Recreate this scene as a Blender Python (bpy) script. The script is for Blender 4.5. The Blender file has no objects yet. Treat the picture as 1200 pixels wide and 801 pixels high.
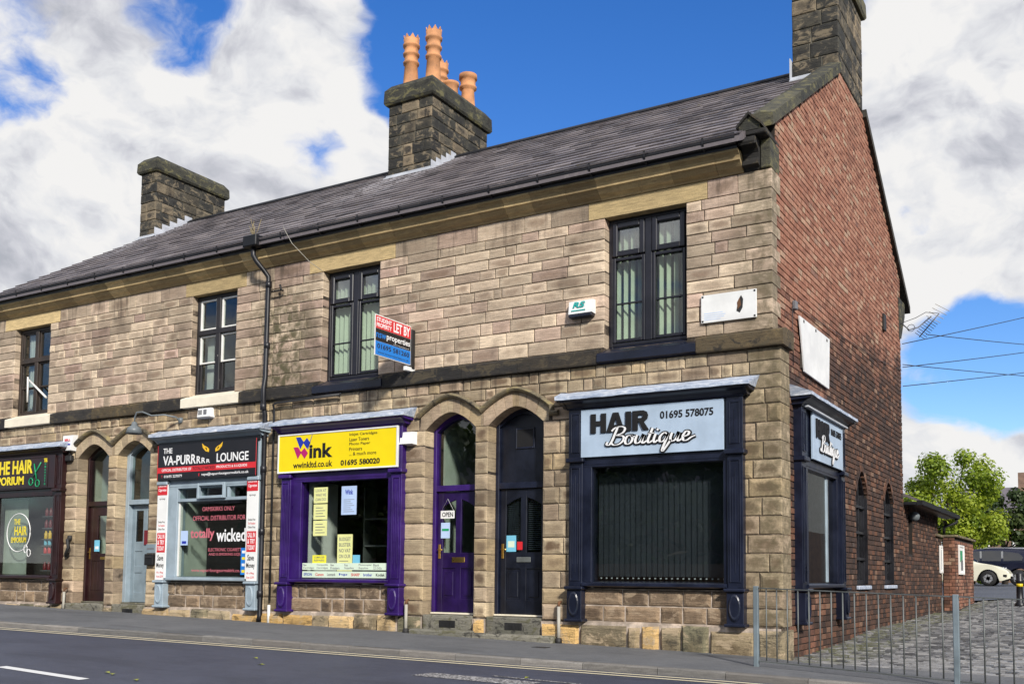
import bpy, bmesh, math, random
from mathutils import Vector, Matrix

SC = bpy.context.scene
COL = SC.collection
R = random.Random(11)

# ------------------------------------------------------------------ camera
CAMM = Matrix(((0.86422095, 0.02944416, 0.50225012, 3.92),
               (0.50303587, -0.06798816, -0.86158721, -13.5),
               (0.00877835, 0.99725155, -0.07356826, 0.987),
               (0, 0, 0, 1)))
cam = bpy.data.cameras.new("camera")
cam.sensor_width = 36.0
cam.lens = 36.0 * 1177.27 / 1200
cam.shift_x = -(622.14 - 600) / 1200
cam.shift_y = (587.39 - 400.5) / 1200
cam.clip_start = 0.1
cam.clip_end = 5000
camo = bpy.data.objects.new("camera", cam)
COL.objects.link(camo)
camo.matrix_world = CAMM
SC.camera = camo
EYE = Vector((3.92, -13.5, 0.987))

# ------------------------------------------------------------------ exposure
SC.view_settings.view_transform = 'Standard'
SC.view_settings.look = 'None'
SC.view_settings.exposure = 0.45
SC.view_settings.gamma = 1.0
SC.view_settings.use_curve_mapping = False

# ------------------------------------------------------------------ sun
SUN_DIR = Vector((0.66, -0.60, 0.52)).normalized()       # towards the sun
sun = bpy.data.lights.new("sun", 'SUN')
sun.energy = 3.6
sun.angle = math.radians(5)
sun.color = (1.0, 0.95, 0.87)
suno = bpy.data.objects.new("sun", sun)
COL.objects.link(suno)
suno.rotation_euler = SUN_DIR.to_track_quat('Z', 'Y').to_euler()
suno.location = (30, -20, 40)

# ------------------------------------------------------------------ node helper
class NT:
    def __init__(s, tree):
        s.t = tree
        tree.nodes.clear()
    def n(s, typ, **kw):
        nd = s.t.nodes.new(typ)
        ins = kw.pop('i', {})
        for k, v in kw.items():
            setattr(nd, k, v)
        for k, v in ins.items():
            s.set(nd, k, v)
        return nd
    def set(s, nd, k, v):
        sock = nd.inputs[k]
        if isinstance(v, bpy.types.NodeSocket):
            s.t.links.new(v, sock)
        elif hasattr(v, 'outputs'):
            s.t.links.new(v.outputs[0], sock)
        else:
            if sock.type == 'RGBA' and len(v) == 3:
                v = (*v, 1)
            sock.default_value = v
    def math(s, op, a, b=None, c=None, clamp=False):
        nd = s.n('ShaderNodeMath', operation=op, use_clamp=clamp)
        s.set(nd, 0, a)
        if b is not None: s.set(nd, 1, b)
        if c is not None: s.set(nd, 2, c)
        return nd.outputs[0]
    def mix(s, f, a, b, blend='MIX'):
        nd = s.n('ShaderNodeMix', data_type='RGBA', blend_type=blend)
        s.set(nd, 0, f)
        s.set(nd, 6, a if not isinstance(a, tuple) else (*a[:3], 1))
        s.set(nd, 7, b if not isinstance(b, tuple) else (*b[:3], 1))
        return nd.outputs[2]
    def mr(s, v, a, b, c=0.0, d=1.0, smooth=True):
        nd = s.n('ShaderNodeMapRange', interpolation_type='SMOOTHSTEP' if smooth else 'LINEAR')
        s.set(nd, 0, v)
        for k, x in zip((1, 2, 3, 4), (a, b, c, d)): nd.inputs[k].default_value = x
        return nd.outputs[0]
    def noise(s, vec, scale, detail=4, rough=0.55, dist=0.0):
        nd = s.n('ShaderNodeTexNoise', i={'Scale': scale, 'Detail': detail, 'Roughness': rough, 'Distortion': dist})
        if vec is not None: s.set(nd, 'Vector', vec)
        return nd.outputs[0]
    def scaled(s, vec, sc, loc=(0, 0, 0)):
        nd = s.n('ShaderNodeMapping', i={'Vector': vec, 'Scale': sc, 'Location': loc})
        return nd.outputs[0]
    def ramp(s, f, stops):
        nd = s.n('ShaderNodeValToRGB')
        cr = nd.color_ramp
        while len(cr.elements) < len(stops): cr.elements.new(0.5)
        for e, (p, c) in zip(cr.elements, stops):
            e.position = p; e.color = (*c, 1)
        s.set(nd, 0, f)
        return nd.outputs[0]

# ------------------------------------------------------------------ world: blue sky with broken cloud
W = bpy.data.worlds.new("World")
SC.world = W
W.use_nodes = True
w = NT(W.node_tree)
wo = w.n('ShaderNodeOutputWorld')
tc = w.n('ShaderNodeTexCoord')
dirv = tc.outputs['Generated']
sky = w.n('ShaderNodeTexSky', sky_type='NISHITA')
sky.sun_disc = False
sky.sun_elevation = math.asin(SUN_DIR.z)
sky.sun_rotation = math.atan2(SUN_DIR.x, SUN_DIR.y)
sky.air_density = 1.0
sky.dust_density = 0.3
sky.ozone_density = 2.5
pl = w.scaled(dirv, (1, 1, 1.5))
warp = w.n('ShaderNodeTexNoise', i={'Vector': pl, 'Scale': 5.0, 'Detail': 4.0, 'Roughness': 0.55})
wv = w.n('ShaderNodeVectorMath', operation='SUBTRACT', i={0: warp.outputs['Color'], 1: (0.5, 0.5, 0.5)})
wv = w.n('ShaderNodeVectorMath', operation='SCALE', i={0: wv, 'Scale': 0.16})
plw = w.n('ShaderNodeVectorMath', operation='ADD', i={0: pl, 1: wv}).outputs[0]
big = w.noise(w.scaled(plw, (1, 1, 1), (3.1, 7.7, 0.4)), 3.0, 3, 0.5, 0.0)
fine = w.noise(w.scaled(plw, (1, 1, 1), (1.3, 2.9, 4)), 8.0, 12, 0.58, 0.0)
cov = w.math('ADD', w.math('MULTIPLY', big, 0.55), w.math('MULTIPLY', fine, 0.62))
dirw = w.n('ShaderNodeVectorMath', operation='NORMALIZE', i={0: w.n('ShaderNodeVectorMath', operation='ADD', i={0: dirv, 1: w.n('ShaderNodeVectorMath', operation='SCALE', i={0: wv, 'Scale': 0.55})})}).outputs[0]
# openings of blue (-) and banks of cloud (+) by direction: (direction, cos outer, cos inner, weight)
GAPS = [(-0.3934, 0.7874, 0.4745, 0.1444, -0.34), (-0.2789, 0.8278, 0.4868, 0.1105, -0.30), (-0.5027, 0.7582, 0.4153, 0.0552, -0.28), (-0.4577, 0.7439, 0.4870, 0.0500, -0.22), (-0.6280, 0.6750, 0.3873, 0.0300, -0.23), (-0.6300, 0.6120, 0.4780, 0.0700, 0.18), (-0.6723, 0.5588, 0.4856, 0.0480, -0.29), (-0.7832, 0.4729, 0.4037, 0.0560, -0.27), (-0.1440, 0.9303, 0.3374, 0.0330, -0.24), (-0.1074, 0.9756, 0.1915, 0.0560, -0.44), (-0.1586, 0.9430, 0.2926, 0.0340, -0.10), (-0.5747, 0.6839, 0.4495, 0.0382, -0.12), (-0.6790, 0.6003, 0.4226, 0.2209, 0.16), (-0.7919, 0.5259, 0.3103, 0.1274, 0.16), (-0.6043, 0.7103, 0.3611, 0.0765, 0.12), (-0.1082, 0.9059, 0.4093, 0.1274, 0.20), (-0.1169, 0.9525, 0.2811, 0.0780, 0.26), (-0.1317, 0.9845, 0.1161, 0.0765, 0.24)]
for (dx, dy, dz, rad, wt) in GAPS:
    dot = w.n('ShaderNodeVectorMath', operation='DOT_PRODUCT', i={0: dirw, 1: (dx, dy, dz)}).outputs['Value']
    f = w.mr(dot, math.cos(rad * 1.75), 1.0, 0.0, wt * 1.05)
    cov = w.math('ADD', cov, f)
mask = w.mr(cov, 0.495, 0.635)
# cloud shade: lit tops and rims, grey bodies
sh1 = w.noise(w.scaled(plw, (1, 1, 1), (5.5, 1.2, 2)), 6.0, 10, 0.56, 0.0)
sh2 = w.noise(w.scaled(plw, (1, 1, 1), (5.508, 1.185, 2.035)), 6.0, 10, 0.56, 0.0)
soft = w.noise(w.scaled(pl, (1, 1, 1.2), (2.2, 9.1, 5)), 3.4, 4, 0.5, 0.0)
relief = w.math('MULTIPLY', w.math('SUBTRACT', sh1, sh2), 1.5)
tone = w.math('ADD', w.math('ADD', w.math('MULTIPLY', sh1, 0.35), w.math('MULTIPLY', soft, 0.75)), relief)
tone = w.math('ADD', tone, w.math('MULTIPLY', w.math('SUBTRACT', cov, 0.66), -0.30))
ccol = w.ramp(tone, [(0.24, (0.50, 0.52, 0.58)), (0.37, (0.67, 0.68, 0.74)), (0.50, (0.87, 0.88, 0.91)), (0.61, (1.0, 0.99, 0.98))])
skyc = w.n('ShaderNodeHueSaturation', i={'Hue': 0.515, 'Saturation': 1.35, 'Value': 1.0, 'Color': sky.outputs[0]})
bg1 = w.n('ShaderNodeBackground', i={0: skyc.outputs[0], 1: 0.125})
bg2 = w.n('ShaderNodeBackground', i={0: ccol, 1: 0.66})
mx = w.n('ShaderNodeMixShader', i={0: mask, 1: bg1.outputs[0], 2: bg2.outputs[0]})
w.set(wo, 0, mx.outputs[0])

# ------------------------------------------------------------------ materials
MATS = {}
def newmat(name):
    m = bpy.data.materials.new(name)
    m.use_nodes = True
    t = NT(m.node_tree)
    out = t.n('ShaderNodeOutputMaterial')
    b = t.n('ShaderNodeBsdfPrincipled')
    t.set(out, 0, b.outputs[0])
    MATS[name] = m
    return m, t, b, out

def bump(t, b, h, strength=0.3, dist=0.01):
    bn = t.n('ShaderNodeBump', i={'Height': h, 'Strength': strength, 'Distance': dist})
    t.set(b, 'Normal', bn.outputs[0])

def rnd(t):
    a = t.n('ShaderNodeAttribute', attribute_name='rnd')
    s = t.n('ShaderNodeSeparateColor', i={0: a.outputs['Color']})
    return s.outputs[0], s.outputs[1], s.outputs[2]

def pos(t): return t.n('ShaderNodeNewGeometry').outputs['Position']

def paint(name, col, rough=0.4, var=0.25, coat=0.0, bumpy=0.05, metal=0.0, wear=None):
    m, t, b, o = newmat(name)
    p = pos(t)
    n1 = t.noise(p, 3.0, 5, 0.6)
    n2 = t.noise(p, 45.0, 3, 0.5)
    dark = tuple(c * (1 - var) for c in col)
    lite = tuple(min(1, c * (1 + var)) for c in col)
    c = t.mix(t.mr(n1, 0.3, 0.7), dark, lite)
    if wear:
        wcol, lo, hi = wear
        wn = t.noise(t.scaled(p, (1, 1, 0.5)), 14.0, 6, 0.7)
        c = t.mix(t.mr(wn, lo, hi), c, wcol)
    t.set(b, 'Base Color', c)
    t.set(b, 'Roughness', t.mr(n1, 0.2, 0.8, rough * 0.8, min(1, rough * 1.25)))
    t.set(b, 'Metallic', metal)
    bump(t, b, n2, bumpy, 0.004)
    return m

def stone_mat(name, stops, centre, cstr=1.0, stain=True, mottle=None, bk=0.55, soot=0.8):
    m, t, b, o = newmat(name)
    r, g, bl = rnd(t)
    p = pos(t)
    uv = t.n('ShaderNodeUVMap', uv_map='UVMap').outputs[0]
    su = t.n('ShaderNodeSeparateXYZ', i={0: uv})
    u, v = su.outputs[0], su.outputs[1]
    uu = t.math('MULTIPLY', t.math('MULTIPLY', u, t.math('SUBTRACT', 1.0, u)), 4.0)
    vv = t.math('MULTIPLY', t.math('MULTIPLY', v, t.math('SUBTRACT', 1.0, v)), 4.0)
    prod = t.math('MULTIPLY', t.math('POWER', uu, 0.55), vv)
    nz = t.noise(p, 7.0, 6, 0.65, 0.4)
    nl = t.noise(t.scaled(p, (3, 3, 26)), 1.6, 5, 0.65)
    fine = t.noise(p, 60.0, 5, 0.65)
    cm = t.math('ADD', prod, t.math('MULTIPLY', t.math('SUBTRACT', nz, 0.5), 1.0))
    cm = t.math('ADD', cm, t.math('MULTIPLY', t.math('SUBTRACT', nl, 0.5), 0.8))
    cm = t.math('ADD', cm, t.math('MULTIPLY', t.math('SUBTRACT', t.noise(p, 2.6, 3, 0.6), 0.5), 1.1))
    cm = t.mr(cm, 0.40, 1.05)
    base = t.ramp(r, stops)
    val = t.math('ADD', t.math('MULTIPLY', g, 0.62), 0.66)
    base = t.mix(1.0, base, t.n('ShaderNodeCombineColor', i={0: val, 1: val, 2: val}).outputs[0], 'MULTIPLY')
    grain = t.mr(t.math('ADD', t.math('MULTIPLY', nl, 0.6), t.math('MULTIPLY', fine, 0.4)), 0.3, 0.7, 0.62, 1.28)
    base = t.mix(1.0, base, t.n('ShaderNodeCombineColor', i={0: grain, 1: grain, 2: grain}).outputs[0], 'MULTIPLY')
    cstrength = t.math('MULTIPLY', t.math('MULTIPLY', cm, bl), cstr, clamp=True)
    col = t.mix(cstrength, base, centre)
    if mottle:
        mn = t.noise(t.scaled(p, (1, 1, 1.6)), 3.4, 8, 0.72, 0.6)
        col = t.mix(t.mr(mn, 0.52, 0.60, 0.0, 0.85), col, mottle)
        col = t.mix(t.mr(mn, 0.46, 0.38, 0.0, soot), col, (0.014, 0.0135, 0.013))
    if stain:
        sp = t.n('ShaderNodeSeparateXYZ', i={0: p})
        big = t.noise(p, 1.1, 5, 0.6)
        sootm = t.mr(big, 0.48, 0.72, 0.0, 0.6)
        col = t.mix(sootm, col, (0.075, 0.052, 0.036))
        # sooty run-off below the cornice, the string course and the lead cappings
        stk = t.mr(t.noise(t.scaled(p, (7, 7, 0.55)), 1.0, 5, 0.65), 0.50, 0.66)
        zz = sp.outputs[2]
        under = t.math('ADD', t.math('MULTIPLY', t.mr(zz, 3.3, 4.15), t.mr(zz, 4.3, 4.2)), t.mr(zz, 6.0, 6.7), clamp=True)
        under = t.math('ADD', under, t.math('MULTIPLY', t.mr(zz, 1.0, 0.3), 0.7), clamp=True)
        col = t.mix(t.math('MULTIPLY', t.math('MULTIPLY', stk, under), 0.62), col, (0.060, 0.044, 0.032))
        # green algae where the down pipe has leaked, olive grime on the corner quoins
        dx = t.math('ABSOLUTE', t.math('ADD', sp.outputs[0], 9.35))
        leak = t.math('MULTIPLY', t.mr(dx, 1.25, 0.1), t.mr(nz, 0.35, 0.62))
        leak = t.math('MULTIPLY', leak, t.mr(sp.outputs[2], 6.6, 5.6))
        leak = t.math('MULTIPLY', leak, t.mr(sp.outputs[2], 4.0, 4.5, 0.35, 0.9))
        col = t.mix(leak, col, (0.07, 0.065, 0.028))
        cor = t.math('MULTIPLY', t.mr(sp.outputs[0], -1.0, -0.15), t.mr(nz, 0.3, 0.62, 0.15, 0.75))
        col = t.mix(cor, col, (0.10, 0.082, 0.042))
    t.set(b, 'Base Color', col)
    t.set(b, 'Roughness', 0.88)
    h = t.math('ADD', t.math('MULTIPLY', nl, 0.7), t.math('ADD', t.math('MULTIPLY', fine, 0.35), t.math('MULTIPLY', nz, 0.5)))
    bump(t, b, h, bk, 0.012 if bk < 0.7 else 0.03)
    return m

SAND = [(0.0, (0.42, 0.31, 0.215)), (0.25, (0.45, 0.35, 0.235)), (0.5, (0.53, 0.42, 0.27)), (0.75, (0.36, 0.28, 0.185)), (1.0, (0.48, 0.36, 0.205))]
stone_mat('sandstone_upper', [(0.0, (0.51, 0.37, 0.285)), (0.3, (0.57, 0.45, 0.325)), (0.6, (0.60, 0.48, 0.345)), (0.85, (0.43, 0.335, 0.245)), (1.0, (0.48, 0.34, 0.27))], (0.19, 0.122, 0.08), 0.70)
stone_mat('sandstone_lower', SAND, (0.13, 0.082, 0.048), 1.0)
stone_mat('sandstone_plinth', [(0.0, (0.58, 0.36, 0.12)), (0.35, (0.52, 0.37, 0.19)), (0.65, (0.30, 0.24, 0.15)), (1.0, (0.15, 0.14, 0.085))], (0.12, 0.085, 0.045), 1.0, stain=False, bk=0.95, mottle=(0.44, 0.34, 0.22), soot=0.6)
stone_mat('sandstone_riser', [(0.0, (0.30, 0.21, 0.13)), (1.0, (0.19, 0.14, 0.095))], (0.10, 0.065, 0.04), 0.9, stain=False, bk=0.8, mottle=(0.36, 0.27, 0.18), soot=0.4)
stone_mat('sandstone_golden', [(0.0, (0.62, 0.465, 0.235)), (0.5, (0.58, 0.43, 0.215)), (1.0, (0.50, 0.37, 0.19))], (0.17, 0.12, 0.06), 0.55, stain=False)
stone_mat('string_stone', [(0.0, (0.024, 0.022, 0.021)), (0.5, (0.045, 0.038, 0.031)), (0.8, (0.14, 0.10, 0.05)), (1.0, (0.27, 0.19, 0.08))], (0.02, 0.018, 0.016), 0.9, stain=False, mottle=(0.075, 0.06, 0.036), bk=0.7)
stone_mat('chimney_stone', [(0.0, (0.026, 0.025, 0.022)), (0.5, (0.048, 0.045, 0.035)), (0.8, (0.115, 0.095, 0.065)), (1.0, (0.24, 0.185, 0.12))], (0.015, 0.0145, 0.014), 1.0, stain=False, mottle=(0.20, 0.16, 0.105), bk=0.75)
stone_mat('cap_stone', [(0.0, (0.060, 0.060, 0.045)), (1.0, (0.115, 0.105, 0.065))], (0.028, 0.028, 0.022), 0.9, stain=False, mottle=(0.15, 0.135, 0.06), bk=0.75)
stone_mat('hood_stone', [(0.0, (0.13, 0.11, 0.08)), (1.0, (0.26, 0.21, 0.12))], (0.06, 0.05, 0.04), 0.8, stain=False, mottle=(0.30, 0.24, 0.11))
stone_mat('step_stone', [(0.0, (0.20, 0.19, 0.155)), (1.0, (0.30, 0.28, 0.22))], (0.10, 0.10, 0.075), 0.9, stain=False, mottle=(0.10, 0.095, 0.05), bk=0.8)
stone_mat('kerb_stone', [(0.0, (0.12, 0.118, 0.112)), (1.0, (0.21, 0.195, 0.175))], (0.20, 0.18, 0.16), 0.5, stain=False)

def mortar(name, col, hi=1.3):
    m, t, b, o = newmat(name)
    p = pos(t)
    n = t.mr(t.noise(p, 3.5, 6, 0.7), 0.42, 0.68)
    t.set(b, 'Base Color', t.mix(n, tuple(c * 0.6 for c in col), tuple(min(1, c * hi) for c in col)))
    t.set(b, 'Roughness', 0.95)
    bump(t, b, t.noise(p, 80, 3), 0.4, 0.004)
mortar('mortar', (0.055, 0.042, 0.030), 5.0)
mortar('mortar_pink', (0.52, 0.43, 0.35))
mortar('brick_mortar', (0.030, 0.024, 0.020))
mortar('mortar_dark', (0.06, 0.055, 0.045))
mortar('mortar_grey', (0.20, 0.18, 0.14))

def brick_mat(name='brick', shift=0.0):
    m, t, b, o = newmat(name)
    r, g, bl = rnd(t)
    p = pos(t)
    n = t.noise(p, 22.0, 6, 0.7)
    big = t.noise(t.scaled(p, (1, 0.9, 0.55), (2, 5, 1)), 0.85, 5, 0.6, 0.4)
    sp = t.n('ShaderNodeSeparateXYZ', i={0: p})
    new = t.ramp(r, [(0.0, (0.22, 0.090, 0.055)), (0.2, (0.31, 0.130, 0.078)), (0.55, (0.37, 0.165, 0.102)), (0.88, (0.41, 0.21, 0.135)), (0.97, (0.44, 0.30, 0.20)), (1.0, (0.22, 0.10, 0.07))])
    dark_ramp = t.ramp(r, [(0.0, (0.036, 0.021, 0.016)), (0.35, (0.062, 0.033, 0.022)), (0.7, (0.095, 0.047, 0.029)), (0.92, (0.165, 0.070, 0.036)), (1.0, (0.24, 0.15, 0.10))])
    # dark brown brick low down and to the rear, paler orange brick higher up
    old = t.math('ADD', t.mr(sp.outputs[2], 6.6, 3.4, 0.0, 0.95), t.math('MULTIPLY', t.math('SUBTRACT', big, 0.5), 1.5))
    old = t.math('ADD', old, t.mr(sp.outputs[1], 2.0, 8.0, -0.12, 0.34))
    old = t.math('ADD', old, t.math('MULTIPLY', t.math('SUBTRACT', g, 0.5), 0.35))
    base = t.mix(t.mr(t.math('ADD', old, shift), 0.15, 0.85), new, dark_ramp)
    grain = t.mr(n, 0.3, 0.75, 0.65, 1.2)
    col = t.mix(1.0, base, t.n('ShaderNodeCombineColor', i={0: grain, 1: grain, 2: grain}).outputs[0], 'MULTIPLY')
    bloom = t.math('MULTIPLY', t.mr(t.noise(p, 3.2, 6, 0.7), 0.55, 0.75, 0.0, 0.22), bl)
    col = t.mix(bloom, col, (0.42, 0.34, 0.29))
    t.set(b, 'Base Color', col)
    t.set(b, 'Roughness', 0.85)
    bump(t, b, n, 0.5, 0.006)
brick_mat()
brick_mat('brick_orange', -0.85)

def slate_mat():
    m, t, b, o = newmat('slate')
    r, g, bl = rnd(t)
    p = pos(t)
    n = t.noise(p, 9.0, 6, 0.7)
    base = t.ramp(r, [(0.0, (0.070, 0.062, 0.068)), (0.5, (0.130, 0.112, 0.118)), (1.0, (0.205, 0.178, 0.178))])
    col = t.mix(t.mr(n, 0.5, 0.75, 0, 0.5), base, (0.26, 0.235, 0.225))
    lich = t.math('MULTIPLY', t.mr(t.noise(p, 2.4, 7, 0.75), 0.62, 0.70), 0.6)
    col = t.mix(lich, col, (0.17, 0.15, 0.07))
    # chalky run-off below the lead aprons of the chimneys
    sp = t.n('ShaderNodeSeparateXYZ', i={0: p})
    for xc, hw in ((-9.6, 1.6), (-18.0, 1.3)):
        d = t.math('ABSOLUTE', t.math('SUBTRACT', sp.outputs[0], xc))
        run = t.math('MULTIPLY', t.mr(d, hw, hw * 0.25), t.mr(sp.outputs[1], 1.2, 4.1))
        run = t.math('MULTIPLY', run, t.mr(t.noise(t.scaled(p, (9, 1, 1)), 1.3, 5, 0.7), 0.4, 0.62))
        col = t.mix(t.math('MULTIPLY', run, 0.8), col, (0.50, 0.48, 0.50))
    t.set(b, 'Base Color', col)
    t.set(b, 'Roughness', t.mr(n, 0.3, 0.7, 0.42, 0.7))
    bump(t, b, n, 0.35, 0.006)
slate_mat()

def lead_mat():
    m, t, b, o = newmat('lead')
    p = pos(t)
    n = t.noise(t.scaled(p, (1, 3, 3)), 6.0, 7, 0.7, 0.4)
    n2 = t.noise(p, 2.2, 5, 0.6)
    c = t.ramp(n, [(0.3, (0.20, 0.25, 0.36)), (0.5, (0.40, 0.46, 0.56)), (0.66, (0.68, 0.71, 0.76))])
    c = t.mix(t.mr(n2, 0.6, 0.8, 0, 0.6), c, (0.14, 0.17, 0.24))
    t.set(b, 'Base Color', c)
    t.set(b, 'Roughness', 0.55)
    bump(t, b, n, 0.4, 0.01)
lead_mat()
paint('lead_white', (0.44, 0.46, 0.50), 0.6, 0.15)

paint('navy_paint', (0.008, 0.011, 0.025), 0.32, 0.35, wear=((0.09, 0.085, 0.09), 0.66, 0.86))
paint('navy_door', (0.006, 0.008, 0.016), 0.35, 0.35, wear=((0.09, 0.085, 0.09), 0.66, 0.86))
paint('purple_paint', (0.030, 0.008, 0.112), 0.33, 0.3, wear=((0.09, 0.085, 0.09), 0.66, 0.86))
paint('purple_door', (0.014, 0.003, 0.055), 0.35, 0.3, wear=((0.09, 0.085, 0.09), 0.66, 0.86))
paint('black_paint', (0.010, 0.010, 0.013), 0.4, 0.4)
paint('black_plastic', (0.011, 0.011, 0.017), 0.35, 0.3)
paint('gutter_black', (0.004, 0.0045, 0.007), 0.62, 0.5)
paint('flaky_black', (0.018, 0.016, 0.018), 0.55, 0.4, wear=((0.45, 0.42, 0.38), 0.66, 0.74))
paint('brown_paint', (0.028, 0.010, 0.008), 0.4, 0.4)
paint('brown_window', (0.034, 0.024, 0.018), 0.55, 0.4, wear=((0.35, 0.30, 0.25), 0.64, 0.74))
paint('maroon_paint', (0.020, 0.006, 0.007), 0.35, 0.4, wear=((0.09, 0.085, 0.09), 0.66, 0.86))
paint('greyblue_paint', (0.30, 0.37, 0.42), 0.45, 0.12)
paint('greyblue_dark', (0.20, 0.255, 0.29), 0.45, 0.15)
paint('cream_paint', (0.80, 0.73, 0.58), 0.6, 0.08, wear=((0.50, 0.42, 0.30), 0.66, 0.8))
paint('white_paint', (0.78, 0.77, 0.73), 0.5, 0.06)
paint('white_plastic', (0.80, 0.80, 0.78), 0.4, 0.05)
paint('dirty_white', (0.74, 0.74, 0.72), 0.55, 0.08, wear=((0.38, 0.30, 0.22), 0.70, 0.82))
paint('sign_silver', (0.40, 0.50, 0.62), 0.35, 0.08)
paint('sign_yellow', (0.86, 0.66, 0.0), 0.4, 0.03)
paint('sign_black', (0.010, 0.009, 0.011), 0.35, 0.2)
paint('sign_red', (0.62, 0.022, 0.03), 0.4, 0.06)
paint('dark_red', (0.16, 0.012, 0.02), 0.4, 0.06)
paint('sign_blue', (0.010, 0.19, 0.62), 0.4, 0.05)
paint('ink_blue', (0.012, 0.03, 0.36), 0.4, 0.05)
paint('ink_magenta', (0.45, 0.010, 0.14), 0.4, 0.05)
paint('ink_black', (0.004, 0.004, 0.005), 0.8, 0.1)
paint('ink_grey', (0.16, 0.16, 0.17), 0.5, 0.1)
paint('ink_white', (0.82, 0.82, 0.82), 0.4, 0.03)
paint('ink_pink', (0.62, 0.16, 0.20), 0.4, 0.05)
paint('ink_yellow', (0.85, 0.68, 0.02), 0.4, 0.05)
paint('ink_green', (0.01, 0.30, 0.12), 0.4, 0.05)
paint('ink_teal', (0.01, 0.36, 0.33), 0.4, 0.05)
paint('eye_yellow', (0.85, 0.50, 0.02), 0.4, 0.1)
paint('paper_yellow', (0.76, 0.77, 0.32), 0.6, 0.04)
paint('paper_bright', (0.85, 0.80, 0.05), 0.6, 0.04)
paint('paper_blue', (0.45, 0.58, 0.82), 0.6, 0.04)
paint('paper_cyan', (0.18, 0.52, 0.70), 0.6, 0.06)
paint('paper_green', (0.66, 0.78, 0.62), 0.6, 0.04)
paint('paper_white', (0.80, 0.80, 0.78), 0.6, 0.04)
paint('blind_pale', (0.54, 0.60, 0.46), 0.6, 0.1)
paint('blind_dark', (0.030, 0.034, 0.042), 0.6, 0.15)
paint('blind_grey', (0.045, 0.052, 0.07), 0.5, 0.15)
paint('net_curtain', (0.55, 0.55, 0.52), 0.8, 0.15)
paint('brass', (0.55, 0.36, 0.10), 0.3, 0.1, metal=1.0)
paint('galvanised', (0.19, 0.235, 0.26), 0.55, 0.15, metal=0.35, wear=((0.16, 0.13, 0.10), 0.68, 0.8))
paint('steel_grey', (0.13, 0.14, 0.135), 0.55, 0.25, metal=0.3)
paint('aerial_metal', (0.10, 0.10, 0.10), 0.4, 0.2, metal=0.6)
paint('rust', (0.12, 0.055, 0.025), 0.8, 0.4)
paint('iron', (0.015, 0.014, 0.014), 0.6, 0.4)
paint('terracotta', (0.50, 0.235, 0.105), 0.8, 0.28, wear=((0.16, 0.10, 0.065), 0.58, 0.78))
paint('lamp_grey', (0.14, 0.16, 0.17), 0.45, 0.15)
paint('cream_render', (0.52, 0.47, 0.38), 0.85, 0.1)
paint('room_dark', (0.045, 0.042, 0.040), 0.9, 0.2)
paint('room_grey', (0.12, 0.115, 0.105), 0.9, 0.2)
paint('room_pale', (0.42, 0.46, 0.40), 0.9, 0.1)
paint('leaf_yellow', (0.30, 0.32, 0.03), 0.6, 0.2)
paint('weed', (0.30, 0.24, 0.12), 0.8, 0.3)
paint('cable_black', (0.02, 0.02, 0.022), 0.5, 0.2)
paint('cable_pale', (0.35, 0.33, 0.28), 0.5, 0.2)
paint('car_cream', (0.72, 0.70, 0.56), 0.18, 0.02, bumpy=0)
paint('car_navy', (0.012, 0.014, 0.030), 0.15, 0.05, bumpy=0)
paint('tyre', (0.012, 0.012, 0.012), 0.8, 0.2)
paint('alloy', (0.50, 0.51, 0.53), 0.3, 0.05, metal=0.6)
paint('lamp_glass', (0.55, 0.57, 0.60), 0.1, 0.05)
paint('tail_red', (0.30, 0.01, 0.01), 0.2, 0.05)
paint('hazard_yellow', (0.75, 0.55, 0.02), 0.4, 0.05)
paint('far_brick', (0.19, 0.12, 0.085), 0.9, 0.25)
paint('far_roof', (0.13, 0.115, 0.13), 0.8, 0.2)
paint('bark', (0.07, 0.055, 0.04), 0.9, 0.4)

def glass_mat(name, tint, refl=1.0, rough=0.01):
    m = bpy.data.materials.new(name); m.use_nodes = True
    t = NT(m.node_tree); MATS[name] = m
    o = t.n('ShaderNodeOutputMaterial')
    geo = t.n('ShaderNodeNewGeometry')
    p = geo.outputs['Position']
    wob = t.noise(t.scaled(p, (1, 1, 1)), 1.6, 2, 0.5)
    bn = t.n('ShaderNodeBump', i={'Height': wob, 'Strength': 0.03, 'Distance': 0.02})
    dt = t.n('ShaderNodeVectorMath', operation='DOT_PRODUCT', i={0: geo.outputs['Normal'], 1: geo.outputs['Incoming']}).outputs['Value']
    g1 = t.math('SUBTRACT', 1.0, t.math('ABSOLUTE', dt), clamp=True)
    frv = t.math('ADD', 0.04, t.math('MULTIPLY', 0.96, t.math('POWER', g1, 5.0)))
    gl = t.n('ShaderNodeBsdfGlossy', i={'Color': (1, 1, 1, 1), 'Roughness': rough, 'Normal': bn.outputs[0]})
    tr = t.n('ShaderNodeBsdfTransparent', i={'Color': tint})
    f = t.math('MULTIPLY', frv, refl, clamp=True)
    mx = t.n('ShaderNodeMixShader', i={0: f, 1: tr.outputs[0], 2: gl.outputs[0]})
    t.set(o, 0, mx.outputs[0])
glass_mat('glass', (0.84, 0.88, 0.86), 1.3)
glass_mat('glass_sky', (0.84, 0.88, 0.86), 4.0)
glass_mat('glass_shop', (0.80, 0.84, 0.84), 1.9)
glass_mat('glass_dark', (0.45, 0.48, 0.50), 0.9)
glass_mat('glass_side', (0.5, 0.55, 0.55), 1.8)

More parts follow.
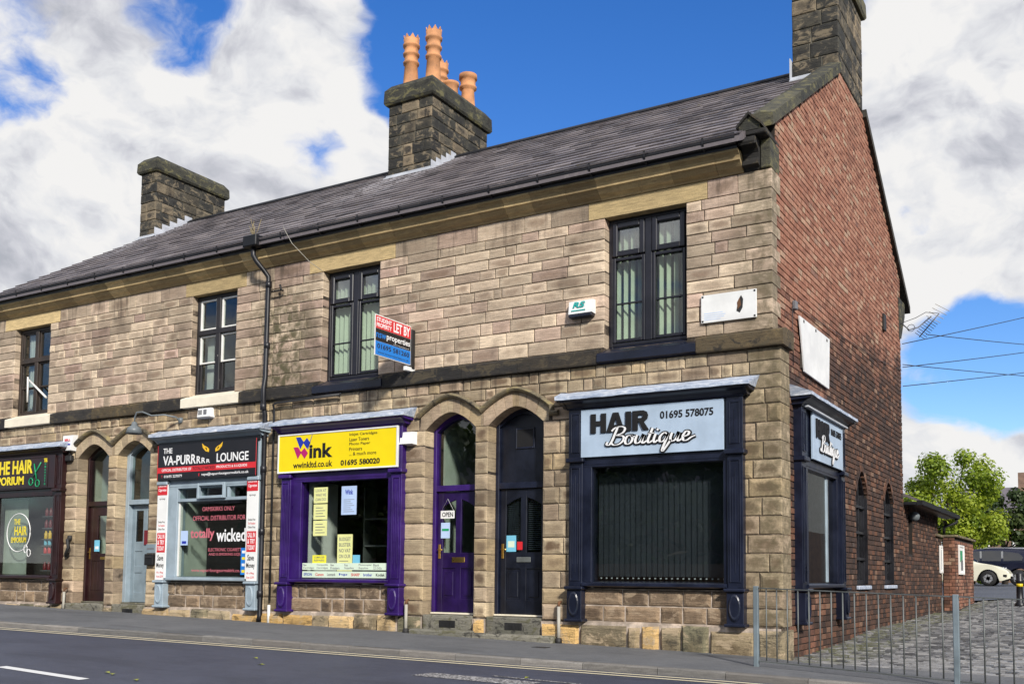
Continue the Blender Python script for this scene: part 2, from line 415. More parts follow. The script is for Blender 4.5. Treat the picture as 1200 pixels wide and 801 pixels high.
def asphalt(name, lo, hi, scale=1.0, rough=0.8):
    m, t, b, o = newmat(name)
    p = pos(t)
    n = t.noise(p, 140.0 * scale, 3, 0.7)
    big = t.noise(p, 0.6, 6, 0.6)
    mid = t.noise(p, 6.0, 6, 0.7)
    f = t.math('ADD', t.math('MULTIPLY', n, 0.45), t.math('ADD', t.math('MULTIPLY', big, 0.35), t.math('MULTIPLY', mid, 0.3)))
    c = t.mix(t.mr(f, 0.38, 0.72), lo, hi)
    chips = t.mr(t.noise(p, 260.0 * scale, 2, 0.5), 0.66, 0.72)
    c = t.mix(t.math('MULTIPLY', chips, 0.5), c, tuple(min(1, x * 3.2) for x in hi))
    patch = t.mr(t.noise(t.scaled(p, (0.35, 1.2, 1)), 0.9, 3, 0.5), 0.55, 0.62, 0, 0.35)
    c = t.mix(patch, c, tuple(x * 0.7 for x in lo))
    vor = t.n('ShaderNodeTexVoronoi', i={'Vector': p, 'Scale': 3.2})
    spot = t.math('MULTIPLY', t.mr(vor.outputs['Distance'], 0.085, 0.055), t.mr(t.n('ShaderNodeSeparateColor', i={0: vor.outputs['Color']}).outputs[0], 0.55, 0.6))
    c = t.mix(t.math('MULTIPLY', spot, 0.45), c, tuple(x * 0.45 for x in lo))
    stain = t.mr(t.noise(t.scaled(p, (0.5, 1.6, 1), (7, 3, 1)), 1.7, 6, 0.7), 0.5, 0.7, 0, 0.4)
    c = t.mix(stain, c, tuple(x * 0.75 for x in lo))
    t.set(b, 'Base Color', c)
    t.set(b, 'Roughness', rough)
    bump(t, b, t.math('ADD', n, mid), 0.5, 0.006)
asphalt('road_asphalt', (0.033, 0.038, 0.060), (0.072, 0.080, 0.115), 1.0, 0.6)
asphalt('pavement_asphalt', (0.088, 0.092, 0.098), (0.165, 0.168, 0.172))
asphalt('carpark_asphalt', (0.06, 0.066, 0.085), (0.11, 0.12, 0.145), 0.4)

def roadpaint(name, col, keep):
    m, t, b, o = newmat(name)
    p = pos(t)
    n = t.noise(p, 30.0, 6, 0.75)
    f = t.mr(n, keep - 0.06, keep + 0.06)
    t.set(b, 'Base Color', t.mix(f, col, (0.06, 0.058, 0.062)))
    t.set(b, 'Roughness', 0.7)
roadpaint('line_cream', (0.62, 0.55, 0.38), 0.66)
roadpaint('line_white', (0.72, 0.72, 0.70), 0.68)
roadpaint('line_worn', (0.60, 0.58, 0.56), 0.47)

def sett_mat():
    m, t, b, o = newmat('sett_stone')
    r, g, bl = rnd(t)
    p = pos(t)
    n = t.noise(p, 30, 5, 0.65)
    c = t.ramp(r, [(0, (0.05, 0.051, 0.055)), (0.5, (0.135, 0.136, 0.14)), (1, (0.29, 0.285, 0.28))])
    c = t.mix(t.mr(n, 0.4, 0.75, 0, 0.5), c, (0.09, 0.085, 0.08))
    sp = t.n('ShaderNodeSeparateXYZ', i={0: p})
    moss = t.math('MULTIPLY', t.mr(sp.outputs[0], 1.1, 0.5), t.mr(t.noise(p, 3.0, 5, 0.7), 0.42, 0.6, 0.0, 0.65))
    c = t.mix(moss, c, (0.11, 0.115, 0.045))
    t.set(b, 'Base Color', c)
    t.set(b, 'Roughness', t.mr(n, 0.3, 0.7, 0.25, 0.55))
    bump(t, b, n, 0.35, 0.006)
sett_mat()
mortar('sett_bed', (0.022, 0.021, 0.018))

def ground_mat():
    m, t, b, o = newmat('grass_ground')
    p = pos(t)
    n = t.noise(p, 0.4, 8, 0.7)
    t.set(b, 'Base Color', t.ramp(n, [(0.3, (0.05, 0.075, 0.02)), (0.6, (0.09, 0.11, 0.04)), (0.8, (0.13, 0.12, 0.07))]))
    t.set(b, 'Roughness', 0.95)
    bump(t, b, t.noise(p, 18, 5), 0.6, 0.03)
ground_mat()

def leaf_mat(name, stops):
    m, t, b, o = newmat(name)
    r, g, bl = rnd(t)
    c = t.ramp(r, stops)
    t.set(b, 'Base Color', c)
    t.set(b, 'Roughness', 0.55)
    tl = t.n('ShaderNodeBsdfTranslucent', i={'Color': t.mix(1.0, c, (1.0, 1.0, 0.55), 'MULTIPLY')})
    mx = t.n('ShaderNodeMixShader', i={0: 0.45, 1: b.outputs[0], 2: tl.outputs[0]})
    t.set(o, 0, mx.outputs[0])
leaf_mat('leaf_lime', [(0, (0.07, 0.12, 0.012)), (0.35, (0.23, 0.33, 0.025)), (1, (0.46, 0.52, 0.05))])
leaf_mat('leaf_dark', [(0, (0.025, 0.05, 0.012)), (0.5, (0.05, 0.085, 0.02)), (1, (0.10, 0.13, 0.03))])
# ------------------------------------------------------------------ mesh builder
class MB:
    """collects shapes in world coordinates; build() links them as ONE mesh object"""
    def __init__(s, T=None):
        s.v = []; s.f = []; s.c = []; s.uv = []; s.sm = []; s.T = T; s.ml = {}; s.cm = None
    def add(s, vs, fs, col=(0.5, 0.5, 0.5), uvs=None, smooth=False):
        k = len(s.v)
        if s.cm: s.ml.setdefault(s.cm, []).append((len(s.f), len(s.f) + len(fs)))
        s.v += [s.T(p) for p in vs] if s.T else [tuple(p) for p in vs]
        s.uv += uvs if uvs else [(0.5, 0.5)] * len(vs)
        for f in fs:
            s.f.append(tuple(i + k for i in f)); s.c.append(col); s.sm.append(smooth)
        return s
    def box(s, x0, x1, y0, y1, z0, z1, b=0.0, col=(0.5, 0.5, 0.5)):
        if x0 > x1: x0, x1 = x1, x0
        if y0 > y1: y0, y1 = y1, y0
        if z0 > z1: z0, z1 = z1, z0
        b = min(b, (x1 - x0) * .45, (y1 - y0) * .45, (z1 - z0) * .45)
        if b <= 0:
            vs = [(x0, y0, z0), (x1, y0, z0), (x1, y1, z0), (x0, y1, z0), (x0, y0, z1), (x1, y0, z1), (x1, y1, z1), (x0, y1, z1)]
            return s.add(vs, [(3, 2, 1, 0), (4, 5, 6, 7), (0, 1, 5, 4), (1, 2, 6, 5), (2, 3, 7, 6), (3, 0, 4, 7)], col)
        X = (x0, x1); Y = (y0, y1); Z = (z0, z1); vs = []; idx = {}
        for i in (0, 1):
            for j in (0, 1):
                for k in (0, 1):
                    sx, sy, sz = (1, -1)[i] * b, (1, -1)[j] * b, (1, -1)[k] * b
                    for a, p in enumerate(((X[i], Y[j] + sy, Z[k] + sz), (X[i] + sx, Y[j], Z[k] + sz), (X[i] + sx, Y[j] + sy, Z[k]))):
                        idx[i, j, k, a] = len(vs); vs.append(p)
        fs = []
        for i in (0, 1):
            fs.append([idx[i, j, k, 0] for j, k in ((0, 0), (0, 1), (1, 1), (1, 0))])
            fs.append([idx[j, i, k, 1] for j, k in ((0, 0), (0, 1), (1, 1), (1, 0))])
            fs.append([idx[j, k, i, 2] for j, k in ((0, 0), (0, 1), (1, 1), (1, 0))])
            for j in (0, 1):
                fs.append([idx[i, j, 0, 0], idx[i, j, 1, 0], idx[i, j, 1, 1], idx[i, j, 0, 1]])
                fs.append([idx[i, 0, j, 0], idx[i, 1, j, 0], idx[i, 1, j, 2], idx[i, 0, j, 2]])
                fs.append([idx[0, i, j, 1], idx[1, i, j, 1], idx[1, i, j, 2], idx[0, i, j, 2]])
                for k in (0, 1):
                    fs.append([idx[i, j, k, 0], idx[i, j, k, 1], idx[i, j, k, 2]])
        c = Vector(((x0 + x1) / 2, (y0 + y1) / 2, (z0 + z1) / 2))
        out = []
        for f in fs:
            a, d, e = (Vector(vs[q]) for q in f[:3])
            nrm = (d - a).cross(e - a)
            out.append(f if nrm.dot(sum((Vector(vs[q]) for q in f), Vector()) / len(f) - c) > 0 else f[::-1])
        return s.add(vs, out, col)
    def prism(s, pts, a0, a1, axis='y', col=(0.5, 0.5, 0.5), smooth=False):
        """polygon pts in the two other axes, extruded along axis"""
        n = len(pts)
        def mk(p, a):
            if axis == 'y': return (p[0], a, p[1])
            if axis == 'x': return (a, p[0], p[1])
            return (p[0], p[1], a)
        vs = [mk(p, a0) for p in pts] + [mk(p, a1) for p in pts]
        fs = [tuple(range(n)), tuple(range(2 * n - 1, n - 1, -1))]
        area = sum(pts[i][0] * pts[(i + 1) % n][1] - pts[(i + 1) % n][0] * pts[i][1] for i in range(n))
        sides = [(i, i + n, (i + 1) % n + n, (i + 1) % n) for i in range(n)]
        allf = fs + sides
        flip = (area > 0) == (a1 > a0)
        if axis == 'y': flip = not flip
        if flip: allf = [f[::-1] for f in allf]
        k = len(s.f)
        s.add(vs, allf, col)
        if smooth:
            for q in range(k + 2, len(s.f)): s.sm[q] = True
        return s
    def tube(s, path, r, seg=8, col=(0.5, 0.5, 0.5), cap=True):
        path = [Vector(p) for p in path]
        rs = r if isinstance(r, (list, tuple)) else [r] * len(path)
        vs = []; fs = []
        up = Vector((0, 0, 1))
        prev = None
        for i, p in enumerate(path):
            d = (path[min(i + 1, len(path) - 1)] - path[max(i - 1, 0)]).normalized()
            if prev is None:
                a = d.cross(up if abs(d.z) < 0.9 else Vector((1, 0, 0))).normalized()
            else:
                a = (prev - d * prev.dot(d)).normalized()
            prev = a
            bb = d.cross(a)
            for k in range(seg):
                t = 2 * math.pi * k / seg
                vs.append(p + (a * math.cos(t) + bb * math.sin(t)) * rs[i])
        for i in range(len(path) - 1):
            for k in range(seg):
                k2 = (k + 1) % seg
                fs.append((i * seg + k, i * seg + k2, (i + 1) * seg + k2, (i + 1) * seg + k))
        s.add(vs, fs, col, smooth=True)
        if cap:
            o = len(s.v) - len(vs)
            s.f.append(tuple(o + k for k in range(seg))[::-1]); s.c.append(col); s.sm.append(False)
            e = o + (len(path) - 1) * seg
            s.f.append(tuple(e + k for k in range(seg))); s.c.append(col); s.sm.append(False)
        return s
    def lathe(s, cx, cy, prof, seg=16, col=(0.5, 0.5, 0.5), square=0.0):
        vs = []; fs = []
        for (r, z) in prof:
            for k in range(seg):
                t = 2 * math.pi * k / seg
                vs.append((cx + r * math.cos(t), cy + r * math.sin(t), z))
        for i in range(len(prof) - 1):
            for k in range(seg):
                k2 = (k + 1) % seg
                fs.append((i * seg + k, i * seg + k2, (i + 1) * seg + k2, (i + 1) * seg + k))
        fs.append(tuple(range(seg))[::-1])
        fs.append(tuple((len(prof) - 1) * seg + k for k in range(seg)))
        return s.add(vs, fs, col, smooth=True)
    def disc(s, c, u, v, nrm, ru, rv, depth, seg=20, bev=0.3, col=(0.5, 0.5, 0.5)):
        """raised oval boss on a plane"""
        c, u, v, nrm = map(Vector, (c, u, v, nrm))
        vs = []; fs = []
        rings = ((1.0, 0.0), (1.0, 0.6), (1 - bev * 0.5, 1.0), (1 - bev, 0.8))
        for (q, h) in rings:
            for k in range(seg):
                t = 2 * math.pi * k / seg
                vs.append(c + u * (ru * q * math.cos(t)) + v * (rv * q * math.sin(t)) + nrm * (depth * h))
        for i in range(len(rings) - 1):
            for k in range(seg):
                k2 = (k + 1) % seg
                fs.append((i * seg + k, i * seg + k2, (i + 1) * seg + k2, (i + 1) * seg + k))
        fs.append(tuple((len(rings) - 1) * seg + k for k in range(seg)))
        if u.cross(v).dot(nrm) < 0: fs = [f[::-1] for f in fs]
        return s.add(vs, fs, col)
    def build(s, name, mat, parent=None, origin=None):
        me = bpy.data.meshes.new(name)
        root = parent
        org = Vector((0, 0, 0))
        if parent is not None:
            org = Vector(parent['_o']) if '_o' in parent else Vector((0, 0, 0))
        elif origin is not None:
            org = Vector(origin)
        me.from_pydata([(p[0] - org.x, p[1] - org.y, p[2] - org.z) for p in s.v], [], s.f)
        if s.ml:
            mi = [0] * len(s.f)
            for k, (nm, sp) in enumerate(s.ml.items()):
                me.materials.append(MATS[nm])
                for a, b in sp:
                    for q in range(a, b): mi[q] = k
            me.polygons.foreach_set('material_index', mi)
        else:
            me.materials.append(MATS[mat])
        ca = me.attributes.new('rnd', 'FLOAT_COLOR', 'CORNER')
        ul = me.uv_layers.new(name='UVMap')
        cols = []; uvs = []
        for f, c in zip(s.f, s.c):
            for i in f:
                cols += (c[0], c[1], c[2], 1.0); uvs += s.uv[i]
        ca.data.foreach_set('color', cols)
        ul.data.foreach_set('uv', uvs)
        me.polygons.foreach_set('use_smooth', s.sm)
        me.update()
        o = bpy.data.objects.new(name, me)
        COL.objects.link(o)
        if parent is not None:
            o.parent = parent
            o['_o'] = tuple(org)
        else:
            o.location = org
            o['_o'] = tuple(org)
        return o

def rc(): return (R.random(), R.random(), R.random())

def thing(name, label, cat, loc, group=None):
    o = bpy.data.objects.new(name, None)
    o.empty_display_size = 0.2
    COL.objects.link(o)
    o.location = loc
    o['_o'] = tuple(loc)
    o['label'] = label; o['category'] = cat
    if group: o['group'] = group
    return o
def tag(o, label, cat, group=None):
    o['label'] = label; o['category'] = cat
    if group: o['group'] = group
    return o
def struct(o, label=None):
    o['kind'] = 'structure'
    if label: o['label'] = label
    return o
def bx(name, mat, parent, x0, x1, y0, y1, z0, z1, b=0.0, origin=None):
    return MB().box(x0, x1, y0, y1, z0, z1, b).build(name, mat, parent, origin)
def clone(o, loc, parent=None):
    c = o.copy(); COL.objects.link(c); c.location = loc
    if parent is not None: c.parent = parent
    return c

VM = CAMM.inverted()
def px(p):
    q = VM @ Vector(p)
    d = -q.z
    if d < 0.05: return None
    f = 1177.27
    return (622.14 + f * q.x / d, 587.39 - f * q.y / d)
def px_area(pts):
    q = [px(p) for p in pts]
    if any(a is None for a in q): return 0
    cx = sum(a[0] for a in q) / len(q); cy = sum(a[1] for a in q) / len(q)
    if not (-15 < cx < 1215 and -15 < cy < 816): return 0
    return abs(sum(q[i][0] * q[(i + 1) % len(q)][1] - q[(i + 1) % len(q)][0] * q[i][1] for i in range(len(q)))) / 2

# ------------------------------------------------------------------ lettering (flat print and raised letters)
TEXTS = []
def text(s, mat, parent, P, U, V, u0, u1, v0, v1, depth=0.004, bold=0.0, shear=0.0, name='lettering'):
    """letters of s stretched into the box u0..u1, v0..v1 of the plane P + U u + V v"""
    TEXTS.append((s, mat, parent, Vector(P), Vector(U), Vector(V), u0, u1, v0, v1, depth, bold, shear, name))
def flush_texts():
    tmp = []
    for T in TEXTS:
        cu = bpy.data.curves.new('t', 'FONT')
        cu.body = T[0]; cu.size = 1.0; cu.offset = T[11]; cu.shear = T[12]; cu.resolution_u = 3
        o = bpy.data.objects.new('t', cu); COL.objects.link(o); tmp.append(o)
    bpy.context.view_layer.update()
    dg = bpy.context.evaluated_depsgraph_get()
    for T, o in zip(TEXTS, tmp):
        me = bpy.data.meshes.new_from_object(o.evaluated_get(dg))
        s, mat, parent, P, U, V, u0, u1, v0, v1, depth, bold, shear, name = T
        xs = [v.co.x for v in me.vertices]; ys = [v.co.y for v in me.vertices]
        if not xs: continue
        xa, xb, ya, yb = min(xs), max(xs), min(ys), max(ys)
        N = U.cross(V).normalized()
        m = MB()
        su = (u1 - u0) / max(1e-6, xb - xa); sv = (v1 - v0) / max(1e-6, yb - ya)
        front = []; 
        for v in me.vertices:
            front.append(P + U * (u0 + (v.co.x - xa) * su) + V * (v0 + (v.co.y - ya) * sv) + N * depth)
        fs = [tuple(p.vertices) for p in me.polygons]
        ok = []
        for f in fs:
            a, b2, c = (front[i] for i in f[:3])
            ok.append(f if (b2 - a).cross(c - a).dot(N) >= 0 else f[::-1])
        m.add(front, ok)
        # side walls so that the letters have their thickness
        cnt = {}
        for f in ok:
            for i in range(len(f)):
                e = (f[i], f[(i + 1) % len(f)])
                cnt[e] = cnt.get(e, 0) + 1
        k = len(m.v)
        m.v += [tuple(Vector(p) - N * depth) for p in front]; m.uv += [(0.5, 0.5)] * len(front)
        for (a, b2) in list(cnt):
            if (b2, a) not in cnt:
                m.f.append((a, a + k, b2 + k, b2)); m.c.append((0.5,) * 3); m.sm.append(False)
        m.build(name, mat, parent)
        bpy.data.meshes.remove(me)
    for o in tmp:
        cu = o.data
        bpy.data.objects.remove(o); bpy.data.curves.remove(cu)

def poly(mat, parent, P, U, V, pts, depth=0.004, name='print', lift=0.0):
    P, U, V = Vector(P), Vector(U), Vector(V); N = U.cross(V).normalized()
    n = len(pts)
    if sum(pts[i][0] * pts[(i + 1) % n][1] - pts[(i + 1) % n][0] * pts[i][1] for i in range(n)) < 0: pts = pts[::-1]
    fr = [P + U * a + V * b + N * (depth + lift) for a, b in pts]; bk = [p - N * depth for p in fr]
    m = MB().add(fr + bk, [tuple(range(n))] + [(i, i + n, (i + 1) % n + n, (i + 1) % n) for i in range(n)])
    return m.build(name, mat, parent)

def strokes(mat, parent, P, U, V, lines, wmax, depth=0.006, lift=0.0, grow=0.0, name='lettering', box=(0, 1, 0, 1), slant=0.0):
    """brush script: every line is a list of points; the pen is broad on down strokes and thin on up strokes"""
    P, U, V = Vector(P), Vector(U), Vector(V); N = U.cross(V).normalized()
    m = MB()
    u0, u1, v0, v1 = box
    for ln in lines:
        pts = []
        n = len(ln)
        for i in range(n - 1):
            p0, p1, p2, p3 = ln[max(0, i - 1)], ln[i], ln[i + 1], ln[min(n - 1, i + 2)]
            for k in range(6):
                t = k / 6
                q = [0.5 * ((2 * p1[a]) + (-p0[a] + p2[a]) * t + (2 * p0[a] - 5 * p1[a] + 4 * p2[a] - p3[a]) * t * t + (-p0[a] + 3 * p1[a] - 3 * p2[a] + p3[a]) * t ** 3) for a in (0, 1)]
                pts.append(q)
        pts.append(list(ln[-1][:2]))
        w = [((u0 + (p[0] + slant * p[1]) * (u1 - u0)), (v0 + p[1] * (v1 - v0))) for p in pts]
        L = []; Rr = []
        for i, p in enumerate(w):
            a = w[max(0, i - 1)]; b = w[min(len(w) - 1, i + 1)]
            dx, dy = b[0] - a[0], b[1] - a[1]
            l = math.hypot(dx, dy) or 1e-6
            dx, dy = dx / l, dy / l
            wd = wmax * (0.28 + 0.72 * abs(dy) ** 1.3) * 0.5 + grow
            L.append((p[0] - dy * wd, p[1] + dx * wd)); Rr.append((p[0] + dy * wd, p[1] - dx * wd))
        fr = [P + U * a + V * b + N * (depth + lift) for a, b in L + Rr]
        n2 = len(L)
        bk = [p - N * depth for p in fr]
        fs = [(i, i + n2, i + n2 + 1, i + 1) for i in range(n2 - 1)]
        o = 2 * n2
        fs += [(i, i + 1, i + 1 + o, i + o) for i in range(n2 - 1)] + [(i + n2, i + n2 + o, i + n2 + 1 + o, i + n2 + 1) for i in range(n2 - 1)]
        fs += [(0, o, n2 + o, n2), (n2 - 1, 2 * n2 - 1, 2 * n2 - 1 + o, n2 - 1 + o)]
        m.add(fr + bk, fs)
    return m.build(name, mat, parent)

# ------------------------------------------------------------------ masonry
def free_ranges(za, zb, spans):
    rs = [(za, zb)]
    for a, b in spans:
        out = []
        for (p, q) in rs:
            if b <= p or a >= q: out.append((p, q)); continue
            if a > p: out.append((p, a))
            if b < q: out.append((b, q))
        rs = out
    return tuple((p, q) for p, q in rs if q - p > 0.03)

def runs(za, zb, x0, x1, holes):
    hs = [h for h in holes if h[3] > za + 0.01 and h[2] < zb - 0.01 and h[1] > x0 and h[0] < x1]
    xs = sorted({x0, x1} | {max(x0, min(x1, h[i])) for h in hs for i in (0, 1)})
    out = []
    for a, b in zip(xs, xs[1:]):
        if b - a < 0.005: continue
        mid = (a + b) / 2
        for r in free_ranges(za, zb, [(h[2], h[3]) for h in hs if h[0] < mid < h[1]]):
            if out and abs(out[-1][1] - a) < 1e-6 and out[-1][2:] == r: out[-1] = (out[-1][0], b) + r
            else: out.append((a, b) + r)
    return out

def split_run(a, b, lo, hi):
    L = b - a
    if L <= hi: return [(a, b)]
    out = []; x = a
    while b - x > hi:
        l = R.uniform(lo * 0.5, lo) if R.random() < 0.22 else R.uniform(lo, hi)
        if b - x - l < lo * 0.7: l = (b - x) * R.uniform(0.42, 0.58)
        out.append((x, x + l)); x += l
    out.append((x, b))
    return out

def stone_block(m, x0, x1, z0, z1, y, depth, col, gap=0.0035, bev=0.007, pil=0.003, lower=None, rough=0.0, side=None):
    """one dressed stone facing -Y; lower(x) cuts its underside to an arch"""
    x0 += gap; x1 -= gap; z0 += gap; z1 -= gap
    if lower is None:
        bot = [(x0, z0), (x1, z0)]; top = [(x1, z1), (x0, z1)]
    else:
        N = 9
        xs = [x0 + (x1 - x0) * i / N for i in range(N + 1)]
        lo = [max(z0, lower(x) + gap) for x in xs]
        keep = [i for i in range(N + 1) if lo[i] < z1 - 0.012]
        if len(keep) < 2: return None
        # contiguous piece only (the longest)
        best = []; cur = [keep[0]]
        for i in keep[1:]:
            if i == cur[-1] + 1: cur.append(i)
            else:
                best = max(best, cur, key=len); cur = [i]
        best = max(best, cur, key=len)
        if len(best) < 2: return None
        bot = [(xs[i], lo[i]) for i in best]; top = [(xs[best[-1]], z1), (xs[best[0]], z1)]
    ring = bot + top
    n = len(ring)
    if rough:
        ring = [(a + R.uniform(-1, 1) * rough, b + R.uniform(-1, 1) * rough * 0.5) for a, b in ring]
    cx = sum(p[0] for p in ring) / n; cz = sum(p[1] for p in ring) / n
    W, H = max(1e-3, x1 - x0), max(1e-3, z1 - z0)
    def inset(p, d):
        return (p[0] + max(-1, min(1, (cx - p[0]) / (W * 0.5))) * d, p[1] + max(-1, min(1, (cz - p[1]) / (H * 0.5))) * d)
    r0 = [(p[0], y + depth, p[1]) for p in ring]
    r1 = [(p[0], y + bev, p[1]) for p in ring]
    q = [inset(p, bev) for p in ring]
    r2 = [(p[0], y, p[1]) for p in q]
    vs = r0 + r1 + r2
    q3 = [inset(p, min(0.05, H * 0.3)) for p in ring]
    r3 = [(p[0], y - pil - (R.uniform(0, rough) if rough else 0), p[1]) for p in q3]
    vs += r3
    uv = [((p[0] - x0) / W, (p[2] - z0) / H) for p in vs]
    fs = []
    for k in range(3):
        for i in range(n):
            j = (i + 1) % n
            fs.append((k * n + i, k * n + j, (k + 1) * n + j, (k + 1) * n + i))
    fs.append(tuple(3 * n + i for i in range(n)))
    m.add(vs, fs, col, uv)
    return m

# ------------------------------------------------------------------ levels of the ground
def lerp_tab(tab, x):
    if x <= tab[0][0]: return tab[0][1]
    for (a, b), (c, d) in zip(tab, tab[1:]):
        if x <= c: return b + (d - b) * (x - a) / (c - a)
    return tab[-1][1]
def zbase(x): return -0.08 - 0.0195 * max(-45, min(12, x))
def zpave(x, y): return zbase(x) + 0.015 * min(0, y)
def kerb_y(x): return -2.20 + 0.070 * max(-60, min(0, x))
def zroad(x, y):
    k = kerb_y(x)
    d = k - y
    return zpave(x, k) - 0.080 + 0.018 * min(d, 3.6) - 0.018 * max(0, d - 3.6)
ALLEY = [(-0.4, -0.125), (1.3, -0.15), (4, -0.08), (6, 0.03), (10, 0.075), (14.4, 0.15), (18, 0.30), (22, 0.42), (28, 0.60), (34, 0.72), (60, 0.8), (200, 0.9)]
def zlane(x, y):
    return lerp_tab(ALLEY, y) + 0.085 * min(1, max(0, y) / 12) * max(0, min(4, x) - 0.3) * (1 if y < 20 else max(0, 1 - (y - 20) / 10))
# ================================================================== SETTING: ground
def grid(name, mat, xs, ys, zf, kind='structure'):
    m = MB()
    vs = [(x, y, zf(x, y)) for y in ys for x in xs]
    n = len(xs)
    m.add(vs, [(j * n + i, j * n + i + 1, (j + 1) * n + i + 1, (j + 1) * n + i) for j in range(len(ys) - 1) for i in range(n - 1)], smooth=True)
    o = m.build(name, mat)
    o['kind'] = kind
    return o
def fr(a, b, st):
    n = max(1, int(round((b - a) / st)))
    return [a + (b - a) * i / n for i in range(n + 1)]
def zground(x, y):
    lo = zbase(x) - 0.5 + 0.05 * 0
    if y < 0.5: return lo
    hi = lerp_tab(ALLEY, y) - 0.12
    t = min(1, (y - 0.5) / 1.5)
    return lo * (1 - t) + hi * t if y < 2 else hi
far = [-2500, -1200, -500, -200, -120, -80]
grid('ground', 'grass_ground', far + fr(-60, 60, 6) + [80, 120, 200, 500, 1200, 2500],
     far + [-60, -40, -30, -20] + fr(-15, 0.5, 3) + [1, 1.5, 2, 4, 6, 10, 15, 20, 28, 34, 45, 60, 80, 120, 200, 500, 1200, 2500], zground)

def strip(name, mat, x0, x1, fa, fb, zf, st=1.0, lift=0.0, rows=4):
    m = MB(); xs = fr(x0, x1, st); n = len(xs)
    vs = []
    for j in range(rows + 1):
        for x in xs:
            y = fa(x) + (fb(x) - fa(x)) * j / rows
            vs.append((x, y, zf(x, y) + lift))
    m.add(vs, [(j * n + i, j * n + i + 1, (j + 1) * n + i + 1, (j + 1) * n + i) for j in range(rows) for i in range(n - 1)], smooth=True)
    o = m.build(name, mat); o['kind'] = 'structure'
    return o
strip('road', 'road_asphalt', -70, 50, lambda x: -11.2, lambda x: kerb_y(x) + 0.02, zroad, 1.0, 0, 8)
strip('pavement', 'pavement_asphalt', -70, 50, lambda x: kerb_y(x) + 0.125, lambda x: 0.03 if x < 0.2 else -0.42, zpave, 0.8)
strip('pavement', 'pavement_asphalt', -70, 50, lambda x: -14.6, lambda x: -11.2, lambda x, y: zroad(x, -11.2) + 0.1, 2.0)
zf2 = lambda x, y: zroad(x, y)
for a in (0.16, 0.42):
    strip('yellow_line', 'line_cream', -60, 1.5, lambda x: kerb_y(x) - a - 0.11, lambda x: kerb_y(x) - a, zf2, 0.5, 0.005, 1)
for k in range(-5, 4):
    x0 = -6.35 + k * 6.0
    if k in (-2, -1, 0, 1):
        strip('lane_dash', 'line_white', x0, x0 + 1.55, lambda x: -7.02 - 0.08 * (x - x0) - 0.06, lambda x: -7.02 - 0.08 * (x - x0) + 0.06, zf2, 0.5, 0.005, 1)
strip('worn_marking', 'line_worn', -2.75, -1.35, lambda x: -4.62, lambda x: -4.2, zf2, 0.3, 0.005, 1)
strip('worn_marking', 'line_worn', -2.1, -0.6, lambda x: -4.05 - 0.05 * x - 0.07, lambda x: -4.05 - 0.05 * x, zf2, 0.3, 0.006, 1)

# kerb stones
kerb = thing('kerb', 'row of weathered stone kerbs edging the pavement', 'kerb', (0, -2.9, -0.13))
del kerb['category']; kerb['kind'] = 'structure'
x = -22.0
while x < 7.0:
    L = R.uniform(0.82, 0.98)
    x2 = x + L
    y0a, y0b = kerb_y(x), kerb_y(x2)
    j = R.uniform(-0.006, 0.006)
    za, zb = zpave(x, y0a) + 0.004 + j, zpave(x2, y0b) + 0.004 + j
    g = 0.004; c = 0.018
    m = MB()
    vs = []
    for xx, yy, zz in ((x + g, y0a, za), (x2 - g, y0b, zb)):
        vs += [(xx, yy, zz - 0.3), (xx, yy, zz - c), (xx, yy + c, zz), (xx, yy + 0.125, zz), (xx, yy + 0.125, zz - 0.3)]
    fs = [(i, i + 1, i + 6, i + 5)[::-1] for i in range(4)] + [(0, 1, 2, 3, 4), (9, 8, 7, 6, 5)]
    m.add(vs, fs, rc())
    m.build('kerbstone', 'kerb_stone', kerb)
    x = x2
for (xa, xb) in ((-60, -22), (x, 40)):
    ya, yb = kerb_y(xa), kerb_y(xb)
    m = MB(); vs = []
    for xx, yy in ((xa, ya), (xb, yb)):
        zz = zpave(xx, yy)
        vs += [(xx, yy, zz - 0.3), (xx, yy, zz), (xx, yy + 0.125, zz), (xx, yy + 0.125, zz - 0.3)]
    m.add(vs, [(0, 4, 5, 1), (1, 5, 6, 2), (2, 6, 7, 3), (0, 1, 2, 3), (7, 6, 5, 4)], rc())
    m.build('kerbstone', 'kerb_stone', kerb)

# cobbled lane
lane = grid('cobbled_lane', 'sett_bed', fr(-0.14, 7.2, 0.4), fr(-0.44, 19.6, 0.5), lambda x, y: zlane(x, y) - 0.034)
lane['label'] = 'lane of worn grey stone setts beside the brick gable, mossy along the wall'
lane['_o'] = (0, 0, 0)
SETT = []
for k in range(10):
    m = MB()
    hx, hy = 0.078 + R.uniform(-.012, .008), 0.041 + R.uniform(-.006, .005)
    top = [( -hx * .8, -hy * .72, 0), (hx * .8, -hy * .72, 0), (hx * .8, hy * .72, 0), (-hx * .8, hy * .72, 0)]
    midr = [(-hx, -hy, -.014), (hx, -hy, -.014), (hx, hy, -.014), (-hx, hy, -.014)]
    bot = [(p[0], p[1], -.06) for p in midr]
    top = [(p[0] + R.uniform(-.008, .008), p[1] + R.uniform(-.005, .005), p[2] + R.uniform(-.006, .004)) for p in top]
    vs = bot + midr + top
    fs = [(j * 4 + i, j * 4 + (i + 1) % 4, (j + 1) * 4 + (i + 1) % 4, (j + 1) * 4 + i) for j in (0, 1) for i in range(4)] + [(8, 9, 10, 11)]
    SETT.append((vs, fs, rc()))
sl = []
y = -0.38; row = 0
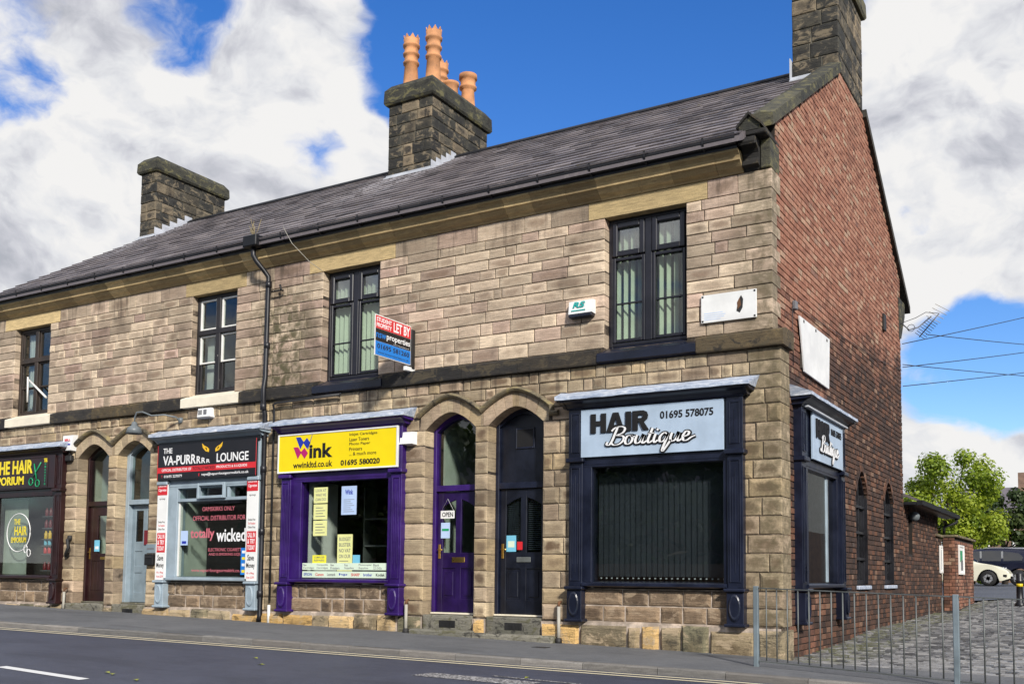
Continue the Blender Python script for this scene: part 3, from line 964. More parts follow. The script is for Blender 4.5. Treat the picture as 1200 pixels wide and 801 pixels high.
while y < 19.4:
    x = -0.08 + (0.095 if row % 2 else 0) + R.uniform(-.02, .02)
    while x < 7.0:
        z = zlane(x, y) + R.uniform(-.010, .012)
        if not (x < 0.35 and y > 14.0) or x > 0.35:
            a = px_area([(x - .09, y - .055, z), (x + .09, y - .055, z), (x + .09, y + .055, z), (x - .09, y + .055, z)])
            sl.append((a, x, y, z, R.randrange(10), R.uniform(-.07, .07)))
        x += 0.187 + R.uniform(0, .012)
    y += 0.119; row += 1
sl.sort(key=lambda q: -q[0])
sett_me = []
for vs, fs, col in SETT:
    o = MB().add(vs, fs, col).build('sett', 'sett_stone'); sett_me.append(o.data); bpy.data.objects.remove(o)
for (a, x, y, z, k, rot) in sl[:300]:
    o = bpy.data.objects.new('sett', sett_me[k]); COL.objects.link(o); o.parent = lane
    o.location = (x, y, z); o.rotation_euler = (0, 0, rot)
m = MB()
for (a, x, y, z, k, rot) in sl[300:]:
    vs, fs, col = SETT[k]; c, s_ = math.cos(rot), math.sin(rot)
    m.add([(x + p[0] * c - p[1] * s_, y + p[0] * s_ + p[1] * c, z + p[2]) for p in vs], fs, rc())
o = m.build('sett', 'sett_stone', lane); o['kind'] = 'stuff'
grid('car_park', 'carpark_asphalt', fr(-30, 30, 3), fr(19.55, 64, 3), lambda x, y: zlane(x, y) + 0.0)

# ================================================================== THE TERRACE
YU = 0.05            # face of the upper wall; the lower wall is at 0
SPR, RISE = 3.39, 0.27
def arch_in(x, xc, hw):
    t = max(0.0, 1 - abs(x - xc) / hw); return SPR + RISE * (1 - (1 - t) ** 1.75)
def arch_out(x, xc, hw):
    t = 1 - abs(x - xc) / (hw + 0.12)
    return 3.60 + 0.30 * (1 - (1 - max(0, t)) ** 1.6) if t >= 0 else -9
DOORS = {'A': [(-6.0, -5.01), (-4.755, -3.745)], 'B': [(-15.1, -14.11), (-13.83, -12.83)]}
SHOPS = {'A': [(-3.23, -0.49), (-9.13, -6.38)], 'B': [(-12.375, -9.66), (-18.17, -15.45)]}
WINS = {'A': [(-2.71, -1.39), (-8.38, -7.08)], 'B': [(-11.79, -10.57), (-17.58, -16.32)]}
WZ0, WZ1 = 4.47, 6.46
SILLS = {'A': [(-2.77, -1.2), (-8.46, -6.89)], 'B': [(-11.88, -10.32), (-17.62, -16.02)]}
LINT = {'A': [(-2.99, -1.06), (-8.72, -6.75)], 'B': [(-12.0, -10.33), (-17.99, -16.0)]}
SPAN = {'A': (-9.6, 0.01), 'B': (-18.3, -9.6)}

houseA = thing('terraced_house', 'end terrace house of pale sandstone with red brick gable wall and tall clay chimney pots', 'house', (-4.8, 0, -0.1), 'terraced houses with shops below')
houseB = thing('terraced_house', 'sandstone terraced house with cream window sills and plain dark chimney at the far end', 'house', (-14.0, 0, 0.15), 'terraced houses with shops below')
HOUSE = {'A': houseA, 'B': houseB}

UP = [4.44]
for d in (0.225, 0.215, 0.205, 0.185, 0.185, 0.17, 0.175, 0.16, 0.175, 0.165, 0.16): UP.append(UP[-1] + d)
UP[-1] = 6.46
LOW = [0.80] + [0.80 + (SPR - 0.80) * i / 10 for i in range(1, 11)] + [3.60, 3.80, 3.99, 4.18]

def hood_cut(h):
    ds = [((a + b) / 2, (b - a) / 2) for a, b in DOORS[h]]
    x0, x1 = DOORS[h][0][0] - 0.12, DOORS[h][1][1] + 0.12
    def f(x):
        if x < x0 or x > x1: return -9
        return max(3.60, max(arch_out(x, c, w_) for c, w_ in ds)) + 0.075
    return f, x0, x1

for h in 'AB':
    H = HOUSE[h]
    X0, X1 = SPAN[h]
    XU = X1 if h == 'B' else -0.11
    holes = []
    for a, b in SHOPS[h]: holes.append((a + 0.16, b - 0.16, 0.82, 3.62))
    for a, b in DOORS[h]: holes.append((a, b, -0.6, SPR))
    hcut, hx0, hx1 = hood_cut(h)
    archh = [(hx0 + 0.03, hx1 - 0.03, SPR, 3.585)]
    wholes = [(a, b, WZ0 - 0.05, WZ1) for a, b in WINS[h]]
    # backing of mortar
    fw = MB()
    for (ca, cb) in ((-0.6, SPR), (SPR, 4.19)):
        hh = [(a - 0.008, b + 0.008, c - 0.008, d + 0.008) for a, b, c, d in holes]
        if ca == SPR: hh = hh + [(a - 0.02, b + 0.02, SPR - 0.02, 3.70) for a, b in DOORS[h]]
        for (a, b, c, d) in runs(ca, cb, X0 + 0.003, X1 - 0.012, hh):
            fw.box(a, b, 0.012, 0.29, c, d)
    for (a, b, c, d) in runs(4.19, 7.1, X0 + 0.003, XU - 0.012, [(a - 0.008, b + 0.008, c - 0.008, d + 0.008) for a, b, c, d in wholes]):
        fw.box(a, b, YU + 0.012, 0.29, c, d)
    wall = fw.build('front_wall', 'mortar', H)
    wall['label'] = 'coursed sandstone front wall'
    for a, b in SHOPS[h]:
        bx('riser_mortar', 'mortar_pink', H, a + .2, b - .2, .002, .05, .30, .81)
    fwb = MB()
    for (a, b, c, d) in runs(-0.4, 0.30, X0 + .01, X1 - .03, [(p - .008, q + .008, -1, 1) for p, q in DOORS[h]]): fwb.box(a, b, -.026, .0, c, d)
    fwb.build('plinth_mortar', 'mortar_pink', H)
    # stones
    ST = []
    def put(mat, x0, x1, z0, z1, y, depth, **kw):
        a = px_area([(x0, y, z0), (x1, y, z0), (x1, y, z1), (x0, y, z1)])
        ST.append((a, mat, (x0, x1, z0, z1, y, depth), kw))
    prevj = []
    for za, zb in zip(LOW, LOW[1:]):
        hs = holes + (archh if za >= SPR - 0.01 else [])
        for (a, b, c, d) in runs(za, zb, X0, X1, hs):
            for (p, q) in split_run(a, b, 0.26, 0.62):
                kw = {}
                if za >= SPR - 0.01 and q > hx0 and p < hx1: kw['lower'] = hcut
                dep = 0.42 if abs(q - 0.01) < 1e-6 else 0.3
                put('sandstone_lower', p, q, c, d, R.uniform(-.006, .004), dep, rough=0.003, pil=R.choice((0.003, 0.006, 0.012)), bev=0.012, gap=0.0055, **kw)
    for za, zb in ((0.32, 0.56), (0.56, 0.80)):
        for (a, b, c, d) in runs(za, zb, X0, X1, holes):
            inshop = [s for s in SHOPS[h] if s[0] - 0.02 < (a + b) / 2 < s[1] + 0.02 or (a < s[0] and b > s[1])]
            cuts = sorted({a, b} | {q for s in SHOPS[h] for q in (s[0] + 0.2, s[1] - 0.2) if a < q < b})
            for ca, cb in zip(cuts, cuts[1:]):
                ins = any(s[0] < (ca + cb) / 2 < s[1] and cb - ca > 0.6 for s in SHOPS[h])
                for (p, q) in split_run(ca, cb, 0.32, 0.72):
                    dep = 0.42 if abs(q - 0.01) < 1e-6 else 0.3
                    put('sandstone_riser' if ins else 'sandstone_lower', p, q, c, d, R.uniform(-.008, .004) - (0.010 if ins else 0), dep, rough=0.006 if ins else 0.004, pil=0.010, bev=0.014, gap=0.008 if ins else 0.004)
    for (a, b, c, d) in runs(-0.5, 0.32, X0, X1, holes):
        for (p, q) in split_run(a, b, 0.3, 0.8):
            dep = 0.47 if abs(q - 0.01) < 1e-6 else 0.34
            if q == X1 and h == 'A': q += 0.035
            put('sandstone_plinth', p, q, c, d + R.uniform(-.06, .0), -0.045 + R.uniform(-.02, .01), dep, rough=0.022, pil=0.030, bev=0.028, gap=0.016)
    for za, zb in zip(UP, UP[1:]):
        for (a, b, c, d) in runs(za, zb, X0, XU, wholes):
            for (p, q) in split_run(a, b, 0.30, 0.74):
                dep = 0.3
                if abs(q - XU) < 1e-6 and h == 'A': dep = 0.40 if UP.index(za) % 2 else 0.25
                put('sandstone_upper', p, q, c, d, YU + R.uniform(-.005, .003), dep, rough=0.004, pil=0.002, bev=0.007, gap=0.006)
    for (a, b, c, d) in runs(6.46, 6.735, X0, XU, [(l0, l1, 6.4, 6.8) for l0, l1 in LINT[h]]):
        for (p, q) in split_run(a, b, 0.5, 0.95):
            put('sandstone_upper', p, q, c, d, YU + R.uniform(-.002, .002), 0.42 if abs(q + 0.11) < 1e-6 else 0.3, rough=0.001, pil=0.001, bev=0.005, gap=0.003)
    ST.sort(key=lambda q: -q[0])
    rest = MB()
    for i, (a, mat, args, kw) in enumerate(ST):
        col = rc()
        if mat == 'sandstone_plinth' : col = (R.random() ** 1.0, R.random(), R.random())
        m = rest if i >= 300 else MB()
        if i >= 300: m.cm = mat
        r_ = stone_block(m, *args, col, **kw)
        if i < 300 and r_ is not None: m.build('stone', mat, wall)
    if rest.f:
        o = rest.build('stone', 'sandstone_upper', wall); o['kind'] = 'stuff'
    print('stones', h, len(ST))

    # lintels, string course, cornice
    for (a, b) in LINT[h]:
        m = MB(); stone_block(m, a, b, 6.46, 6.735, YU - 0.002, 0.17, (R.uniform(0, .4), R.random(), 0.15), gap=0.003, bev=0.004, pil=0.001)
        m.build('lintel', 'sandstone_golden', H)
        bx('lintel_soffit', 'room_grey', H, a + 0.3, b - 0.3, YU + 0.16, 0.3, 6.462, 6.72)
    gaps = [(a, b, 0, 9) for a, b in SILLS[h]]
    xr = 0.07 if h == 'A' else X1
    for (a, b, c, d) in runs(4.18, 4.44, X0, xr, gaps):
        for (p, q) in split_run(a, b, 0.7, 1.7):
            m = MB()
            end = h == 'A' and abs(q - xr) < 1e-6
            yb_ = 0.45 if end else 0.28
            j = R.uniform(-.006, .006)
            prof = [(yb_, 4.183), (-0.075 + j, 4.183), (-0.082 + j, 4.20), (-0.080 + j, 4.385), (-0.07 + j, 4.40), (YU - .01, 4.437), (yb_, 4.437)]
            u = R.random()
            colr = (u * 0.62 if R.random() < 0.7 else u, R.random(), R.random())
            m.prism(prof, p + 0.003, q - 0.003, 'x', colr)
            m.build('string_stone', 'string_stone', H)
    x = X0
    xe = -0.51 if h == 'A' else X1
    while x < xe - 0.05:
        x2 = min(xe, x + R.uniform(0.48, 0.72))
        if xe - x2 < 0.25: x2 = xe
        j = R.uniform(-.005, .005)
        prof = [(YU + .03, 6.738), (YU - 0.02, 6.738), (YU - 0.035, 6.76), (-0.055 + j, 6.80), (-0.12 + j, 6.865), (-0.145 + j, 6.868), (-0.148 + j, 6.893), (-0.137 + j, 6.90), (-0.15 + j, 6.935), (-0.195 + j, 6.972), (-0.215 + j, 6.975), (-0.217 + j, 7.005), (0.25, 7.005), (0.25, 6.80)]
        MB().prism(prof, x + 0.002, x2 - 0.002, 'x', (R.random(), R.random(), R.random())).build('cornice_stone', 'sandstone_golden', H)
        x = x2
    # arches over the doors
    for (a, b) in DOORS[h]:
        xc, hw = (a + b) / 2, (b - a) / 2
        arch = MB()
        N = 7
        # inner line sampled evenly along the curve
        P_in = [xc - hw + 2 * hw * i / 28 for i in range(29)]
        bounds = [0, 4, 9, 12.6, 15.4, 19, 24, 28]
        ar = None
        for k in range(N):
            s0, s1 = bounds[k] / 28, bounds[k + 1] / 28
            inn = [(xc - hw + 2 * hw * t, arch_in(xc - hw + 2 * hw * t, xc, hw)) for t in [s0 + (s1 - s0) * i / 4 for i in range(5)]]
            W2 = hw + 0.105
            sk = lambda t: 0.5 + (t - 0.5) * (1 + 0.0 * t)
            out = [(xc - W2 + 2 * W2 * t, max(SPR, arch_out(xc - W2 + 2 * W2 * t, xc, hw) + 0.01)) for t in [s0 + (s1 - s0) * i / 4 for i in range(5)]]
            if k == 0: inn = [(xc - hw, SPR - 0.0)] + inn; out = [(xc - W2, SPR)] + out
            if k == N - 1: inn = inn + [(xc + hw, SPR)]; out = out + [(xc + W2, SPR)]
            cx_ = sum(p[0] for p in inn + out) / (len(inn) * 2); cz_ = sum(p[1] for p in inn + out) / (len(inn) * 2)
            ringp = inn + out[::-1]
            shr = lambda p, d: (p[0] + (cx_ - p[0]) * d, p[1] + (cz_ - p[1]) * d)
            m = MB()
            y0 = 0.004 + R.uniform(-.003, .003)
            n = len(ringp)
            r1 = [(shr(p, .015)[0], 0.30, shr(p, .015)[1]) for p in ringp]; r2 = [(shr(p, .015)[0], y0 + .008, shr(p, .015)[1]) for p in ringp]; r3 = [(shr(p, .06)[0], y0, shr(p, .06)[1]) for p in ringp]
            fs = [(i, (i + 1) % n, (i + 1) % n + n, i + n) for i in range(n)] + [(i + n, (i + 1) % n + n, (i + 1) % n + 2 * n, i + 2 * n) for i in range(n)] + [tuple(range(2 * n, 3 * n))]
            uv = [((p[0] - xc + W2) / (2 * W2), 0.5 + 0.2 * math.sin(p[0] * 9)) for p in r1 + r2 + r3]
            m.add(r1 + r2 + r3, fs, (R.random(), R.uniform(.3, .9), R.uniform(0, .35)), uv)
            if ar is None: ar = bx('arch', 'mortar', H, xc - W2 + .01, xc + W2 - .01, 0.06, 0.29, 3.72, 3.85)
            m.build('voussoir', 'sandstone_lower', ar)
    # cheek stones filling the valley between the two arches
    va, vb = DOORS[h][0][1], DOORS[h][1][0]
    m = MB(); m.prism([(va + 0.105, SPR + .003), (vb - 0.105, SPR + .003), (vb - 0.105, 3.60), ((va + vb) / 2, 3.59), (va + 0.105, 3.60)], 0.006, 0.29, 'y', (0.4, 0.5, 0.5))
    m.build('cheek_stone', 'sandstone_lower', H)
    # hood mould
    path = []
    ds = [((a + b) / 2, (b - a) / 2) for a, b in DOORS[h]]
    xa, xb = DOORS[h][0][0] - 0.12, DOORS[h][1][1] + 0.12
    mid = (ds[0][0] + ds[1][0]) / 2
    for i in range(17):
        x = xa + (mid - xa) * i / 16; path.append((x, max(3.60, arch_out(x, *ds[0]))))
    for i in range(1, 17):
        x = mid + (xb - mid) * i / 16; path.append((x, max(3.60, arch_out(x, *ds[1]))))
    path += [(xb + 0.002, 3.47), (xb + 0.17, 3.465)]
    prof = [(-0.005, 0.02), (-0.005, -0.028), (0.012, -0.062), (0.04, -0.085), (0.066, -0.075), (0.078, -0.03), (0.082, 0.02)]
    vs = []; np_ = len(prof)
    for i, p in enumerate(path):
        a = path[max(0, i - 1)]; b = path[min(len(path) - 1, i + 1)]
        def nrm(p, q):
            dx, dz = q[0] - p[0], q[1] - p[1]; l = math.hypot(dx, dz) or 1; return (-dz / l, dx / l)
        n1 = nrm(a, p) if i else nrm(p, b); n2 = nrm(p, b) if i < len(path) - 1 else n1
        nx, nz = n1[0] + n2[0], n1[1] + n2[1]; l = math.hypot(nx, nz) or 1; nx, nz = nx / l, nz / l
        k = min(1.8, 1 / max(0.45, nx * n1[0] + nz * n1[1]))
        vs += [(p[0] + nx * q[0] * k, q[1], p[1] + nz * q[0] * k) for q in prof]
    fs = [(i * np_ + j, i * np_ + j + 1, (i + 1) * np_ + j + 1, (i + 1) * np_ + j) for i in range(len(path) - 1) for j in range(np_ - 1)]
    fs += [tuple(range(np_))[::-1], tuple((len(path) - 1) * np_ + j for j in range(np_))]
    MB().add(vs, fs, (0.6, 0.5, 0.3)).build('hood_mould', 'hood_stone', H)

# ------------------------------------------------------------------ roofs
EY, EZ, RY, RZ = -0.33, 7.2, 5.2, 10.70
SL = (RZ - EZ) / (RY - EY)
SLOPE_LEN = math.hypot(RZ - EZ, RY - EY)
ux = (RY - EY) / SLOPE_LEN; uz = (RZ - EZ) / SLOPE_LEN
for h in 'AB':
    H = HOUSE[h]
    X0, X1 = (-9.6, -0.40) if h == 'A' else (-18.45, -9.6)
    roof = MB()
    e = 0.05
    roof.prism([(EY, EZ - e), (RY, RZ - e), (2 * RY - EY, EZ - e), (2 * RY - EY, EZ - e - .1), (RY, RZ - e - .12), (EY, EZ - e - .1)], X0 + .01, X1 - .003, 'x')
    rf = roof.build('roof', 'slate', H)
    rf['label'] = 'slate roof'
    sl = []
    rows = 19; ex = SLOPE_LEN / rows
    for r in range(rows):
        d0 = r * ex
        x = X0 - (0.21 if r % 2 else 0)
        wbase = 0.46 - 0.12 * r / rows
        while x < X1 - 0.02:
            wd = wbase * R.uniform(0.93, 1.06)
            xa, xb = max(X0, x), min(X1, x + wd)
            if h == 'B' and xa == X0: xa -= R.uniform(0, .03)
            if xb - xa > 0.05:
                t0 = d0 - 0.012 + R.uniform(-.008, .008); t1 = d0 + ex + 0.06
                lift0 = 0.024 + R.uniform(-.003, .008); lift1 = 0.001
                q = []
                for t, lf in ((t0, lift0), (t1, lift1)):
                    yy = EY + ux * t - uz * lf; zz = EZ - e + uz * t + ux * lf
                    q.append((yy, zz))
                sl.append((px_area([(xa, *q[0]), (xb, *q[0]), (xb, *q[1]), (xa, *q[1])]), xa + .002, xb - .002, q, t0))
            x += wd
    sl.sort(key=lambda s_: -s_[0])
    rest = MB()
    for i, (a, xa, xb, q, t0) in enumerate(sl):
        m = rest if i >= 300 else MB()
        th = 0.020
        (ya, za), (yb, zb) = q
        vs = [(xa, ya, za), (xb, ya, za + R.uniform(-.004, .004)), (xb, yb, zb), (xa, yb, zb), (xa, ya + uz * th, za - ux * th), (xb, ya + uz * th, za - ux * th)]
        m.add(vs, [(0, 1, 2, 3), (4, 5, 1, 0), (0, 3, 4), (1, 5, 2)], rc())
        if i < 300: m.build('slate', 'slate', rf)
    o = rest.build('slate', 'slate', rf); o['kind'] = 'stuff'
    # ridge tiles
    x = X0
    xe = -0.95 if h == 'A' else X1
    while x < xe - 0.05:
        x2 = min(xe, x + 0.46)
        prof = [(RY - 0.17, RZ - 0.12), (RY - 0.16, RZ - 0.085), (RY - 0.05, RZ - 0.005), (RY, RZ + 0.02), (RY + 0.05, RZ - 0.005), (RY + 0.16, RZ - 0.085), (RY + 0.17, RZ - 0.12)]
        MB().prism(prof, x + .002, x2 - .002, 'x', rc()).build('ridge_tile', 'gutter_black', rf)
        x = x2
    # gutter and fascia
    gx0, gx1 = X0, (-0.52 if h == 'A' else X1)
    g = MB(); g.prism([(-0.16, 7.007), (-0.225, 7.007), (-0.232, 7.05), (-0.225, 7.12), (-0.16, 7.12)], gx0 + .002, gx1, 'x'); g.build('fascia_board', 'black_plastic', H)
    g = MB(); g.prism([(-0.235, 7.055), (-0.275, 7.05), (-0.315, 7.075), (-0.338, 7.12), (-0.342, 7.185), (-0.330, 7.185), (-0.322, 7.13), (-0.24, 7.13), (-0.235, 7.18), (-0.228, 7.18)], gx0 + .002, gx1, 'x'); g.build('gutter', 'gutter_black', H)
    for k in range(int((gx1 - gx0) / 0.9)):
        xx = gx0 + 0.5 + k * 0.9
        g = MB(); g.prism([(-0.23, 7.035), (-0.275, 7.03), (-0.325, 7.06), (-0.350, 7.11), (-0.354, 7.19), (-0.346, 7.19), (-0.342, 7.12), (-0.315, 7.072), (-0.275, 7.046), (-0.23, 7.05)], xx, xx + 0.03, 'x'); g.build('gutter_bracket', 'gutter_black', H)
    # plain rear and floor slab
    bx('rear_wall', 'far_brick', H, SPAN[h][0] + .02, -0.14 if h == 'A' else X1 - .02, 9.62, 9.8, -0.4, 7.1)
bx('party_wall', 'far_brick', houseB, -18.28, -18.1, 0.3, 9.6, -0.3, 7.05)
MB().prism([(0.3, 7.05), (RY, RZ - .25), (9.7, 7.4), (9.7, 7.05)], -18.28, -18.1, 'x').build('end_gable', 'far_brick', houseB)
bx('party_wall', 'far_brick', houseB, -9.75, -9.62, 0.31, 9.6, -0.3, 7.05)

# ------------------------------------------------------------------ brick gable of the end house
GX = -0.12
def gable_top(y): return EZ + 0.02 + SL * (y - EY) if y < RY else EZ + 0.02 + SL * (2 * RY - EY - y)
ARW = [(5.11, 6.05), (7.62, 8.6)]
def arw_head(y, a, b):
    c, hw = (a + b) / 2, (b - a) / 2
    t = max(0, 1 - abs(y - c) / hw); return 2.55 + 0.42 * (1 - (1 - t) ** 1.7)
SIDE = (1.05, 3.75)
def in_hole(y, z):
    if SIDE[0] + 0.16 < y < SIDE[1] - 0.16 and 0.82 < z < 3.62: return True
    for a, b in ARW:
        if a < y < b and 0.86 < z < arw_head(y, a, b): return True
    return False
gm = MB()
# the backing is built in strips so that the openings stay open
ys = sorted({0.30, 4.17, 6.25, RY, 9.8, SIDE[0] + 0.16, SIDE[1] - 0.16} | {q for a, b in ARW for q in (a, (a + b) / 2, b)})
for a, b in zip(ys, ys[1:]):
    mid = (a + b) / 2
    spans = []
    if SIDE[0] + 0.16 < mid < SIDE[1] - 0.16: spans.append((0.82, 3.62))
    for p, q in ARW:
        if p < mid < q: spans.append((0.86, 3.0))
    top = lambda y: min(10.05, gable_top(y) - 0.02)
    zz = -0.5
    for (p, q) in spans:
        gm.prism([(a, zz), (b, zz), (b, p), (a, p)], GX - 0.016, GX - 0.28, 'x')
        zz = q
    gm.prism([(a, zz), (b, zz), (b, top(b)), (a, top(a))], GX - 0.016, GX - 0.28, 'x')
gable = gm.build('gable_wall', 'brick_mortar', houseA)
gable['label'] = 'tall red brick gable wall'
def brick_geo(m, y0, y1, z0, z1, X, col, gap=0.0075, bev=0.003):
    y0 += gap; y1 -= gap; z0 += gap; z1 -= gap
    j = R.uniform(-.004, .003); X = X + j
    tl = R.uniform(-.003, .003)
    vs = [(X - .05, y0, z0), (X - .05, y1, z0), (X - .05, y1, z1), (X - .05, y0, z1),
          (X - bev, y0, z0), (X - bev, y1, z0), (X - bev, y1, z1), (X - bev, y0, z1),
          (X + tl, y0 + bev, z0 + bev), (X - tl, y1 - bev, z0 + bev), (X - tl, y1 - bev, z1 - bev), (X + tl, y0 + bev, z1 - bev)]
    fs = [(j * 4 + i, j * 4 + (i + 1) % 4, (j + 1) * 4 + (i + 1) % 4, (j + 1) * 4 + i) for j in (0, 1) for i in range(4)] + [(8, 9, 10, 11)]
    m.add(vs, fs, col)
def brickwork(ya, yb, za, top, X, hole, course=0.0945):
    out = []
    z = za; k = 0
    while z < 11:
        hdr = k % 4 == 3
        L = 0.119 if hdr else 0.238
        y = ya - (0.0 if hdr else (0.119 if k % 2 else 0.06))
        while y < yb:
            a, b = max(ya, y), min(yb, y + L)
            if b - a > 0.03 and z + course < top(a) and z + course < top(b):
                zc = z + course / 2
                ins = [hole(a + 0.01, zc), hole((a + b) / 2, zc), hole(b - 0.01, zc)]
                if any(ins) and not all(ins):
                    # cut the brick at the reveal
                    if ins[0]:
                        t = a
                        while hole(t, zc) and t < b: t += 0.008
                        a = t
                    elif ins[2]:
                        t = b
                        while hole(t, zc) and t > a: t -= 0.008
                        b = t
                    ins = [False]
                if not all(ins) and b - a > 0.02:
                    out.append((a, b, z, z + course))
            y += L
        z += course; k += 1
    return out
bl = brickwork(0.30, 9.8, -0.45, lambda y: min(10.07, gable_top(y) - 0.01), GX, in_hole)
bl = [b for b in bl if b[2] > 4.2 or b[0] > 0.40 or b[1] > 0.5]
BL = []
for (a, b, c, d) in bl:
    BL.append((px_area([(GX, a, c), (GX, b, c), (GX, b, d), (GX, a, d)]), a, b, c, d))
BL.sort(key=lambda q: -q[0])
rest = MB()
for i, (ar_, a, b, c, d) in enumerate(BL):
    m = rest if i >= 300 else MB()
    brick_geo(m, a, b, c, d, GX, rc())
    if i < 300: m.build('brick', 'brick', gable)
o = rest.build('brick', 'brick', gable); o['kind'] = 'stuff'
print('bricks', len(BL))

# coping, kneeler
def slope_pt(y): return gable_top(y)
cop = [(0.02, 1.5), (1.5, 2.9), (2.9, 4.21)]
for a, b in cop:
    m = MB()
    za, zb = slope_pt(a), slope_pt(b)
    vs = []
    for y, z in ((a + .003, za), (b - .003, zb)):
        vs += [(-0.46, y, z - 0.10), (-0.46, y, z + 0.08), (-0.27, y, z + 0.13), (-0.07, y, z + 0.08), (-0.07, y, z - 0.10)]
    m.add(vs, [(i, (i + 1) % 5, (i + 1) % 5 + 5, i + 5) for i in range(5)] + [(4, 3, 2, 1, 0), (5, 6, 7, 8, 9)], rc())
    m.build('coping_stone', 'cap_stone', houseA)
for a, b in ((6.2, 7.6), (7.6, 9.0), (9.0, 10.72)):
    m = MB(); vs = []
    for y in (a + .003, b - .003):
        z = slope_pt(y)
        vs += [(-0.46, y, z - 0.10), (-0.46, y, z + 0.05), (-0.05, y, z + 0.05), (-0.05, y, z - 0.10)]
    m.add(vs, [(i, (i + 1) % 4, (i + 1) % 4 + 4, i + 4) for i in range(4)] + [(3, 2, 1, 0), (4, 5, 6, 7)], rc())
    m.build('coping_stone', 'mortar_dark', houseA)
# pale stone corbel under the rear eave
MB().prism([(9.6, 6.3), (9.82, 6.35), (10.3, 6.95), (10.3, 7.25), (9.6, 7.25)], -0.30, -0.105, 'x', rc()).build('corbel', 'cap_stone', houseA)
# kneeler: scrolled corbel carrying a little gabled block
kn = MB().prism([(0.45, 6.745), (0.045, 6.745), (0.03, 6.78), (-0.06, 6.80), (-0.055, 6.85), (-0.02, 6.90), (-0.03, 6.97), (-0.09, 7.03), (-0.17, 7.05), (-0.23, 7.02), (-0.25, 7.06), (-0.24, 7.12), (-0.20, 7.14), (0.45, 7.16)], -0.50, -0.27, 'x', (0.1, 0.2, 0.9)).build('kneeler', 'string_stone', houseA)
bx('kneeler_block', 'cap_stone', houseA, -0.262, -0.115, 0.02, 0.45, 6.745, 7.16, .01)
MB().box(-0.51, -0.115, -0.20, 0.45, 7.162, 7.23, 0.012, (0.1, 0.2, 0.9)).build('moulding', 'string_stone', kn)
MB().prism([(-0.50, 7.233), (-0.20, 7.233), (-0.20, 7.30), (-0.35, 7.44), (-0.50, 7.30)], -0.20, 0.30, 'y', (0.1, 0.5, 0.9)).build('gablet', 'cap_stone', kn)
MB().prism([(-0.53, 7.27), (-0.35, 7.448), (-0.165, 7.27), (-0.165, 7.31), (-0.35, 7.49), (-0.53, 7.31)], -0.24, 0.32, 'y', (0.1, 0.2, 0.9)).build('gablet_roof', 'string_stone', kn)
bx('flashing', 'lead_white', houseA, -0.62, -0.46, 0.0, 0.35, 7.335, 7.345)

# ------------------------------------------------------------------ chimneys
def chimney(H, x0, x1, y0, y1, ztop, capz, name_label, courses=0.265, slen=(0.34, 0.6), east=True):
    zb0 = 10.065 if x1 > -1 else RZ - SL * abs(RY - y0) - 0.35
    core = MB().box(x0 + .02, x1 - .02, y0 + .02, y1 - .02, zb0, ztop - 0.002)
    ch = core.build('chimney', 'mortar_grey', H)
    ch['label'] = name_label
    z = zb0
    while z < ztop - 0.05:
        z2 = min(ztop, z + courses * R.uniform(0.9, 1.08))
        if ztop - z2 < 0.12: z2 = ztop
        for (p, q) in split_run(x0, x1, slen[0] * .8, slen[1] * .85):
            m = MB(); stone_block(m, p, q, z, z2, y0 + R.uniform(-.004, .004), 0.14, rc(), gap=0.007, bev=0.010, pil=0.004, rough=0.004)
            m.build('stone', 'chimney_stone', ch)
        for (p, q) in split_run(y0 + 0.012, y1, slen[0], slen[1]):
            if x1 > -1:
                if z < 10.0: continue
            elif z2 < RZ - SL * min(abs(RY - p), abs(RY - q)) - 0.15: continue
            m = MB(lambda v: (x1 - v[1], v[0], v[2])); stone_block(m, p, q, z, z2, R.uniform(-.004, .004), 0.14, rc(), gap=0.007, bev=0.010, pil=0.004, rough=0.004)
            m.build('stone', 'chimney_stone', ch)
        z = z2
    c = MB(); o = 0.085
    a0, a1, b0, b1 = x0 - o, x1 + o, y0 - o, y1 + o
    vs = [(a0 + .03, b0 + .03, ztop), (a1 - .03, b0 + .03, ztop), (a1 - .03, b1 - .03, ztop), (a0 + .03, b1 - .03, ztop),
          (a0, b0, ztop + .05), (a1, b0, ztop + .05), (a1, b1, ztop + .05), (a0, b1, ztop + .05),
          (a0 + .01, b0 + .01, capz - .14), (a1 - .01, b0 + .01, capz - .14), (a1 - .01, b1 - .01, capz - .14), (a0 + .01, b1 - .01, capz - .14),
          (a0 + .12, b0 + .12, capz), (a1 - .12, b0 + .12, capz), (a1 - .12, b1 - .12, capz), (a0 + .12, b1 - .12, capz)]
    fs = [(j * 4 + i, j * 4 + (i + 1) % 4, (j + 1) * 4 + (i + 1) % 4, (j + 1) * 4 + i) for j in range(3) for i in range(4)] + [(12, 13, 14, 15), (3, 2, 1, 0)]
    c.add(vs, fs, rc()); c.build('cap', 'cap_stone', ch)
    return ch
def roof_z(y): return RZ - SL * abs(RY - y) - 0.03
chM = chimney(houseA, -10.26, -9.03, 4.17, 6.45, 11.72, 12.20, 'broad dark stone chimney stack with clay pots')
chR = chimney(houseA, -0.95, -0.115, 4.2, 6.17, 11.95, 12.4, 'tall dark stone chimney stack rising from the brick gable', courses=0.30, slen=(0.4, 0.7))
chL = chimney(houseB, -18.55, -17.93, 4.0, 6.38, 11.68, 12.10, 'plain dark stone chimney stack with mossy cap')
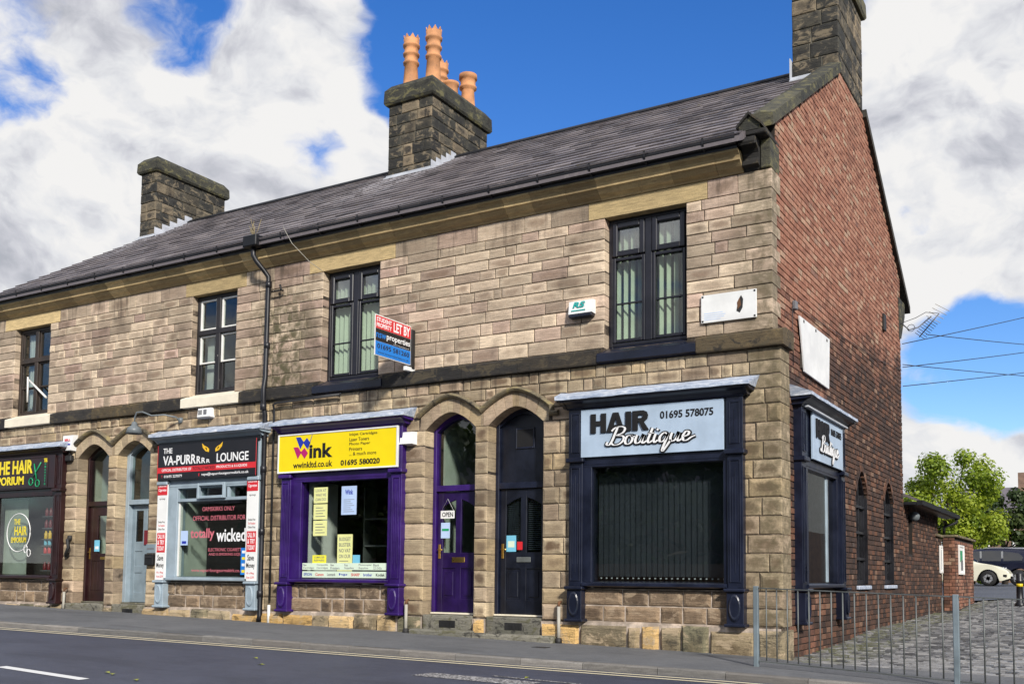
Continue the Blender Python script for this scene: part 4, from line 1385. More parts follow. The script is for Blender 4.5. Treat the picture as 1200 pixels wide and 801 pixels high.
def stepped(ch, x, y0, ya, n, wmat='lead_white'):
    m = MB(); st = (ya - y0) / n
    for k in range(n):
        a, b = y0 + k * st, y0 + (k + 1) * st
        zt = roof_z(b) + 0.09
        m.prism([(a, roof_z(a) - .03), (b, roof_z(b) - .03), (b, zt), (a, zt)], x + 0.010, x + 0.022, 'x')
    m.build('flashing', wmat, ch)
def apron(ch, x0, x1, y0, mat='lead_white'):
    m = MB()
    z = roof_z(y0)
    m.box(x0 - .02, x1 + .02, y0 - 0.03, y0 - 0.012, z - .06, z + 0.05)
    m.prism([(y0 - .03, z - 0.0), (y0 - .03, z + .02), (y0 - .12, z - .12 * SL + .035), (y0 - .12, z - .12 * SL + .012)], x0 - .02, x1 + .05, 'x')
    m.build('apron', mat, ch)
stepped(chM, -9.03, 4.14, 5.1, 5); apron(chM, -10.26, -9.03, 4.17)
stepped(chL, -17.93, 3.97, 5.2, 5); apron(chL, -18.55, -17.93, 4.0)
apron(chR, -0.95, -0.5, 4.2)
bx('flashing', 'lead_white', chR, -0.968, -0.955, 4.1, 4.3, 10.0, 10.42)
# clay pots
def crown_pot(ch, x, y, z, h, crown=True):
    s = h / 1.3
    m = MB()
    prof = [(0.205, 0), (0.205, .05), (0.185, .08), (0.150, .58), (0.185, .60), (0.19, .64), (0.160, .67), (0.155, .78), (0.19, .80), (0.195, .84), (0.165, .87), (0.160, .98), (0.195, 1.0), (0.20, 1.05), (0.175, 1.08), (0.185, 1.17), (0.165, 1.17), (0.14, 1.0)]
    m.lathe(x, y, [(r, z + q * s) for r, q in prof], 16)
    if crown:
        for k in range(8):
            t = 2 * math.pi * k / 8; c, s_ = math.cos(t), math.sin(t)
            def P(r, dt, zz): return (x + r * math.cos(t + dt), y + r * math.sin(t + dt), z + zz * s)
            m.add([P(.186, -.33, 1.165), P(.186, .33, 1.165), P(.188, 0, 1.26), P(.165, -.33, 1.165), P(.165, .33, 1.165), P(.17, 0, 1.26)], [(0, 1, 2), (5, 4, 3), (0, 2, 5, 3), (2, 1, 4, 5)])
    m.build('chimney_pot', 'terracotta', ch)
crown_pot(chM, -9.93, 4.55, 12.17, 1.36)
crown_pot(chM, -9.33, 4.60, 12.17, 1.42)
crown_pot(chM, -9.95, 5.75, 12.17, 1.30)
m = MB(); m.lathe(-9.40, 5.40, [(.20, 12.17), (.20, 12.22), (.18, 12.26), (.175, 12.52), (.20, 12.54), (.205, 12.60), (.16, 12.60), (.15, 12.3)], 14); m.build('chimney_pot', 'terracotta', chM)
m = MB(); m.lathe(-9.40, 6.13, [(.205, 12.17), (.205, 12.24), (.185, 12.28), (.155, 12.70), (.16, 12.74), (.215, 12.78), (.215, 12.82), (.18, 12.85), (.19, 13.0), (.225, 13.02), (.22, 13.12), (.17, 13.14), (.15, 12.9)], 16); m.build('chimney_pot', 'terracotta', chM)
# ------------------------------------------------------------------ upper windows
def ring_frame(m, x0, x1, y0, y1, z0, z1, w_, b=0.006, wb=None):
    wb = wb or w_
    m.box(x0, x0 + w_, y0, y1, z0, z1, b); m.box(x1 - w_, x1, y0, y1, z0, z1, b)
    m.box(x0 + w_ - .001, x1 - w_ + .001, y0 + .001, y1, z1 - w_, z1 - .001, b); m.box(x0 + w_ - .001, x1 - w_ + .001, y0 + .001, y1, z0 + .001, z0 + wb, b)
    return m
def room(H, x0, x1, z0, z1, y0, d, mat, floor=None):
    m = MB()
    e = 0.12
    m.box(x0 - e, x1 + e, y0 + d, y0 + d + .03, z0 - e, z1 + e)
    m.box(x0 - e - .03, x0 - e, y0 + .10, y0 + d, z0 - e, z1 + e); m.box(x1 + e, x1 + e + .03, y0 + .10, y0 + d, z0 - e, z1 + e)
    m.box(x0 - e, x1 + e, y0 + .10, y0 + d, z1 + e, z1 + e + .03); m.box(x0 - e, x1 + e, y0 + .10, y0 + d, z0 - e - .03, z0 - e)
    return m.build('interior', mat, H)
def blind(label, x0, x1, z0, z1, y, mat, ang, step=0.115, wid=0.09, group='vertical blinds upstairs', jit=3):
    t = thing('vertical_blind', label, 'blind', ((x0 + x1) / 2, y, z1), group)
    bx('head_rail', 'white_plastic', t, x0, x1, y - .02, y + .02, z1 - .04, z1)
    x = x0 + .05
    while x < x1 - .02:
        a = math.radians(ang + R.uniform(-jit, jit)); c, s_ = math.cos(a) * wid / 2, math.sin(a) * wid / 2
        m = MB(); vs = []
        for zz in (z0, z1 - .04):
            vs += [(x - c, y - s_, zz), (x + c, y + s_, zz), (x + c - .001, y + s_ + .002, zz), (x - c - .001, y - s_ + .002, zz)]
        m.add(vs, [(0, 1, 5, 4), (1, 2, 6, 5), (2, 3, 7, 6), (3, 0, 4, 7)])
        m.build('slat', mat, t)
        x += step
    return t
for k, (a, b) in enumerate(WINS['A']):
    f = MB(); ring_frame(f, a + .004, b - .004, .20, .28, WZ0 + .005, WZ1 - .004, .055)
    win = f.build('window', 'black_plastic', houseA)
    win['label'] = 'black framed window with two casements'
    mid = (a + b) / 2
    bx('mullion', 'black_plastic', win, mid - .055, mid + .055, .192, .285, WZ0 + .06, WZ1 - .06, .006)
    for (p, q) in ((a + .06, mid - .056), (mid + .056, b - .06)):
        zt = 5.86
        f = MB(); ring_frame(f, p + .004, q - .004, .172, .25, zt + .01, WZ1 - .063, .085, .012); sh = f.build('sash', 'black_plastic', win)
        f = MB(); ring_frame(f, p + .004, q - .004, .19, .26, WZ0 + .065, zt - .004, .05, .008); f.box(p + .05, q - .05, .215, .24, 5.125, 5.15); sh2 = f.build('casement', 'black_plastic', win)
        bx('pane', 'glass_sky', win, p + .08, q - .08, .232, .236, zt + .085, WZ1 - .14)
        bx('pane', 'glass', win, p + .05, q - .05, .240, .244, WZ0 + .11, zt - .05)
    room(houseA, a, b, WZ0, WZ1, .30, 2.2, 'room_dark')
    s0, s1 = SILLS['A'][k]
    m = MB(); m.prism([(.28, 4.30), (.24, 4.475), (.20, 4.475), (-.085, 4.335), (-.10, 4.32), (-.10, 4.205), (.02, 4.185), (.28, 4.185)], a + .002, b - .002, 'x')
    m.prism([(.045, 4.385), (-.084, 4.334), (-.0995, 4.319), (-.0995, 4.206), (.02, 4.186)], s0, a + .0015, 'x'); m.prism([(.045, 4.385), (-.084, 4.334), (-.0995, 4.319), (-.0995, 4.206), (.02, 4.186)], b - .0015, s1, 'x')
    m.build('sill', 'navy_paint', houseA)
blind('pale vertical blind with slats turned open behind the window nearest the brick gable', -2.66, -1.44, 4.52, 6.40, .36, 'blind_pale', 62, 0.118)
blind('pale vertical blind behind the window left of the letting board', -8.33, -7.13, 4.52, 6.40, .36, 'blind_pale', 46, 0.105)

for k, (a, b) in enumerate(WINS['B']):
    fm = 'flaky_black' if k == 0 else 'brown_window'
    f = MB(); ring_frame(f, a + .004, b - .004, .17, .27, WZ0 + .005, WZ1 - .004, .075)
    win = f.build('window', fm, houseB)
    win['label'] = ('old black painted sash window with peeling frame', 'weathered brown window with torn curtain')[k]
    mid = (a + b) / 2; zt = 5.72
    f = MB(); f.box(mid - .06, mid + .06, .155, .26, WZ0 + .07, WZ1 - .07, .008); f.build('mullion', fm, win)
    bx('transom', fm, win, a + .07, b - .07, .15, .265, zt - .05, zt + .05, .008)
    for (p, q) in ((a + .08, mid - .061), (mid + .061, b - .08)):
        f = MB(); ring_frame(f, p, q, .19, .25, zt + .052, WZ1 - .08, .035, .004); f.build('sash', 'white_paint' if k == 0 else fm, win)
        f = MB(); ring_frame(f, p, q, .195, .25, 5.10, zt - .052, .035, .004); f.build('sash', 'white_paint' if k == 0 else fm, win)
        f = MB(); ring_frame(f, p, q, .21, .26, WZ0 + .08, 5.13, .04, .004); f.build('sash', fm, win)
        bx('pane', 'glass', win, p + .03, q - .03, .222, .226, zt + .08, WZ1 - .11)
        bx('pane', 'glass', win, p + .03, q - .03, .228, .232, 5.13, zt - .08)
        bx('pane', 'glass', win, p + .03, q - .03, .236, .240, WZ0 + .115, 5.10)
    room(houseB, a, b, WZ0, WZ1, .30, 2.0, 'room_dark')
    s0, s1 = SILLS['B'][k]
    m = MB(); m.prism([(.28, 4.19), (.28, 4.50), (.16, 4.49), (-.085, 4.385), (-.10, 4.37), (-.10, 4.20)], a + .002, b - .002, 'x')
    pp = [(.048, 4.44), (-.084, 4.384), (-.0995, 4.369), (-.0995, 4.201), (.048, 4.201)]
    m.prism(pp, s0, a + .0015, 'x'); m.prism(pp, b - .0015, s1, 'x')
    m.build('sill', 'cream_paint', houseB)
    if k == 1:
        for i, (p, q) in enumerate(((a + .12, mid - .16), (mid + .30, b - .1))):
            t = MB(); n = 14; vs = []
            for zz in (4.62, 6.36):
                for j in range(n + 1):
                    xx = p + (q - p) * j / n; vs.append((xx + (0.05 if zz < 5 else 0), .33 + .025 * math.sin(j * 1.9 + i), zz + (0.12 * math.sin(j * 2.3) if zz < 5 else 0)))
            t.add(vs, [(j, j + 1, j + n + 2, j + n + 1) for j in range(n)], smooth=True)
            tag(t.build('net_curtain', 'net_curtain', None, (p, .33, 4.6)), ('torn white curtain hanging in the left light of the brown window', 'torn white curtain hanging in the right light of the brown window')[i], 'curtain')
        m = MB(); m.tube([(mid - .2, .12, 4.78), (mid - .21, .11, 5.35)], .02, 6); m.tube([(mid - .18, .12, 5.28), (b - .12, .10, 4.82)], .024, 6)
        tag(m.build('broken_rail', 'white_paint', None, (mid, .11, 4.78)), 'broken white curtain rail leaning across the brown window', 'rail')
    if k == 0:
        m = MB()
        m.box(a + .12, a + .30, .36, .37, 4.6, 5.66); tag(m.build('net_curtain', 'net_curtain', None, (a + .2, .36, 4.6)), 'narrow pale curtain drawn back at the left of the peeling black window', 'curtain')

# ------------------------------------------------------------------ doorways
def doorway(h, a, b, frame, leaf, kind):
    H = HOUSE[h]
    xc, hw = (a + b) / 2, (b - a) / 2
    YF = 0.285
    # stone step
    sm = MB(); stone_block(sm, a + .0, b - .0, -.2, .345, -0.012, 0.31, rc(), gap=0.006, bev=0.012, pil=0.004, rough=0.004); st = sm.build('step', 'step_stone', H)
    if kind != 'brown':
        bx('air_vent', 'iron', st, xc - .15, xc + .17, -0.022, -0.0145, .14, .255, .004)
        for i in range(5): bx('vent_bar', 'iron', st, xc - .13 + i * .06, xc - .12 + i * .06, -0.027, -0.0225, .15, .245)
    bx('threshold', 'cream_paint' if kind in ('purple', 'navy') else 'step_stone', H, a + .01, b - .01, .20, .33, .346, .372, .004)
    d = MB()
    fw_ = .065
    if kind == 'grey': fw_ = .10
    d.box(a + .003, a + fw_, YF - .05, YF + .08, .373, SPR + .25, .006); d.box(b - fw_, b - .003, YF - .05, YF + .08, .373, SPR + .25, .006)
    # curved head of the frame follows the arch
    N = 16; vs = []
    for i in range(N + 1):
        x = a + .003 + (b - a - .006) * i / N; z = arch_in(x, xc, hw)
        zi = z - .075
        vs += [(x, YF - .045, z + .06), (x, YF - .045, zi), (x, YF + .08, zi)]
    d.add(vs, [(i * 3 + j, i * 3 + j + 1, i * 3 + j + 4, i * 3 + j + 3) for i in range(N) for j in (0, 1)])
    zt = 2.43
    d.box(a + fw_ - .002, b - fw_ + .002, YF - .047, YF + .08, zt - .05, zt + .05, .006)
    door = d.build('door', frame, H)
    lx0, lx1 = a + fw_ + .004, b - fw_ - .004
    # leaf as stiles and rails so the panels are recessed
    def leafbox(x0, x1, z0, z1, y=YF, t=.04, m=None, nm='leaf'):
        return bx(nm, leaf, door, x0, x1, y, y + t, z0, z1, .006)
    L = MB(); zb_, ztp = .378, zt - .055
    W = lx1 - lx0
    wst = .11
    xm = (lx0 + lx1) / 2
    if kind in ('purple', 'navy'):
        L.box(lx0, lx0 + wst, YF, YF + .045, zb_, ztp, .005); L.box(lx1 - wst, lx1, YF, YF + .045, zb_, ztp, .005)
        L.box(xm - .055, xm + .055, YF + .001, YF + .045, zb_ + .01, ztp - .01, .005)
        for (z0, z1) in ((zb_, zb_ + .22), (1.10, 1.36), (ztp - .12, ztp)): L.box(lx0 + wst - .004, lx1 - wst + .004, YF + .002, YF + .044, z0, z1, .005)
        # shaped heads of the glass
        for (p, q, s) in ((lx0 + wst - .01, xm - .05, 1), (xm + .05, lx1 - wst + .01, -1)):
            pts = [(p, ztp - .10), (q, ztp - .10)]
            pts += [(q, ztp - .13 - (.0 if s == 1 else .13)), ((p + q) / 2, ztp - .14 - .04), (p, ztp - .13 - (.13 if s == 1 else .0))]
            L.prism(pts, YF + .003, YF + .043, 'y')
        for (p, q) in ((lx0 + wst - .005, xm - .05), (xm + .05, lx1 - wst + .005)):
            L.box(p, q, YF + .02, YF + .03, zb_ + .2, 1.12)
            L.box(p + .05, q - .05, YF + .008, YF + .024, zb_ + .27, 1.05, .014)
    elif kind == 'brown':
        L.box(lx0, lx0 + wst, YF, YF + .045, zb_, ztp, .005); L.box(lx1 - wst, lx1, YF, YF + .045, zb_, ztp, .005)
        for (z0, z1) in ((zb_, zb_ + .22), (1.22, 1.38), (ztp - .2, ztp)): L.box(lx0 + wst - .004, lx1 - wst + .004, YF + .002, YF + .044, z0, z1, .005)
        L.box(lx0 + wst - .01, lx0 + wst + .17, YF + .003, YF + .043, 1.36, ztp - .18, .004)
        L.box(lx1 - wst - .17, lx1 - wst + .01, YF + .003, YF + .043, 1.36, ztp - .18, .004)
        L.box(lx0 + wst, lx1 - wst, YF + .02, YF + .03, zb_ + .2, 1.24)
        for i in range(6):
            xx = lx0 + wst + (W - 2 * wst) * (i + .0) / 6; L.box(xx + .005, xx + (W - 2 * wst) / 6 - .005, YF + .012, YF + .025, zb_ + .22, 1.22, .004)
    else:
        L.box(lx0, lx0 + wst, YF + .06, YF + .10, zb_, ztp, .005); L.box(lx1 - wst, lx1, YF + .06, YF + .10, zb_, ztp, .005); L.box(xm - .06, xm + .06, YF + .061, YF + .10, zb_, ztp, .005)
        for (z0, z1) in ((zb_, zb_ + .2), (.98, 1.12), (1.42, 1.62), (ztp - .12, ztp)): L.box(lx0 + wst - .004, lx1 - wst + .004, YF + .062, YF + .099, z0, z1, .005)
        L.box(lx0 + wst - .01, lx1 - wst + .01, YF + .078, YF + .088, zb_ + .1, 1.5)
    leafo = L.build('leaf', leaf, door)
    if kind in ('purple', 'navy'):
        for (p, q) in ((lx0 + wst, xm - .05), (xm + .05, lx1 - wst)): bx('pane', 'glass', door, p, q, YF + .025, YF + .029, 1.35, ztp - .11)
        bx('letterbox', 'brass' if kind == 'purple' else 'steel_grey', door, xm - .12, xm + .14, YF - .012, YF + .004, 1.20, 1.285, .006)
    elif kind == 'brown':
        bx('pane', 'glass', door, lx0 + wst + .16, lx1 - wst - .16, YF + .025, YF + .029, 1.36, ztp - .19)
        bx('letterbox', 'brass', door, xm - .02, xm + .16, YF - .012, YF + .006, 1.25, 1.31, .006)
    else:
        bx('pane', 'glass_dark', door, lx0 + wst, lx1 - wst, YF + .08, YF + .084, 1.60, ztp - .11)
        bx('notice_plate', 'dark_red', door, xm + .0, xm + .25, YF + .04, YF + .058, 1.55, 1.85, .004)
    if kind != 'grey':
        hx = lx0 + .055
        m = MB(); m.box(hx - .022, hx + .022, YF - .010, YF + .004, 1.26, 1.50, .004); m.tube([(hx, YF - .01, 1.41), (hx, YF - .055, 1.41), (hx + .10, YF - .06, 1.405)], .010, 8); m.build('handle', 'brass', door)
    # fanlight
    if kind == 'navy':
        m = MB(); N = 16
        pts = [(lx0, zt + .04), (lx1, zt + .04)] + [(lx1 - (lx1 - lx0) * i / N, arch_in(lx1 - (lx1 - lx0) * i / N, xc, hw) - .02) for i in range(N + 1)]
        m.prism(pts, YF + .02, YF + .05, 'y'); m.build('fanlight_panel', leaf, door)
        f = MB(); ring_frame(f, xm - .17, xm + .19, YF - .0, YF + .03, 3.02, 3.36, .03, .006); f.build('vent_frame', frame, door)
        bx('vent', 'ink_black', door, xm - .14, xm + .16, YF + .008, YF + .018, 3.05, 3.33)
    else:
        bx('fanlight_pane', 'glass', door, lx0, lx1, YF + .02, YF + .024, zt + .05, SPR + .24)
    room(H, a, b, .4, 3.72, .40, 2.0, 'room_pale' if kind == 'brown' else 'room_dark')
    if kind == 'purple':
        bx('hallway_wall', 'room_pale', door, a + .08, a + .10, .42, 1.9, .4, 3.7)
    return door
doorway('A', *DOORS['A'][0], 'purple_paint', 'purple_door', 'purple')['label'] = 'purple front door with brass letterbox'
doorway('A', *DOORS['A'][1], 'navy_paint', 'navy_door', 'navy')['label'] = 'dark navy front door with vent above'
doorway('B', *DOORS['B'][0], 'maroon_paint', 'maroon_paint', 'brown')['label'] = 'dark maroon front door'
doorway('B', *DOORS['B'][1], 'greyblue_paint', 'greyblue_dark', 'grey')['label'] = 'pale grey blue front door'
# long landing in front of the pair of doors
for (x0, x1) in ((-6.12, -4.9), (-4.895, -3.42)):
    m = MB(); z1 = zbase((x0 + x1) / 2) + .085
    m.box(x0, x1, -0.24, -0.055, -0.3, z1, .03, rc()); m.build('landing_step', 'step_stone', houseA)
for (x0, x1) in ((-15.3, -14.0),):
    m = MB(); m.box(x0, x1, -0.13, -0.03, -0.1, .335, .03, rc()); m.build('landing_step', 'step_stone', houseB)
# blinds inside the navy door
for (p, q) in ((-4.58, -4.30), (-4.20, -3.92)):
    t = thing('venetian_blind', 'dark slatted blind behind the %s pane of the navy door' % ('left' if p < -4.4 else 'right'), 'blind', ((p + q) / 2, .36, 2.3))
    z = 1.40
    while z < 2.28:
        m = MB(); m.add([(p, .35, z), (q, .35, z), (q, .372, z + .018), (p, .372, z + .018)], [(0, 1, 2, 3)]); m.build('slat', 'blind_grey', t); z += .032
# notices on the doors
def sheet(label, cat, x0, x1, z0, z1, y, mat, tilt=0.0, name='notice', T=None, group=None):
    o = MB(T).box(x0, x1, y - .003, y, z0, z1).build(name, mat, None, (T((x0, y, z0)) if T else (x0, y, z0)))
    tag(o, label, cat, group); return o
FU, FV = (1, 0, 0), (0, 0, 1)
s = sheet('white OPEN sign hanging behind the glass of the purple door', 'sign', -5.86, -5.58, 1.93, 2.06, .28, 'paper_white', name='open_sign')
text('OPEN', 'ink_black', s, (0, .277, 0), FU, FV, -5.83, -5.61, 1.955, 2.035, .001, .02)
m = MB(); m.tube([(-5.84, .278, 2.06), (-5.72, .279, 2.26), (-5.60, .278, 2.06)], .003, 5); m.build('string', 'ink_white', s)
s = sheet('pale blue notice taped under the OPEN sign', 'notice', -5.85, -5.67, 1.60, 1.86, .28, 'paper_blue')
bx('print', 'ink_green', s, -5.83, -5.69, .2755, .277, 1.72, 1.76)
s = sheet('turquoise sticker on the navy door', 'sticker', -4.56, -4.38, 1.37, 1.63, .281, 'paper_cyan')
bx('print', 'paper_green', s, -4.53, -4.41, .2765, .278, 1.44, 1.54)
sheet('small red sticker on the navy door', 'sticker', -4.36, -4.26, 1.40, 1.53, .281, 'sign_red')
s = sheet('bright blue sticker on the maroon door', 'sticker', -14.83, -14.66, 1.42, 1.66, .281, 'paper_cyan')
bx('print', 'ink_white', s, -14.80, -14.69, .2765, .278, 1.47, 1.53)

# ------------------------------------------------------------------ shopfronts
def shopfront(label, u0, u1, mats, T=None, origin=None, glass_l=0.37, glass_r=0.31, pane='glass', style='fluted', boss=True):
    """timber shopfront between u0 and u1 on a wall whose face is y = 0 (local frame; T turns it onto the gable)"""
    pm, wm, sm = mats
    t = thing('shopfront', label, 'shopfront', origin, 'timber shopfronts')
    X = lambda v: T(v) if T else v
    def B(nm, mat, par, *a, b=0.0): return MB(T).box(*a, b).build(nm, mat, par)
    for sd, (a, b) in enumerate(((u0, u0 + .25), (u1 - .25, u1))):
        pil = MB(T); pil.box(a + .012, b - .012, -.115, .01, .835, 2.695, .006)
        pil = pil.build('pilaster', pm, t)
        if style == 'fluted':
            f = MB(T); ring_frame(f, a + .045, b - .045, -.130, -.113, .92, 2.62, .016, .004); f.build('panel', pm, pil)
            f = MB(T)
            for q in (.085, .125, .165): f.box(a + q - .005, a + q + .005, -.124, -.113, 1.05 + (.12 if q != .125 else 0), 2.50 - (.12 if q != .125 else 0), .003)
            f.build('fluting', pm, pil)
        m = MB(T); m.box(a + .002, b - .002, -.155, .01, .315, .79, .008); m.box(a - .03, b + .03, -.185, .01, .31, .355, .012); m.box(a - .03, b + .03, -.20, .01, .79, .838, .012)
        pb = m.build('pilaster_base', pm, t)
        m = MB(T)
        cx_ = (a + b) / 2
        m2 = MB(); m2.disc((cx_, -.155, .575), (1, 0, 0), (0, 0, 1), (0, -1, 0), .085, .185, .03)
        m.add(m2.v, m2.f); m.build('oval_boss', pm, pb)
        m = MB(T); m.box(a + .006, b - .006, -.125, .01, 2.765, 3.50, .006); m.box(a - .025, b + .025, -.175, .01, 2.695, 2.765, .014)
        fb = m.build('frieze_block', pm, t)
        f = MB(T); ring_frame(f, a + .05, b - .05, -.138, -.123, 2.84, 3.43, .014, .004); f.box((a + b) / 2 - .005, (a + b) / 2 + .005, -.134, -.124, 2.95, 3.33); f.build('panel', pm, fb)
    # fascia board carrying the sign, bressummer, cornice, lead
    B('fascia', pm, t, u0 + .245, u1 - .245, -.085, .01, 2.66, 3.50)
    m = MB(T)
    prof = [(.01, 3.50), (-.135, 3.50), (-.14, 3.525), (-.16, 3.54), (-.20, 3.575), (-.265, 3.60), (-.29, 3.625), (-.29, 3.655), (.01, 3.70)]
    m.prism(prof, u0 - .02, u1 + .02, 'x')
    for s_, e in ((-1, u0 - .02), (1, u1 + .02)):
        m.prism([(.01, 3.52), (-.15, 3.52), (-.22, 3.575), (-.28, 3.60), (-.288, 3.65), (.01, 3.68)], e, e + s_ * .05, 'x')
        m.prism([(.01, 3.575), (-.22, 3.59), (-.28, 3.61), (-.286, 3.648), (.01, 3.66)], e + s_ * .05, e + s_ * .10, 'x')
    m.build('cornice', pm, t)
    m = MB(T)
    N = 22; vs = []
    a0, a1 = u0 - .20, u1 + .21
    for i in range(N + 1):
        k = i / N; jj = R.uniform(-.008, .008)
        uu = a0 + (a1 - a0) * k
        def sq(off): return (u0 - off) + (u1 - u0 + 2 * off) * k
        vs += [(sq(.20), -.002, 3.795 + jj), (sq(.185), -.09, 3.765 + jj * .5), (sq(.15), -.30, 3.685 + jj), (sq(.14), -.315, 3.675), (sq(.138), -.318, 3.63 + jj * .6), (sq(.138), -.295, 3.63)]
    m.add(vs, [(i * 6 + j, i * 6 + j + 1, (i + 1) * 6 + j + 1, (i + 1) * 6 + j) for i in range(N) for j in range(5)])
    m.add([vs[0], vs[1], vs[2], vs[3], vs[4], (vs[5][0], .0, 3.63)], [(0, 1, 2, 3, 4, 5)]); e = vs[-6:]
    m.add([e[0], e[1], e[2], e[3], e[4], (e[5][0], .0, 3.63)], [(5, 4, 3, 2, 1, 0)])
    m.build('lead_capping', 'lead', t)
    # window
    g0, g1 = u0 + glass_l, u1 - glass_r
    f = MB(T)
    f.box(u0 + .22, g0, -.075, .14, .90, 2.66, .006); f.box(g1, u1 - .22, -.075, .14, .90, 2.66, .006)
    f.box(u0 + .22, u1 - .22, -.078, .14, 2.62, 2.668, .006)
    win = f.build('window', wm, t)
    m = MB(T); m.prism([(.14, .832), (.14, .925), (-.04, .905), (-.135, .895), (-.145, .885), (-.145, .85), (-.11, .832)], u0 + .245, u1 - .245, 'x'); m.build('sill', sm, win)
    m = MB(T); m.box(g0 - .03, g1 + .03, -.008, -.002, .89, 2.64); m.build('pane', pane, win)
    # interior
    m = MB(T); e0, e1 = u0 + .17, u1 - .17
    m.box(e0, e1, 2.4, 2.43, .3, 3.3); m.box(e0 - .03, e0, .15, 2.4, .3, 3.3); m.box(e1, e1 + .03, .15, 2.4, .3, 3.3); m.box(e0, e1, .15, 2.4, 3.3, 3.33); m.box(e0, e1, .15, 2.4, .27, .3)
    inte = m.build('interior', 'room_dark', t)
    return t, win, inte, (g0, g1)
def board(label, u0, u1, z0, z1, y, mat, T=None, origin=None, rim=None, d=.03):
    t = MB(T).box(u0, u1, y - d, y, z0, z1, .004).build('signboard', mat, None, origin)
    tag(t, label, 'sign', 'shop signs')
    if rim:
        f = MB(T); ring_frame(f, u0 - .012, u1 + .012, y - d - .012, y, z0 - .012, z1 + .012, .03, .004); f.build('rim', rim, t)
    return t

# Hair Boutique
hb, hbw, hbi, hg = shopfront('navy shopfront with silver sign on the street front, next to the corner', -3.23, -0.49, ('navy_paint', 'navy_paint', 'navy_paint'), None, (-1.86, 0, .3), .375, .31, 'glass_shop')
def _bq():
    U_ = [[(.05, .95), (-.02, .4), (.10, .05), (.40, .15), (.60, .6), (.68, .98)], [(.68, .98), (.60, .35), (.72, .02), (1.0, .25)]]
    sh = lambda ls, d: [[(x + d, y) for x, y in l] for l in ls]
    L = [[(.55, 1.95), (.40, 1.2), (.25, .5), (.05, .05), (-.2, .1), (-.15, .35)],
         [(.05, 1.55), (.35, 1.9), (.9, 2.0), (1.25, 1.75), (1.1, 1.3), (.6, 1.05), (1.15, .95), (1.3, .55), (1.0, .1), (.5, .0), (.25, .2)],
         [(1.95, .95), (1.6, .9), (1.45, .45), (1.6, .05), (1.95, .1), (2.1, .55), (1.95, .95), (2.1, .8), (2.4, .85)]]
    L += sh(U_, 2.4)
    L += [[(3.75, 1.6), (3.6, .8), (3.52, .3), (3.65, .02), (3.95, .25)], [(3.4, 1.0), (3.65, 1.03), (3.95, 1.05)], [(4.12, .95), (4.03, .35), (4.15, .02), (4.4, .25)], [(4.19, 1.32), (4.22, 1.40), (4.25, 1.48)],
          [(5.15, .85), (4.85, 1.0), (4.55, .6), (4.6, .1), (4.9, .1), (5.15, .6), (5.22, .98)], [(5.22, .98), (5.1, .1), (4.95, -.7), (5.0, -.95), (5.2, -.6), (5.55, .2)]]
    L += sh(U_, 5.5)
    L += [[(6.6, .45), (6.95, .6), (7.0, .9), (6.75, 1.0), (6.55, .55), (6.65, .08), (6.95, .05), (7.3, .35), (7.6, .5)]]
    return [[(x / 7.6, (y + 1) / 3) for x, y in l] for l in L]
BQ = _bq()
HAIR = [(0, [[(0, 0), (.33, 0), (.33, 1), (0, 1)], [(.67, 0), (1, 0), (1, 1), (.67, 1)], [(.33, .39), (.67, .39), (.67, .62), (.33, .62)]]),
        (1.05, [[(0, 0), (.33, 0), (.575, .72), (.575, 1), (.40, 1)], [(1.15, 0), (.75, 1), (.575, 1), (.575, .72), (.82, 0)], [(.388, .17), (.762, .17), (.698, .36), (.4525, .36)]]),
        (2.26, [[(0, 0), (.34, 0), (.34, 1), (0, 1)]]),
        (2.70, [[(0, 0), (.33, 0), (.33, 1), (0, 1)], [(.33, .78), (.33, 1), (.70, 1), (.90, .92), (.97, .74), (.92, .56), (.80, .47), (.70, .43), (.33, .43), (.33, .62), (.58, .62), (.64, .66), (.65, .74), (.60, .78)], [(.42, .428), (.70, .428), (1.02, 0), (.66, 0)]])]
def hair_sign(t, P, U, V, a, b, z0, z1, narrow=False):
    W_, H_ = b - a, z1 - z0
    for dx, ps in HAIR:
        m = MB(); Pv, Uv, Vv = Vector(P), Vector(U), Vector(V); Nv = Uv.cross(Vv)
        for q in ps:
            ang = sum(q[i][0] * q[(i + 1) % len(q)][1] - q[(i + 1) % len(q)][0] * q[i][1] for i in range(len(q)))
            if ang < 0: q = q[::-1]
            fr_ = [Pv + Uv * (a + (.077 + .423 * (dx + x) / 3.74) * W_) + Vv * (z0 + (.49 + .40 * y) * H_) + Nv * .022 for x, y in q]; n = len(q)
            m.add(fr_ + [p - Nv * .022 for p in fr_], [tuple(range(n))] + [(i, i + n, (i + 1) % n + n, (i + 1) % n) for i in range(n)])
        m.build('lettering', 'ink_black', t)
    text('01695 578075', 'ink_black', t, P, U, V, a + .575 * W_, a + .935 * W_, z0 + .69 * H_, z0 + .845 * H_, .006, .02)
    bb = (a + .20 * W_, a + .80 * W_, z0 + .03 * H_, z0 + .59 * H_)
    strokes('ink_black', t, P, U, V, BQ, .044, .016, 0, .017, box=bb, slant=.06)
    strokes('ink_white', t, P, U, V, BQ, .036, .018, .006, .0, box=bb, slant=.06)
s = board('silver HAIR Boutique sign over the street front window', -3.01, -0.77, 2.765, 3.485, -.10, 'sign_silver', None, (-1.89, -.12, 2.77), d=.035)
hair_sign(s, (0, -.136, 0), FU, FV, -3.01, -0.77, 2.765, 3.485)
t = thing('vertical_blind', 'dark vertical blind filling the big window of the street front hair shop', 'blind', (-1.83, .22, 2.6))
bx('head_rail', 'blind_dark', t, hg[0], hg[1], .20, .26, 2.56, 2.63)
x = hg[0] + .03
